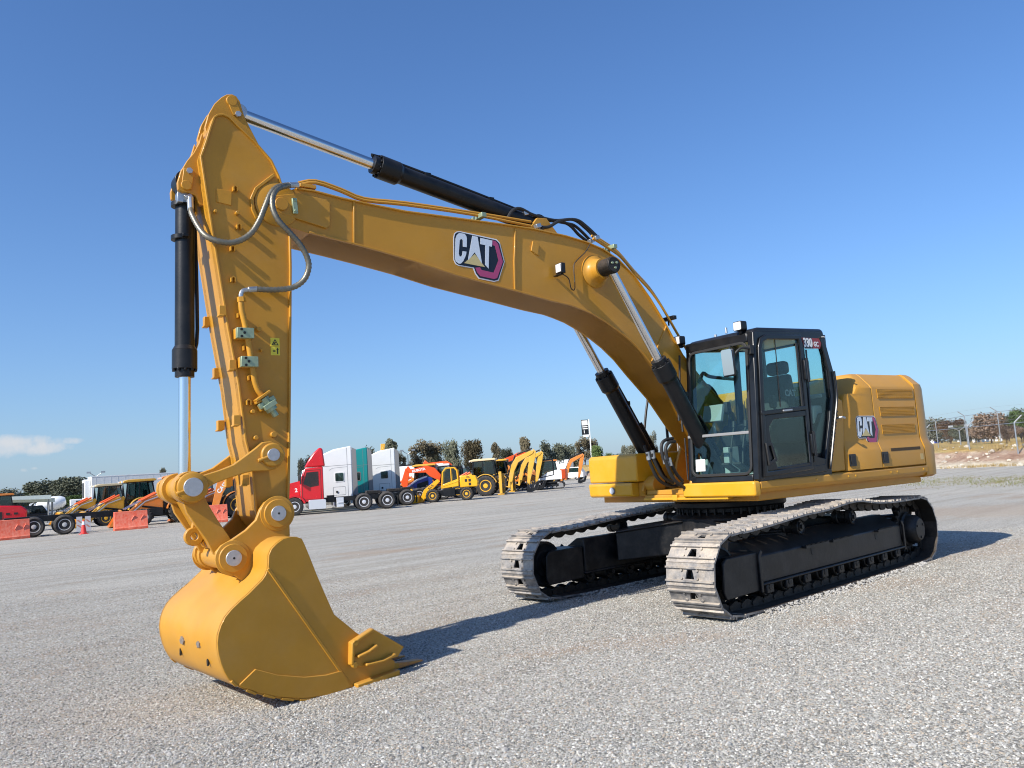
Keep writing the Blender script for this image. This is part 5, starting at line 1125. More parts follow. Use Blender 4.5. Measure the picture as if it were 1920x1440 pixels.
# ---------------- backhoe loaders
def backhoe(label, px, dist, paint, roof, tilt=0, rimm=None, rear='folded', lift=0, blk=False, word=None):
    t = thing('backhoe_loader', label, 'backhoe', gpos(px, dist), view_az(px) + math.pi / 2 + tilt, 'backhoe loaders parked in a line')
    rimm = rimm or RIMY
    b = MB(); b.prism([(1.0, .85), (2.45, .85), (2.5, 1.2), (2.35, 1.42), (1.0, 1.6)], 'y', -.42, .42); part(b, 'hood', paint, t, .05)
    b = MB(); b.b2(-1.0, 2.6, -.35, .35, .45, .8); b.b2(-.6, 1.0, -.62, .62, .62, 1.3); b.b2(1.05, 1.9, .45, .75, .5, .95); part(b, 'chassis', BLK, t, .03)
    for s in (1, -1):
        b = MB(); b.ribbon(arc(0, .75, .86, 8, 165, 14), .06, 'y', s * .60, s * 1.08); part(b, 'fender', paint, t, .01)
        wheel('rear_wheel', t, 0, s * .88, .76, .46, rimm, .5, True); wheel('front_wheel', t, 2.15, s * .82, .47, .32, rimm, .5, True)
    b = MB()
    for s in (1, -1): b.ribbon([(1.0, 1.3), (.85, 2.64), (-.6, 2.64), (-.78, 1.5), (.5, 1.28)], .09, 'y', s * .70, s * .78, closed=True); b.ribbon([(.18, 1.35), (.15, 2.62)], .07, 'y', s * .70, s * .78)
    for x in (.92, -.68): b.b2(x - .04, x + .04, -.7, .7, 2.55, 2.64); b.b2(x - .04, x + .04, -.7, .7, 1.3, 1.4)
    cf = part(b, 'cab_frame', BLKC, t, .01)
    b = MB(); b.b2(-.3, .15, -.28, .28, 1.35, 1.55); b.b2(-.38, -.22, -.27, .27, 1.5, 2.1); part(b, 'seat', SEATM, t, .05)
    for s in (1, -1):
        b = MB(); b.prism([(.95, 1.4), (.84, 2.58), (.2, 2.58), (.22, 1.36)], 'y', s * .73, s * .74); part(b, 'side_window', GLV, cf)
        b = MB(); b.prism([(.12, 1.5), (.12, 2.58), (-.56, 2.58), (-.70, 1.6)], 'y', s * .73, s * .74); part(b, 'side_window', GLV, cf)
    b = MB(); b.b2(.88, .89, -.68, .68, 1.42, 2.55); part(b, 'windscreen', GLV, cf)
    b = MB(); b.prism([(1.12, 2.62), (1.10, 2.72), (.8, 2.80), (-.75, 2.80), (-.85, 2.72), (-.85, 2.65)], 'y', -.84, .84); rf = part(b, 'roof', roof, t, .03)
    for y in (-.6, .6):
        b = MB(); b.b2(1.1, 1.2, y - .1, y + .1, 2.6, 2.72); part(b, 'work_light', LMP, rf, .01)
    # loader arms and bucket
    for s in (1, -1):
        b = MB(); b.prism([(.95, 1.58), (1.08, 1.76), (2.1, 1.45 + lift), (2.95, .72 + lift), (3.15, .25 + lift), (3.0, .22 + lift), (2.72, .62 + lift), (2.02, 1.24 + lift), (1.08, 1.52)], 'y', s * .62, s * .74); a = part(b, 'loader_arm', paint, t, .01)
        b = MB(); b.ribbon([(1.25, 1.62), (2.02, 1.37), (2.72, .78)], .06, 'y', s * .741, s * .746); part(b, 'white_stripe', WTP, a)
        b = MB(); b.cyl((1.35, s * .80, 1.85), (2.25, s * .80, 1.42 + lift), .065, n=10); part(b, 'ram', MUST, a); b = MB(); b.cyl((2.25, s * .80, 1.42 + lift), (3.1, s * .78, .98 + lift), .04, n=10); part(b, 'ram_rod', CHR, a); b = MB(); b.cyl((1.1, s * .68, .9), (2.2, s * .68, 1.1 + lift), .06, n=10); part(b, 'lift_ram', BLK, a)
    b = MB(); z = lift; bk = [(3.2, .1 + z), (3.95, .04 + z), (3.95, .08 + z), (3.35, .16 + z), (3.22, .45 + z), (3.35, .95 + z), (3.28, .98 + z), (3.1, .6 + z)]
    b.prism(bk, 'y', -1.08, 1.08); bo = part(b, 'loader_bucket', paint, t, .01)
    for s in (1, -1):
        b = MB(); b.prism([(3.2, .1 + z), (3.92, .06 + z), (3.38, .95 + z), (3.18, .6 + z)], 'y', s * 1.05, s * 1.09); part(b, 'bucket_side', paint, bo)
    if rear:
        for s in (1, -1):
            b = MB(); b.b2(-1.25, -1.05, s * .98, s * 1.15, .12, 1.75 if s > 0 else 1.6); b.b2(-1.4, -.9, s * .9, s * 1.22, .03, .1); part(b, 'stabiliser', paint, t, .01)
        b = MB(); b.b2(-1.2, -.95, -1.0, 1.0, .5, .85); part(b, 'rear_frame', BLK, t, .02)
        b = MB(); b.prism([(-1.35, .65), (-1.6, .6), (-1.75, 1.4), (-1.95, 2.2), (-2.35, 2.75), (-3.55, 3.2), (-3.75, 3.12), (-3.65, 2.95), (-2.5, 2.35), (-2.15, 1.7), (-1.95, .9), (-1.7, .45)], 'y', -.16, .16); bm_ = part(b, 'boom', paint, t, .02)
        b = MB(); b.prism([(-3.7, 3.3), (-3.9, 3.1), (-3.75, 2.4), (-3.25, .65), (-3.05, .6), (-3.2, 1.9), (-3.45, 2.9)], 'y', -.11, .11); part(b, 'stick', paint, t, .015)
        b = MB(); b.prism([(-3.1, .8), (-3.0, .1), (-3.35, .05), (-3.8, .2), (-4.0, .75), (-3.85, .85), (-3.6, .4), (-3.3, .35)], 'y', -.3, .3); part(b, 'digging_bucket', BLK, t, .01)
        b = MB(); b.cyl((-1.45, .1, 1.0), (-2.3, .1, 2.9), .06, n=10); b.cyl((-2.4, 0, 2.95), (-3.6, 0, 3.35), .06, n=10); part(b, 'ram', BLK, bm_)
        if word: text('lettering', word, (-2.1, .163, 2.3), .35, WTP, bm_, rot=(math.pi / 2, R(-50), math.pi), off=.02)
    return t
backhoe('yellow backhoe loader with cream roof standing behind the small yellow wheel loader', 912, 61.5, YL2, CREAM, -.12)
backhoe('yellow backhoe loader half hidden behind the cream roofed one, only its raised rear boom clear', 935, 68, YL2, YL2, -.12)
backhoe('yellow backhoe loader with black cab framed in front of the box trailer', 262, 58, YL2, YL2, .18, rear=None)
backhoe('yellow backhoe loader with tan roof nearest the white mixer truck', 205, 68, YL2, CREAM, .18, rear=None)
o = backhoe('orange backhoe loader with white striped arms behind the middle orange barrier', 338, 52.5, OR1, OR1, .12, RIMW, rear=None)
o = backhoe('orange backhoe loader with lettered loader arm seen through the bucket linkage', 440, 54, OR1, OR1, .12, rear=None)
arm = [c for c in o.children if c.name.startswith('loader_arm')][0]
text('lettering', 'CASE', (1.95, .748, 1.35), .20, WTP, arm, rot=(math.pi / 2, R(-34), math.pi), off=.012)
# ---------------- small wheel loader
t = thing('wheel_loader', 'small bright yellow wheel loader with lowered bucket in front of the backhoes', 'loader', gpos(811, 54.5), view_az(811) + math.pi / 2 - .1)
YB = mat('loader_yellow', (.86, .43, .01), .35, coat=.3)
for x in (0, -2.25):
    for s in (1, -1): wheel('wheel', t, x, s * .72, .43, .36, RIMY, .5, True)
b = MB(); b.b2(-2.9, .3, -.4, .4, .4, .75); b.b2(-1.5, -.7, .35, .75, .35, .85); part(b, 'chassis', BLK, t, .02)
b = MB(); b.prism([(-1.85, .85), (-3.0, .85), (-3.05, 1.2), (-2.9, 1.6), (-1.85, 1.65)], 'y', -.62, .62); hd_ = part(b, 'engine_cover', YB, t, .06)
for x, z in ((-2.25, 1.3), (-2.5, 1.3), (-2.5, 1.05)):
    b = MB(); b.b2(x - .08, x + .08, .62, .63, z - .09, z + .09); part(b, 'air_vent', RUB, hd_)
text('lettering', 'KUL', (-2.4, .63, 1.52), .12, RUB, hd_, off=.004)
b = MB(); b.prism([(-.55, .85), (-.6, 1.1), (-1.75, 1.45), (-1.75, .95)], 'y', -.6, .6); part(b, 'cab_base', YB, t, .03)
b = MB()
for s in (1, -1): b.ribbon([(-.62, 1.0), (-.72, 1.95), (-.95, 2.2), (-1.5, 2.2), (-1.68, 2.0), (-1.72, 1.3)], .08, 'y', s * .54, s * .62, closed=True); b.ribbon([(-1.28, 1.2), (-1.28, 2.2)], .06, 'y', s * .55, s * .61)
b.b2(-1.55, -.9, -.6, .6, 2.16, 2.24); part(b, 'cab_frame', YB, t, .01)
for s in (1, -1): b = MB(); b.prism([(-.68, 1.1), (-.76, 1.95), (-.95, 2.15), (-1.5, 2.15), (-1.66, 1.95), (-1.68, 1.4)], 'y', s * .57, s * .575); part(b, 'side_window', GLV, t)
for s in (1, -1):
    b = MB(); b.prism([(-.45, 1.35), (-.3, 1.5), (.6, .85), (.85, .3), (1.0, .05), (.72, .02), (.5, .45), (.25, .7)], 'y', s * .32, s * .40); a = part(b, 'loader_arm', YB, t, .01)
    if s > 0: text('lettering', 'KUL', (.12, .403, 1.02), .24, RUB, a, rot=(math.pi / 2, R(-38), math.pi), off=.006)
b = MB(); b.prism([(.95, .02), (2.15, -.0), (2.15, .04), (1.35, .18), (1.15, .45), (1.45, .95), (1.38, .98), (.95, .5)], 'y', -.8, .8); bo = part(b, 'loader_bucket', YB, t, .01)
for s in (1, -1): b = MB(); b.prism([(.97, .05), (2.0, .03), (1.42, .92), (1.0, .5)], 'y', s * .78, s * .81); part(b, 'bucket_side', YB, bo)
# ---------------- crawler excavators in the background
def digger(name, label, px, dist, bodyc, cabc, cwc, armc, tilt=0, boom=None, stick=None, bucket=None, grp='background excavators', word=None, scale=1, wpos=(2.2, 2.2), wrot=-20):
    t = thing(name, label, 'excavator', gpos(px, dist), view_az(px) + math.pi / 2 + tilt, 0, scale=scale) if False else thing(name, label, 'excavator', gpos(px, dist), view_az(px) + math.pi / 2 + tilt, grp, scale)
    for s in (1, -1):
        b = MB(); b.ribbon(arc(-1.05, .31, .28, 90, 270, 8) + arc(1.05, .31, .28, -90, 90, 8), .06, 'y', s * .6, s * 1.0, closed=True); tr_ = part(b, 'track', RUB, t)
        b = MB(); b.b2(-1.1, 1.1, s * .65, s * .93, .2, .42); part(b, 'track_frame', UND, tr_, .02)
        for x in (-1.05, -.55, -.2, .2, .55, 1.05): b = MB(); b.cyl((x, s * .64, .31 if abs(x) > 1 else .17), (x, s * .98, .31 if abs(x) > 1 else .17), .2 if abs(x) > 1 else .09, n=14); part(b, 'roller', GRY, tr_)
    b = MB(); b.b2(-.7, .7, -.6, .6, .35, .62); b.cyl((0, 0, .6), (0, 0, .78), .4, n=20); part(b, 'slew_base', BLK, t, .02)
    b = MB(); b.prism([(-1.2, .78), (-1.2, 1.5), (-.9, 1.62), (0, 1.45), (.75, 1.0), (.85, .78)], 'y', -.95, .95); part(b, 'body', bodyc, t, .05)
    b = MB(); b.prism([(x, y) for x, y in [(-1.15, -.98), (-1.15, .98), (-1.5, .8), (-1.65, .4), (-1.65, -.4), (-1.5, -.8)]], 'z', .8, 1.62); part(b, 'counterweight', cwc, t, .05)
    b = MB(); 
    for s in (.93, .02): b.ribbon([(.75, 1.0), (.62, 2.45), (-.45, 2.5), (-.5, 1.2)], .09, 'y', s - .03, s + .03, closed=True)
    b.b2(-.48, .64, .0, .95, 2.45, 2.54); cf = part(b, 'cab', cabc, t, .02)
    b = MB(); b.prism([(.7, 1.1), (.58, 2.4), (-.4, 2.42), (-.45, 1.3)], 'y', .93, .94); part(b, 'side_window', GLV, cf); b = MB(); b.prism([(.05, 1.1), (.9, 1.1), (.9, 2.4), (.05, 2.4)], 'x', .66, .67); part(b, 'windscreen', GLV, cf)
    b = MB(); b.prism(boom, 'y', -.45, -.2); bm_ = part(b, 'boom', armc, t, .02)
    b = MB(); b.prism(stick, 'y', -.42, -.23); part(b, 'stick', armc, t, .02)
    if bucket: b = MB(); b.prism(bucket, 'y', -.6, 0.0); part(b, 'bucket', BLK, t, .02)
    b = MB(); p = boom[0]; q = boom[len(boom) // 2]; b.cyl((p[0] + .35, -.12, p[1] - .1), ((p[0] + q[0]) / 2, -.12, (p[1] + q[1]) / 2 - .1), .05, n=10); part(b, 'ram', BLK, bm_)
    if word: text('lettering', word, (wpos[0], -.195, wpos[1]), .26, WTP, bm_, rot=(math.pi / 2, R(wrot), math.pi), off=.01)
    return t
BO = [(.4, 1.1), (.9, 2.2), (1.7, 2.75), (3.6, 2.55), (3.7, 2.3), (1.9, 2.35), (1.3, 1.9), (.8, 1.0)]
ST = [(3.35, 2.75), (3.75, 2.75), (4.3, .9), (4.1, .85), (3.5, 2.2)]
BU = [(4.0, 1.0), (4.4, .9), (4.5, .4), (4.1, .15), (3.7, .3), (3.9, .6)]
digger('compact_excavator', 'black and white compact excavator with orange counterweight beside the far fence', 1028, 69, WTP, BLKC, ORR, BLK, -.05, BO, ST, BU)
digger('compact_excavator', 'red orange compact excavator whose lettered boom shows over the small wheel loader', 838, 66, ORR, BLKC, ORR, ORR, -.1, BO, ST, BU, word='KUBOTA', wpos=(2.6, 2.5), wrot=5)
digger('compact_excavator', 'red orange compact excavator with flat raised boom behind the first lettered one', 858, 74, ORR, BLKC, GRY, ORR, -.1, [(x, z + .5) for x, z in BO], [(x, z + .5) for x, z in ST], BU, word='KUBOTA', wpos=(2.6, 3.0), wrot=5)
digger('excavator', 'large red orange excavator with its boom stretched low behind the cream roofed backhoe', 870, 92, ORR, BLKC, ORR, ORR, math.pi, [(.4, 1.2), (2.2, 2.5), (5.6, 3.4), (5.9, 3.2), (3.2, 1.9), (.9, 1.0)], [(5.3, 3.5), (6.0, 3.5), (6.2, 1.5), (6.0, 1.5)], None)
digger('excavator', 'tall yellow excavator stick rising behind the white sleeper tractor', 760, 100, YL2, BLKC, YL2, YL2, 0, [(.4, 1.2), (1.2, 3.0), (1.9, 4.3), (2.1, 4.0), (1.6, 2.6), (.9, 1.0)], [(1.7, 4.6), (2.1, 4.6), (2.3, 2.0), (2.1, 2.0)], None, scale=1.35)
# orange arm and bucket of a backhoe facing away, at the right of the line
t = backhoe('orange backhoe loader at the right end of the line, arched boom over black bucket', 1031, 84, OR1, OR1, .05)
t.scale = (.95,) * 3
# ---------------- barriers and cone
def barrier_mesh():
    b = MB(); L = 1.0
    sec = [(-.28, 0), (-.28, .12), (-.22, .2), (-.10, .95), (.10, .95), (.22, .2), (.28, .12), (.28, 0)]
    b.prism(sec, 'x', -L, L)
    for x in (-.55, .0): b.ribbon([(x - .2, .72), (x, .48), (x - .2, .26)], .03, 'y', .15, .19)
    b.b2(-.2, .2, -.285, .285, -.0, .07)
    me = b.mesh('barrier', ORB); return me
BM = barrier_mesh()
for (xa, ya), (xb, yb), lb in (((-2, 1014), (55, 1011), 'orange plastic road barrier at the left edge, half in front of the twin wheels'), ((212, 994), (275, 989), 'orange plastic road barrier standing alone in front of the orange backhoe'), ((381, 981), (424, 977), 'orange plastic road barrier seen between the bucket links and the stick')):
    A, B = G(xa, ya), G(xb, yb); c = (A + B) / 2; d = 46.5; c = (gpos(xa, d) + gpos(xb, d)) / 2; o = inst('road_barrier', BM, None, c, (0, 0, view_az((xa + xb) / 2) + math.pi / 2 + .15), ((gpos(xa, d) - gpos(xb, d)).length / 2, 1, 1)); tag(o, lb, 'barrier', 'orange plastic road barriers')
    m_ = o.modifiers.new('bevel', 'BEVEL'); m_.width = .02; m_.segments = 2
c = gpos(156, 45.5); t = thing('traffic_cone', 'red traffic cone with white collar in front of the grey chevron boards', 'cone', c)
b = MB(); b.b2(-.18, .18, -.18, .18, 0, .03); b.lathe([(.14, .03), (.035, .7), (0, .7)], (0, 0, 0), 'z', 20); part(b, 'cone_body', mat('cone_red', (.85, .05, .04), .5), t)
b = MB(); b.lathe([(.084, .46), (.058, .62)], (0, 0, 0), 'z', 20); b.v = [(x * 1.04, y * 1.04, z) for x, y, z in b.v]; part(b, 'collar', WTP, t)
for px_, lb in ((148, 'grey chevron board left of the red cone'), (164, 'grey chevron board right of the red cone')):
    t = thing('chevron_board', lb, 'board', gpos(px_, 46.6), view_az(px_)); b = MB(); b.b2(-.01, .01, -.13, .13, .1, .85); part(b, 'panel', mat('board_grey', (.5, .5, .52), .5), t)
    b = MB(); 
    for z in (.3, .55): b.prism([(-.12, z), (-.03, z), (.12, z + .14), (.03, z + .14)], 'x', -.016, -.0105)
    part(b, 'stripe', mat('stripe_rust', (.45, .2, .15), .5), t); b = MB(); b.b2(-.015, .015, -.03, .03, 0, .1); part(b, 'foot', GRY, t)
# ---------------- bare lorry chassis with twin wheels
t = thing('lorry_chassis', 'bare black lorry chassis with two pairs of twin wheels beside the left barrier', 'truck', gpos(118, 48.2), view_az(117) + math.pi / 2 + .06)
for x in (0, 1.35):
    for s in (1, -1):
        w1 = wheel('wheel', t, x, s * .85, .50, .58, RIMW, .52)
b = MB(); b.b2(-2.5, 2.6, .36, .48, .72, 1.02); b.b2(-2.5, 2.6, -.48, -.36, .72, 1.02); b.b2(-2.55, -2.4, -.5, .5, .7, 1.0)
for x in (0, 1.5): b.cyl((x, -.8, .52), (x, .8, .52), .12, n=10)
part(b, 'frame_rail', BLK, t, .01)
b = MB(); b.b2(-.9, 2.2, .5, .8, .5, .55); part(b, 'suspension', BLK, t, .01)
# ---------------- box trailer
t = thing('box_trailer', 'long white box trailer standing behind the backhoes', 'trailer', gpos(168, 86), view_az(171) + math.pi / 2 + .12)
b = MB(); b.b2(-11.6, 0, -1.3, 1.3, 1.2, 3.9); bx = part(b, 'box', CONC, t, .03)
b = MB(); b.b2(-11.62, .02, -1.32, 1.32, 3.88, 3.95); b.b2(-11.62, .02, -1.32, 1.32, 1.15, 1.3); part(b, 'rail', WTP, bx)
for i in range(17): b = MB(); x = -.4 - i * .62; b.b2(x, x + .03, 1.301, 1.31, 1.3, 3.87); part(b, 'side_rib', CONC, bx)
b = MB(); b.prism(rrect(-.85, 1.5, .85, 3.7, .2), 'x', .0, .55); part(b, 'cooling_unit', WTP, t, .08); b = MB(); b.prism(rrect(-.6, 2.0, .6, 3.4, .1), 'x', .551, .56); part(b, 'unit_grille', RUB, t)
for x in (-9.6, -8.3):
    for s in (1, -1): wheel('wheel', t, x, s * .95, .5, .55, RIMW)
b = MB(); b.b2(-2.4, -2.25, -.8, -.65, 0, 1.2); b.b2(-2.4, -2.25, .65, .8, 0, 1.2); part(b, 'landing_leg', GRY, t)
# ---------------- concrete mixer
t = thing('mixer_truck', 'white concrete mixer truck in front of the dark trees on the left', 'truck', gpos(118, 160), view_az(108) - math.pi / 2 + .02)
b = MB(); b.lathe([(0, -2.9), (.45, -2.85), (.75, -2.2), (1.15, -.9), (1.2, .2), (1.0, 1.3), (.6, 1.9), (0, 2.0)], (0, 0, 0), 'x', 28); M = Matrix.Rotation(R(-10), 3, 'Y'); b.v = [tuple(M @ Vector(v) + Vector((-1.5, 0, 2.25))) for v in b.v]; part(b, 'drum', WTP, t)
b = MB(); b.b2(1.0, 2.9, -1.1, 1.1, .9, 2.7); cb_ = part(b, 'cab', WTP, t, .12); b = MB(); b.b2(2.9, 2.92, -1.0, 1.0, 1.7, 2.5); part(b, 'windscreen', GLV, cb_)
for s in (1, -1): b = MB(); b.b2(1.9, 2.7, s * 1.1, s * 1.12, 1.7, 2.45); part(b, 'side_window', GLV, cb_)
b = MB(); b.b2(-4.6, 2.8, -.45, .45, .7, 1.0); b.b2(-4.3, -4.1, -.5, .5, 1.0, 2.4); part(b, 'chassis', WTP, t, .02)
b = MB(); b.prism([(-4.3, 2.6), (-5.0, 2.4), (-5.2, 1.2), (-5.0, 1.2), (-4.7, 2.2)], 'y', -.4, .4); part(b, 'chute', WTP, t, .02)
for x in (2.2, -2.6, -3.9):
    for s in (1, -1): wheel('wheel', t, x, s * .95, .5, .45, RIMW)
# ---------------- red bonnet truck, pickup, canopies, cab at the left edge
t = thing('bonnet_truck', 'red bonneted truck with white roof cut by the left edge', 'truck', gpos(28, 58), view_az(28) + math.pi / 2 + math.pi)
b = MB(); b.prism([(.6, .7), (.65, 1.35), (.3, 1.6), (-1.6, 1.75), (-1.6, .7)], 'y', -.9, .9); h_ = part(b, 'hood', RED, t, .08)
for x in (.05, -.35): b = MB(); b.b2(x - .1, x + .1, -.92, -.90, 1.1, 1.22); part(b, 'hood_vent', RUB, h_)
b = MB(); b.b2(-.9, -.65, -.92, -.90, .85, 1.3); part(b, 'side_grille', RUB, h_)
b = MB(); b.b2(-3.2, -1.6, -1.0, 1.0, .7, 2.0); part(b, 'cab', RED, t, .08); b = MB(); b.b2(.66, .85, -.9, .9, .45, .7); part(b, 'bumper', CHB, t, .02)
for s in (1, -1): wheel('wheel', t, -.4, s * .85, .45, .3, RIMA)
def carbox(name, label, cat, px, dist, m, L=4.5, H=1.75, tilt=.3, grp=None):
    t = thing(name, label, cat, gpos(px, dist), view_az(px) + math.pi / 2 + tilt, grp)
    b = MB(); b.prism([(L / 2, .35), (L / 2, .85), (L / 2 - .1, 1.0), (L * .22, 1.08), (-L / 2, 1.05), (-L / 2, .35)], 'y', -.88, .88); bo_ = part(b, 'body', m, t, .08)
    b = MB(); b.prism([(L * .24, 1.06), (L * .1, H), (-L * .35, H), (-L * .48, 1.06)], 'y', -.78, .78); cb2 = part(b, 'cabin', m, t, .08)
    for s in (1, -1): b = MB(); b.prism([(L * .20, 1.1), (L * .09, H - .1), (-L * .33, H - .1), (-L * .44, 1.1)], 'y', s * .785, s * .79); part(b, 'side_window', GLV, cb2)
    b = MB(); b.add([(L * .25, -.7, 1.09), (L * .25, .7, 1.09), (L * .115, .68, H - .08), (L * .115, -.68, H - .08)], [(0, 1, 2, 3)]); part(b, 'windscreen', GLV, cb2)
    for x in (L * .31, -L * .3):
        for s in (1, -1): wheel('wheel', t, x, s * .76, .35, .24, RIMA)
    for s in (1, -1): b = MB(); b.b2(L / 2 - .03, L / 2 + .01, s * .55, s * .82, .72, .88); part(b, 'headlight', LMP, bo_, .01)
    return t
carbox('parked_car', 'white pickup with dark windscreen beside the red bonneted truck', 'pickup', 66, 150, WTP, 4.6, 1.85, -.9)
carbox('parked_car', 'dark covered pickup under the pale canopy roofs', 'pickup', 44, 100, BLKC, 4.6, 1.9, .2)
for px_, d_, zz_, L_, lb in ((36, 90, 2.3, 2.6, 'pale green flat canopy roof left of the mixer truck'), (58, 92, 2.0, 2.0, 'smaller pale canopy roof right of the green one')):
    t = thing('canopy', lb, 'canopy', gpos(px_, d_), view_az(px_) + math.pi / 2); b = MB(); b.prism([(-L_, zz_), (L_, zz_ + .25), (L_, zz_ + .5), (-L_, zz_ + .4)], 'y', -1.5, 1.5); part(b, 'roof', mat('canopy_%d' % px_, (.60, .66, .60), .5), t)
    for x in (-L_ + .2, L_ - .2):
        for y in (-1.3, 1.3): b = MB(); b.cyl((x, y, 0), (x, y, zz_ + .05), .06, n=8); part(b, 'post', GRY, t)
backhoe('yellow loader cab peeping in at the very left edge above the red truck', 4, 78, YL2, OR1, 0, rear=None)
# a dark blue and white sloping bonnet between tractors and the small loader
t = thing('compact_tractor', 'blue machine with sloping white striped bonnet between lorry wheels and yellow loader', 'tractor', gpos(786, 60), view_az(786) + math.pi / 2 + .1)
b = MB(); b.prism([(1.1, .6), (1.1, .95), (.2, 1.55), (-.5, 1.75), (-.9, 1.6), (-.9, .6)], 'y', -.55, .55); bo_ = part(b, 'bonnet', BLU, t, .05)
b = MB(); b.prism([(.95, 1.08), (.2, 1.58), (-.5, 1.79), (-.5, 1.70), (.2, 1.48), (.95, 1.0)], 'y', -.57, .57); part(b, 'white_stripe', WTP, bo_, .01)
b = MB(); b.prism([(.3, .75), (.25, 1.25), (-.55, 1.45), (-.6, .8)], 'y', .551, .56); part(b, 'side_grille', RUB, bo_)
for x in (.6, -.7):
    for s_ in (1, -1): wheel('wheel', t, x, s_ * .7, .42, .34, GRY, .5, True)
def boxvan(label, px, dist, L, H, tilt, bars=False, rear=None):
    t = thing('box_truck', label, 'truck', gpos(px, dist), view_az(px) + math.pi / 2 + tilt)
    b = MB(); b.b2(-L / 2, L / 2 - 1.5, -1.05, 1.05, .75, H); bx_ = part(b, 'box', WTP, t, .05)
    if rear: b = MB(); b.b2(-L / 2 - .02, -L / 2 + .7, -1.07, 1.07, .73, H + .02); part(b, 'rear_panel', rear, t, .03)
    if bars:
        for i in range(5): b = MB(); b.b2(-L / 2 + .4, -L / 2 + 1.7, 1.051, 1.07, 1.0 + i * .25, 1.1 + i * .25); part(b, 'side_slot', RUB, bx_)
    b = MB(); b.prism([(L / 2 - 1.45, .5), (L / 2, .5), (L / 2, 1.2), (L / 2 - .35, 2.1), (L / 2 - 1.45, 2.1)], 'y', -.95, .95); cb3 = part(b, 'cab', WTP, t, .06)
    for s_ in (1, -1): b = MB(); b.prism([(L / 2 - 1.2, 1.3), (L / 2 - .15, 1.3), (L / 2 - .42, 2.0), (L / 2 - 1.2, 2.0)], 'y', s_ * .951, s_ * .96); part(b, 'side_window', GLV, cb3)
    b = MB(); b.add([(L / 2 + .005, -.85, 1.25), (L / 2 + .005, .85, 1.25), (L / 2 - .33, .85, 2.07), (L / 2 - .33, -.85, 2.07)], [(0, 1, 2, 3)]); part(b, 'windscreen', GLV, cb3)
    b = MB(); b.b2(-L / 2, L / 2 - .2, -.6, .6, .45, .75); part(b, 'chassis', BLK, t)
    for x in (L / 2 - .8, -L / 2 + 1.1):
        for s_ in (1, -1): wheel('wheel', t, x, s_ * .85, .42, .28, RIMW)
    return t
boxvan('white box truck with barred side behind the red orange diggers', 768, 70, 7.0, 2.75, -.1, True)
boxvan('white box truck far behind the compact excavator', 1046, 122, 4.5, 3.0, -.3)
carbox('parked_car', 'white car right of the far white box van behind the compact excavator', 'car', 1068, 112, WTP, 4.4, 1.8, -.3)
# black cab roof of a machine behind the linkage
t = thing('tractor_cab', 'black machine cab rising behind the bucket linkage', 'tractor', gpos(376, 66), view_az(376)); b = MB()
for y in (-.8, .8): b.b2(-.7, .7, y - .05, y + .05, 1.4, 3.1)
b.b2(-.8, .8, -.95, .95, 3.1, 3.25); part(b, 'cab', BLKC, t, .03); b = MB(); b.b2(-1.2, 1.6, -.7, .7, .7, 1.6); part(b, 'body', OR1, t, .05)
b = MB(); b.b2(-.71, -.70, -.74, .74, 1.8, 3.05); part(b, 'rear_window', GLV, t)
for x in (-.6, 1.3):
    for s in (1, -1): wheel('wheel', t, x, s * .85, .6, .4, RIMY)
# red cone behind the excavator
q = G(1586, 916); t = thing('safety_cone', 'small red cone just visible under the excavator side skirt', 'cone', (q.x, q.y, 0)); b = MB(); b.b2(-.2, .2, -.2, .2, 0, .04); b.lathe([(.16, .04), (.05, .7), (0, .7)], (0, 0, 0), 'z', 16); part(b, 'cone_body', MATS['cone_red'], t)
# the raised lettered boom seen through the bucket linkage
def boom_from(t, pts, px0, dist, m, th=.12, name='raised_boom', word=None, wpt=None, wsz=.3, wang=0):
    a = view_az(px0); n_ = Vector((math.cos(a), math.sin(a), 0)); c0 = gpos(px0, dist); rt_ = Vector((math.sin(a), -math.cos(a), 0))
    L = []
    for x, y in pts:
        d = ray(x, y); k = (c0 - CAM).dot(n_) / d.dot(n_); q = CAM + d * k; L.append(((q - c0).dot(rt_), q.z - c0.z))
    b = MB(); b.prism(L, 'y', -th, th); o = part(b, name, m, None, .02)
    # own frame: x to the right of the view, y away from the yard's lane; parented to the thing in world terms
    o.parent = t; Mw = Matrix.Translation(c0) @ Matrix(((rt_.x, n_.x, 0, 0), (rt_.y, n_.y, 0, 0), (0, 0, 1, 0), (0, 0, 0, 1)))
    Mt = Matrix.Translation(t.location) @ Matrix.Rotation(t.rotation_euler.z, 4, 'Z') @ Matrix.Scale(t.scale[0], 4)
    o.matrix_local = Mt.inverted() @ Mw
    if word:
        d = ray(*wpt); k = (c0 - CAM).dot(n_) / d.dot(n_); q = CAM + d * k
        text('lettering', word, ((q - c0).dot(rt_), -th - .004, q.z - c0.z), wsz, WTP, o, rot=(math.pi / 2, -R(wang), 0), off=.012)
    return o
case = [o for o in bpy.data.objects if o.get('label', '').startswith('orange backhoe loader with lettered')][0]
boom_from(case, [(397, 950), (410, 950), (418, 925), (430, 905), (446, 893), (452, 872), (440, 868), (424, 882), (411, 888), (407, 905)], 420, 51.0, OR1, .12, 'raised_boom', 'CASE', (417, 914), .33, 50)
dg = {o['label']: o for o in bpy.data.objects if o.get('category') == 'excavator'}
def strip_(o, names):
    for c in list(o.children):
        if c.name.split('.')[0] in names:
            for g_ in list(c.children): bpy.data.objects.remove(g_)
            bpy.data.objects.remove(c)
o = dg['red orange compact excavator whose lettered boom shows over the small wheel loader']; strip_(o, ('boom', 'stick', 'bucket'))
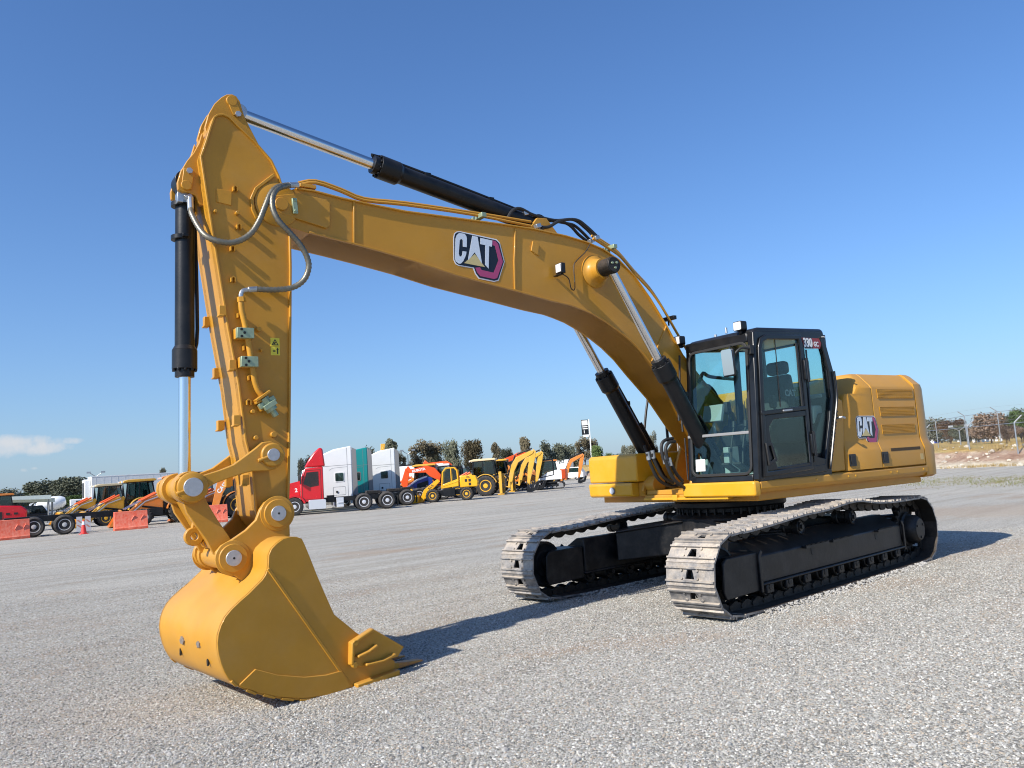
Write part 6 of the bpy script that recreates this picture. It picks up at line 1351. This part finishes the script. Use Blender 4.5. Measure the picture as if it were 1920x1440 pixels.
boom_from(o, [(760, 881), (765, 873), (770, 880), (800, 873), (815, 877), (827, 890), (825, 902), (806, 893), (798, 886), (768, 887)], 795, 64, ORR, .12, 'boom', 'KUBOTA', (785, 881.5), .26, 8)
boom_from(o, [(760, 878), (768, 884), (764, 915), (757, 917), (752, 905)], 762, 64.2, ORR, .10, 'stick')
o = dg['red orange compact excavator with flat raised boom behind the first lettered one']; strip_(o, ('boom', 'stick', 'bucket'))
boom_from(o, [(793, 869), (797, 863), (803, 868), (838, 864), (848, 871), (846, 880), (836, 874), (800, 877)], 820, 70, ORR, .12, 'boom', 'KUBOTA', (822, 871), .22, 2)
o = dg['large red orange excavator with its boom stretched low behind the cream roofed backhoe']; strip_(o, ('boom', 'stick', 'bucket'))
boom_from(o, [(917, 890), (915, 876), (940, 866), (968, 850), (982, 846), (988, 851), (978, 858), (950, 874), (928, 888)], 950, 76, ORR, .15, 'boom', 'HITACHI', (938, 876), .35, 22)
boom_from(o, [(930, 866), (978, 847), (980, 850), (934, 870)], 955, 75.5, ORR, .06, 'ram')
digger('compact_excavator', 'small orange excavator body between the raised backhoe booms', 975, 72, OR1, BLKC, OR1, OR1, -.1, BO, ST, BU)
backhoe('orange backhoe loader partly hidden behind the blue machine and lorry wheels', 800, 68, OR1, YL2, -.1, rear=None)
# bare scrapes and holes on the back of the bucket
def XP(px, py, x):
    c = RB @ (CU - PIV); d = RB @ (RI @ ray(px, py)); k = (x - PIV.x - c.x) / d.x; q = c + d * k; q.x += PIV.x; return q
def shell_x(z):
    best = max((x for (x, zz), (x2, z2) in zip(bp, bp[1:]) if min(zz, z2) <= z <= max(zz, z2)), default=6.9); return best
for px_, py_, sx_, sz_, m2_ in ((341, 1201, .045, .032, RST), (371, 1209, .035, .026, RST), (338, 1223, .016, .03, LBK), (389, 1241, .016, .03, LBK)):
    x_ = 6.96
    for _ in range(5): q = XP(px_, py_, x_); x_ = shell_x(q.z) + .004
    rr_ = random.Random(px_); b = MB(); b.prism([(q.y + sx_ * math.cos(R(a)) * rr_.uniform(.7, 1.25), q.z + sz_ * math.sin(R(a)) * rr_.uniform(.7, 1.25)) for a in range(0, 360, 30)], 'x', x_ - .01, x_ + .003)
    U(b, 'scrape' if m2_ is RST else 'drain_hole', m2_, parent=shell)
# ================================================================== land beyond the yard
from mathutils import noise as mn
EDGE = [Vector((-36, 30)), Vector((-41.5, 6)), Vector((-44.3, -9.1)), Vector((-45.8, -14.6)), Vector((-58, -40)), Vector((-72, -67)), Vector((-90, -100)), Vector((-112, -150))]
def edge_pt(t):
    n = len(EDGE) - 1; i = min(int(t * n), n - 1); f = t * n - i; return EDGE[i].lerp(EDGE[i + 1], f)
def bank_h(p, s, t):
    hmax = 1.12 if t < .5 else 1.12 + (t - .5) * 2.2
    k = max(0, min(1, (s - 1.2) / (5.5)))
    k = k * k * (3 - 2 * k)
    n1 = mn.fractal(Vector((p.x * .35, p.y * .35, 0)), 1, 2, 4); n2 = mn.fractal(Vector((p.x * 1.3, p.y * 1.3, 3)), 1, 2, 4)
    return max(-.02, hmax * k * (1 + .10 * n1) + (.14 * n1 + .10 * n2) * min(1, s / 3) * (1 if s < 12 else .35)) + (.015 if s > .2 else -.02)
b = MB(); NA, SS = 220, [0, .4, .8, 1.2, 1.7, 2.2, 2.8, 3.4, 4, 4.6, 5.2, 5.8, 6.4, 7, 8, 10, 13, 18, 26, 40, 70, 160, 400]
vs = []
for i in range(NA + 1):
    t = i / NA; p = edge_pt(t); q = edge_pt(min(1, t + .01)) - edge_pt(max(0, t - .01)); nn = Vector((q.y, -q.x)).normalized()
    if nn.x > 0: nn = -nn
    for s in SS:
        w_ = p + nn * s; vs.append((w_.x, w_.y, bank_h(w_, s + .5 * mn.noise(Vector((p.x * .2, p.y * .2, 9))), t)))
m_ = len(SS); b.add(vs, [(i * m_ + j, i * m_ + j + 1, (i + 1) * m_ + j + 1, (i + 1) * m_ + j) for i in range(NA) for j in range(m_ - 1)])
def bank_material():
    m = bpy.data.materials.new('bank_soil'); m.use_nodes = True; n = m.node_tree; bs = n.nodes['Principled BSDF']; L = n.links.new
    g = n.nodes.new('ShaderNodeNewGeometry'); sp = n.nodes.new('ShaderNodeSeparateXYZ'); L(g.outputs['Position'], sp.inputs[0])
    def nz(s, d=8):
        x = n.nodes.new('ShaderNodeTexNoise'); x.inputs['Scale'].default_value = s; x.inputs['Detail'].default_value = d; x.inputs['Roughness'].default_value = .7; L(g.outputs['Position'], x.inputs[0]); return x.outputs[0]
    def rp(src, els):
        r = n.nodes.new('ShaderNodeValToRGB'); e = r.color_ramp.elements
        while len(e) < len(els): e.new(.5)
        for k, (p, c) in zip(e, els): k.position = p; k.color = (*c, 1)
        L(src, r.inputs[0]); return r.outputs[0]
    soil = rp(nz(.9), [(.3, (.26, .16, .11)), (.5, (.40, .27, .19)), (.62, (.52, .40, .29)), (.75, (.72, .62, .48))])
    top = rp(nz(.5), [(.35, (.40, .24, .07)), (.55, (.50, .36, .14)), (.7, (.22, .22, .08))])
    low = rp(nz(1.5), [(.35, (.50, .40, .28)), (.6, (.74, .66, .50))])
    a = n.nodes.new('ShaderNodeMath'); a.operation = 'MULTIPLY_ADD'; a.inputs[1].default_value = .5; L(nz(.7), a.inputs[0]); L(sp.outputs[2], a.inputs[2])
    r1 = n.nodes.new('ShaderNodeMapRange'); r1.inputs[1].default_value = 1.10; r1.inputs[2].default_value = 1.32; L(a.outputs[0], r1.inputs[0])
    r0 = n.nodes.new('ShaderNodeMapRange'); r0.inputs[1].default_value = .62; r0.inputs[2].default_value = .38; L(a.outputs[0], r0.inputs[0])
    m1 = n.nodes.new('ShaderNodeMixRGB'); L(r1.outputs[0], m1.inputs[0]); L(soil, m1.inputs[1]); L(top, m1.inputs[2])
    m2 = n.nodes.new('ShaderNodeMixRGB'); L(r0.outputs[0], m2.inputs[0]); L(m1.outputs[0], m2.inputs[1]); L(low, m2.inputs[2])
    L(m2.outputs[0], bs.inputs['Base Color']); bs.inputs['Roughness'].default_value = .95; bs.inputs['Specular IOR Level'].default_value = .15
    bp = n.nodes.new('ShaderNodeBump'); bp.inputs['Strength'].default_value = .9; bp.inputs['Distance'].default_value = .3; L(nz(2.5), bp.inputs['Height']); L(bp.outputs[0], bs.inputs['Normal'])
    return m
struct(b.build('terrain_bank', bank_material(), smooth=True, ang=60))
# rocks and dry tufts on the bank (masses nobody could count)
def edge_world(t, s):
    p = edge_pt(t); q = edge_pt(min(1, t + .01)) - edge_pt(max(0, t - .01)); nn = Vector((q.y, -q.x)).normalized()
    if nn.x > 0: nn = -nn
    w_ = p + nn * s; return Vector((w_.x, w_.y, bank_h(w_, s, t)))
rnd = random.Random(11); b = MB()
ico = bmesh.new(); bmesh.ops.create_icosphere(ico, subdivisions=1, radius=1); iv = [v.co.copy() for v in ico.verts]; if_ = [[v.index for v in f.verts] for f in ico.faces]; ico.free()
for i in range(520):
    t = rnd.uniform(.08, .75); s = rnd.uniform(.3, 9) if rnd.random() < .8 else rnd.uniform(9, 25); c = edge_world(t, s); r = rnd.choice((.06, .08, .1, .1, .14, .22))
    b.add([(c.x + v.x * r * rnd.uniform(.7, 1.3), c.y + v.y * r * rnd.uniform(.7, 1.3), c.z + v.z * r * .7 + r * .2) for v in iv], if_)
struct(b.build('rocks', mat('pale_rock', (.62, .55, .44), .9, var=.4, vscale=2), smooth=False), 'stuff')
def blades(b, c, n, h, spread, rnd):
    for k in range(n):
        x = c.x + rnd.gauss(0, spread); y = c.y + rnd.gauss(0, spread); a = rnd.uniform(0, 6.28); w2 = rnd.uniform(.01, .022); hh = h * rnd.uniform(.5, 1.2); lx, ly = rnd.gauss(0, .3) * hh, rnd.gauss(0, .3) * hh
        b.add([(x - w2 * math.cos(a), y - w2 * math.sin(a), c.z - .02), (x + w2 * math.cos(a), y + w2 * math.sin(a), c.z - .02), (x + lx, y + ly, c.z + hh)], [(0, 1, 2)])
b = MB()
for i in range(700):
    t = rnd.uniform(.08, .75); s = rnd.choice((rnd.uniform(.1, 1.3), rnd.uniform(5, 8), rnd.uniform(8, 26))); blades(b, edge_world(t, s), 9, .22 if s < 5 else .35, .16, rnd)
struct(b.build('dry_grass', DRYG, smooth=False), 'stuff')
b = MB()
for i in range(420):
    q = G(rnd.uniform(1560, 1960), rnd.gauss(902, 5)) ; blades(b, Vector((q.x, q.y, 0)), 8, .06, .35, rnd)
struct(b.build('weeds', GRS, smooth=False), 'stuff')
# ---- chain link fences
def fence(label, pts, h, arm, wires):
    t = thing('chain_link_fence', label, 'fence', pts[0]); o0 = Vector(pts[0])
    tops = []
    for p in pts:
        p = Vector(p) - o0; b = MB(); b.cyl(p, p + Vector((0, 0, h)), .045, n=8); e = p + Vector((arm[0], arm[1], h + arm[2])); b.cyl(p + Vector((0, 0, h)), e, .04, n=8); part(b, 'post', GALV, t); tops.append((p, e))
    b = MB()
    for (p, e), (p2, e2) in zip(tops, tops[1:]):
        b.cyl(p + Vector((0, 0, h - .02)), p2 + Vector((0, 0, h - .02)), .022, n=6)
    part(b, 'top_rail', GALV, t)
    for k in range(wires):
        b = MB(); f = (k + 1) / wires
        for (p, e), (p2, e2) in zip(tops, tops[1:]): a0_ = (p + Vector((0, 0, h))).lerp(e, f); a1_ = (p2 + Vector((0, 0, h))).lerp(e2, f); b.cyl(a0_, a1_, .007, n=4)
        part(b, 'barbed_wire', GALV, t)
    b = MB()
    for (p, e), (p2, e2) in zip(tops, tops[1:]):
        d = p2 - p; n = int(d.length / .22)
        for i in range(n):
            f0, f1 = i / n, (i + 1) / n
            a0_ = p + d * f0; a1_ = p + d * f1
            for s in (0, 1):
                q0 = a0_ if s == 0 else a1_; q1 = a1_ if s == 0 else a0_
                zz_ = 0
                while zz_ < h - .25:
                    b.add([q0 + Vector((0, 0, zz_)), q0 + Vector((0, 0, zz_ + .006)), q1 + Vector((0, 0, zz_ + .226)), q1 + Vector((0, 0, zz_ + .22))], [(0, 1, 2, 3)]); zz_ += .22
    struct(part(b, 'wire_mesh', GALV, t), 'stuff')
F1 = [edge_world(t, .8) for t in (.155, .215, .272, .315, .345, .38, .415, .45, .49, .53, .57, .61, .65)]
A1, A2 = G(1912, 870), G(1822, 872); dd = (A2 - A1)
F1 = [A1 - dd * 2, A1 - dd, A1, A2, A2 + dd * 1.0 + Vector((.6, 0, 0)), A2 + dd * 2.1 + Vector((1, 0, 0))] + [edge_world(t, 1.0) + Vector((0, 0, -.2)) for t in (.45, .49, .53, .565, .6, .635, .67, .7, .73, .76)]
fence('galvanised chain link fence with out turned arms along the foot of the dirt bank', F1, 2.65, (-.1, .45, .45), 2)
F2 = [far(1960, 825, 86), far(1877, 829, 88), far(1815, 835, 90), far(1760, 842, 93), far(1700, 848, 97)]
fence('farther chain link fence on top of the dirt bank with arms leaning left', F2, 2.9, (.15, -.5, .45), 1)
# ---- trees
BARK = mat('bark', (.10, .075, .055), .9)
def leafm(n, c, c2): return mat(n, c, .7, var=.5, vscale=.9, col2=c2, spec=.2)
LF = [leafm('olive_leaves', (.17, .175, .115), (.085, .095, .065)), leafm('grey_green_leaves', (.19, .19, .14), (.10, .105, .075)), leafm('fresh_green_leaves', (.14, .19, .06), (.06, .10, .03)), leafm('red_brown_leaves', (.34, .235, .17), (.20, .145, .10)), leafm('brown_olive_leaves', (.20, .165, .10), (.10, .085, .05))]
def crown(seed, kind, n=5200):
    r = random.Random(seed); b = MB(); bl = []
    shape = kind
    if shape == 'round':
        for i in range(9): a = r.uniform(0, 6.28); q = r.uniform(0, .27); bl.append((q * math.cos(a), q * math.sin(a), r.uniform(.34, .80), r.uniform(.12, .22)))
    elif shape == 'tall':
        for i in range(11): z = .28 + .62 * i / 10; a = r.uniform(0, 6.28); q = r.uniform(.0, .15) * (1.2 - z * .7); bl.append((q * math.cos(a), q * math.sin(a), z, r.uniform(.10, .17) * (1.25 - z * .55)))
    else:
        for i in range(12): a = r.uniform(0, 6.28); q = r.uniform(.05, .38); bl.append((q * math.cos(a), q * math.sin(a), r.uniform(.30, .85) - q * .35, r.uniform(.09, .15)))
    top = max(z + rr for x, y, z, rr in bl)
    bl = [(x / top, y / top, z / top, rr / top) for x, y, z, rr in bl]
    for i in range(n):
        x, y, z, rr = r.choice(bl); v = Vector((r.gauss(0, 1), r.gauss(0, 1), r.gauss(0, .9))).normalized() * rr * (r.random() ** .45) * (1.0 + .25 * r.random() ** 4)
        c = Vector((x, y, z)) + v
        if c.z < .06: continue
        s = r.uniform(.013, .030); e1 = Vector((r.gauss(0, 1), r.gauss(0, 1), r.gauss(0, 1))).normalized(); e2 = e1.orthogonal().normalized()
        b.add([c - e1 * s, c + e2 * s * .8, c + e1 * s, c - e2 * s * .8], [(0, 1, 2, 3)])
    t = MB(); 
    t.tube([(0, 0, 0), (.01, .0, .15), (-.01, .01, .35), (0, 0, .5)], .018, 7, 3)
    for x, y, z, rr in bl[:8]: t.tube([(0, 0, .2 + z * .15), (x * .5, y * .5, z * .65 + .05), (x, y, z)], .007, 5, 3)
    return b, t
CR = {}
for i, k in enumerate(('round', 'tall', 'open', 'round', 'tall', 'open')):
    b, t_ = crown(100 + i, k); CR[i] = (b, t_.mesh('trunk', BARK))
_cm = {}
def tree(label, px, ytop, dist, kind, leaf, width=None, base=0, grp='trees beyond the yard'):
    dist = dist + 55 if px < 170 else dist; top = far(px, ytop, dist); base = base or dip(top.x, top.y); p = Vector((top.x, top.y, base)); H = top.z - base
    t = thing('tree', label, 'tree', p, random.Random(px).uniform(0, 6.28), grp)
    W = H if width is None else width * (1.2 if px < 400 else 1.05) * dist / FPX / .78
    t.scale = (W, W, H)
    key = (kind, leaf)
    if key not in _cm:
        me = CR[kind][0].mesh('crown', LF[leaf], smooth=False) if kind not in [k for k, l in _cm] else [m for (k, l), m in _cm.items() if k == kind][0].copy()
        me.materials.clear(); me.materials.append(LF[leaf]); _cm[key] = me
    inst('trunk', CR[kind][1], t); inst('crown', _cm[key], t)
TR = [
    ('dark domed olive tree at the left edge of the picture', 12, 916, 120, 0, 0, 50), ('light green round tree right of the dark domed one at the left', 46, 923, 135, 3, 2, 28), ('low dark shrubby tree between the domed and the big left trees', 25, 934, 130, 3, 0, 26),
    ('broad dark tree behind the drum of the mixer truck', 96, 899, 125, 0, 0, 62), ('tallest dark tree above the cab of the mixer truck', 132, 893, 118, 3, 0, 52), ('greyish tree left of the broad dark tree on the left', 72, 915, 140, 2, 1, 34), ('dark tree touching the front of the box trailer', 155, 908, 128, 5, 0, 34), ('fresh green bush under the tallest left tree', 145, 928, 110, 3, 2, 40),
    ('flat topped tree peeping over the box trailer', 262, 891, 190, 0, 4, 34), ('small pointed tree over the box trailer near the cylinder rod', 304, 877, 150, 4, 1, 26),
    ('pale grey tree behind the red roof fairing', 572, 853, 170, 2, 1, 24), ('dark tree showing between the teal and white sleepers', 690, 838, 130, 0, 0, 28), ('tall dark tree behind the far white sleeper tractor', 731, 822, 118, 1, 0, 50), ('leafy tree left of the bigger one beside the tall dark tree', 748, 846, 150, 5, 4, 26),
    ('large open grey green tree above the red orange booms', 792, 823, 122, 5, 4, 54), ('open dark tree just right of the large grey green one', 812, 832, 128, 2, 0, 36), ('rounded dark tree above the yellow loader cab', 843, 825, 122, 0, 0, 36), ('broad olive tree above the cream backhoe roof', 879, 824, 126, 3, 4, 44),
    ('olive tree right of the cream backhoe roof', 928, 829, 124, 1, 4, 34), ('low dark tree leaning right of that olive tree', 944, 840, 130, 3, 0, 28), ('pointed brownish tree above the raised backhoe booms', 983, 819, 126, 4, 4, 46), ('pale shrub left under the pointed brownish tree', 965, 842, 140, 2, 1, 26),
    ('spreading dark tree behind the black excavator cab', 1032, 825, 122, 2, 0, 42), ('bushy dark tree left of the tall sign', 1064, 833, 124, 0, 0, 34), ('brown topped tree at the foot of the tall sign', 1094, 817, 165, 5, 4, 36), ('bright green tree right of the sign pole', 1121, 834, 118, 3, 2, 28), ('small green tree left of the excavator tool box', 1142, 849, 140, 0, 2, 24),
    ('pale tree seen between the boom cylinders', 1178, 829, 150, 2, 1, 26), ('low bush right of the pale tree between the cylinders', 1160, 850, 150, 0, 0, 30), ('grey tree above the ribbed step of the excavator', 1218, 808, 130, 2, 1, 20),
    ('dark green tree beside the counterweight edge', 1752, 784, 138, 0, 1, 40), ('red brown tree left of the fence gap', 1778, 787, 128, 3, 3, 46), ('green tree just right of the first red brown tree', 1797, 797, 118, 3, 0, 30), ('dark bush low behind the far fence gap', 1832, 800, 125, 3, 0, 36),
    ('tall red brown tree at the right above the fence', 1852, 774, 100, 0, 3, 54), ('dark green tree right of the tall red brown one', 1886, 778, 108, 3, 0, 46), ('bright green tree cut by the right edge', 1912, 765, 100, 0, 2, 40), ('low brown bush in front of the right green trees', 1884, 797, 92, 3, 3, 34), ('dry brown shrub right of the low brown bush', 1912, 800, 90, 5, 3, 30), ('low grey bush behind the white gate posts', 1815, 806, 130, 3, 1, 40)]
for r_ in TR: tree(*r_[:6], width=r_[6], base=1.0 if r_[1] > 1700 else 0)
# hedge-like scrub closing the horizon
rnd = random.Random(3); b = MB()
for i in range(9000):
    px = rnd.uniform(-200, 2100); d = rnd.uniform(150, 230); c = gpos(px, d); zt = 1.8 * (0.5 + .5 * mn.noise(Vector((px * .02, 0, 0)))) + .6
    if px > 1150: zt += .6
    c.z = dip(c.x, c.y) + rnd.uniform(0, zt); s = rnd.uniform(.2, .5); e1 = Vector((rnd.gauss(0, 1), rnd.gauss(0, 1), rnd.gauss(0, 1))).normalized(); e2 = e1.orthogonal().normalized()
    b.add([c - e1 * s, c + e2 * s, c + e1 * s, c - e2 * s], [(0, 1, 2, 3)])
struct(b.build('scrub', LF[1], smooth=False), 'stuff')
# hills
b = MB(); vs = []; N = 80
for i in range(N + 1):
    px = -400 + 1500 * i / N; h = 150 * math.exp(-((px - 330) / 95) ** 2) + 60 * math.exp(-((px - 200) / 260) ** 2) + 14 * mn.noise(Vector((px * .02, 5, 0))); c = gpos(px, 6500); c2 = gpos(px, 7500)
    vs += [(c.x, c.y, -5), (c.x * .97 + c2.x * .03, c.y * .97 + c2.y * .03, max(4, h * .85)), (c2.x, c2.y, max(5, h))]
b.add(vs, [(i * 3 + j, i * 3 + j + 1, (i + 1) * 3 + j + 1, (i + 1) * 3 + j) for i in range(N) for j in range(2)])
struct(b.build('hills', mat('hill', (.20, .25, .33), 1), ang=80))  # distance haze is put into the blue-grey base colour
# ---- lamp posts, sign, buildings
def lamp(label, px, ytop, dist):
    tp = far(px, ytop, dist); t = thing('lamp_post', label, 'lamp post', (tp.x, tp.y, 0), view_az(px)); b = MB(); b.cyl((0, 0, 0), (0, 0, tp.z - .6), .09, .06, n=8); part(b, 'pole', GALV, t)
    for s in (1, -1): b = MB(); b.cyl((0, 0, tp.z - .7), (0, s * .7, tp.z - .2), .05, n=6); b.box((0, s * .85, tp.z - .1), (.4, .5, .22)); part(b, 'lamp_head', GALV, t)
lamp('double headed lamp post above the box trailer', 180, 884, 120); lamp('double headed lamp post left of the large grey green tree', 764, 843, 120); lamp('slim lamp post between the right red brown trees', 1797, 797, 110)
tp = far(1097, 788, 145); sg_ = thing('pole_sign', 'tall dark and white pole sign rising over the brown topped tree', 'sign', (tp.x, tp.y, 0), view_az(1097)); k = tp.z
b = MB(); b.b2(-.1, .1, -.75, -.55, 0, k + .1); part(b, 'pole', WTP, sg_, .02)
b = MB(); b.b2(-.12, .12, -.5, .75, k - 2.6, k + .1); sb = part(b, 'panel', BLKC, sg_, .02)
for z0, z1, y0, y1 in ((k - .9, k - .05, -.4, .65), (k - 1.25, k - 1.1, -.35, .6), (k - 1.6, k - 1.45, -.35, .55)): b = MB(); b.b2(-.14, -.121, y0, y1, z0, z1); part(b, 'white_band', WTP, sb)
text('lettering', '1', (-.125, .3, k - 2.1), .7, WTP, sb, rot=(math.pi / 2, 0, -math.pi / 2), off=.02)
b = MB(); b.b2(-.3, .3, -.5, .5, k - 3.0, k - 2.62); part(b, 'sign_foot', WTP, sg_, .02)
def bld(label, px, ytop, dist, wpx, name='building', base=.9):
    tp = far(px, ytop, dist); W = wpx * dist / FPX; h = tp.z - base; t = thing(name, label, 'building', (tp.x, tp.y, base), view_az(px))
    b = MB(); b.b2(0, 5, -W / 2, W / 2, 0, h); w0 = part(b, 'wall', CONC, t); b = MB(); b.b2(-.2, 5.2, -W / 2 - .2, W / 2 + .2, h, h + .2); part(b, 'roof', WTP, t)
    n = max(2, int(W / 2.5))
    for i in range(n): b = MB(); y = -W / 2 + (i + .5) * W / n; b.b2(-.03, -.005, y - .4, y + .4, h * .4, h * .75); part(b, 'window', GLV, w0)
bld('low white building seen through the fence gap', 1817, 814, 150, 36); bld('cream hut under the tall red brown tree', 1846, 806, 140, 14)
v_ = boxvan('white and blue box truck beyond the far fence next to the counterweight', 1738, 150, 4.4, 2.7, .1, rear=BLU); v_.location.z = .95
for i in range(7):
    px = 1826 + i * 8.5; p = far(px, 823, 128); t = thing('gate_post', 'short white post, %s in the row by the low white building' % ('first', 'second', 'third', 'fourth', 'fifth', 'sixth', 'last')[i], 'post', (p.x, p.y, .9), 0, 'white posts by the low building'); b = MB(); b.b2(-.15, .15, -.15, .15, 0, p.z - .9 + .6); part(b, 'post', WTP, t)
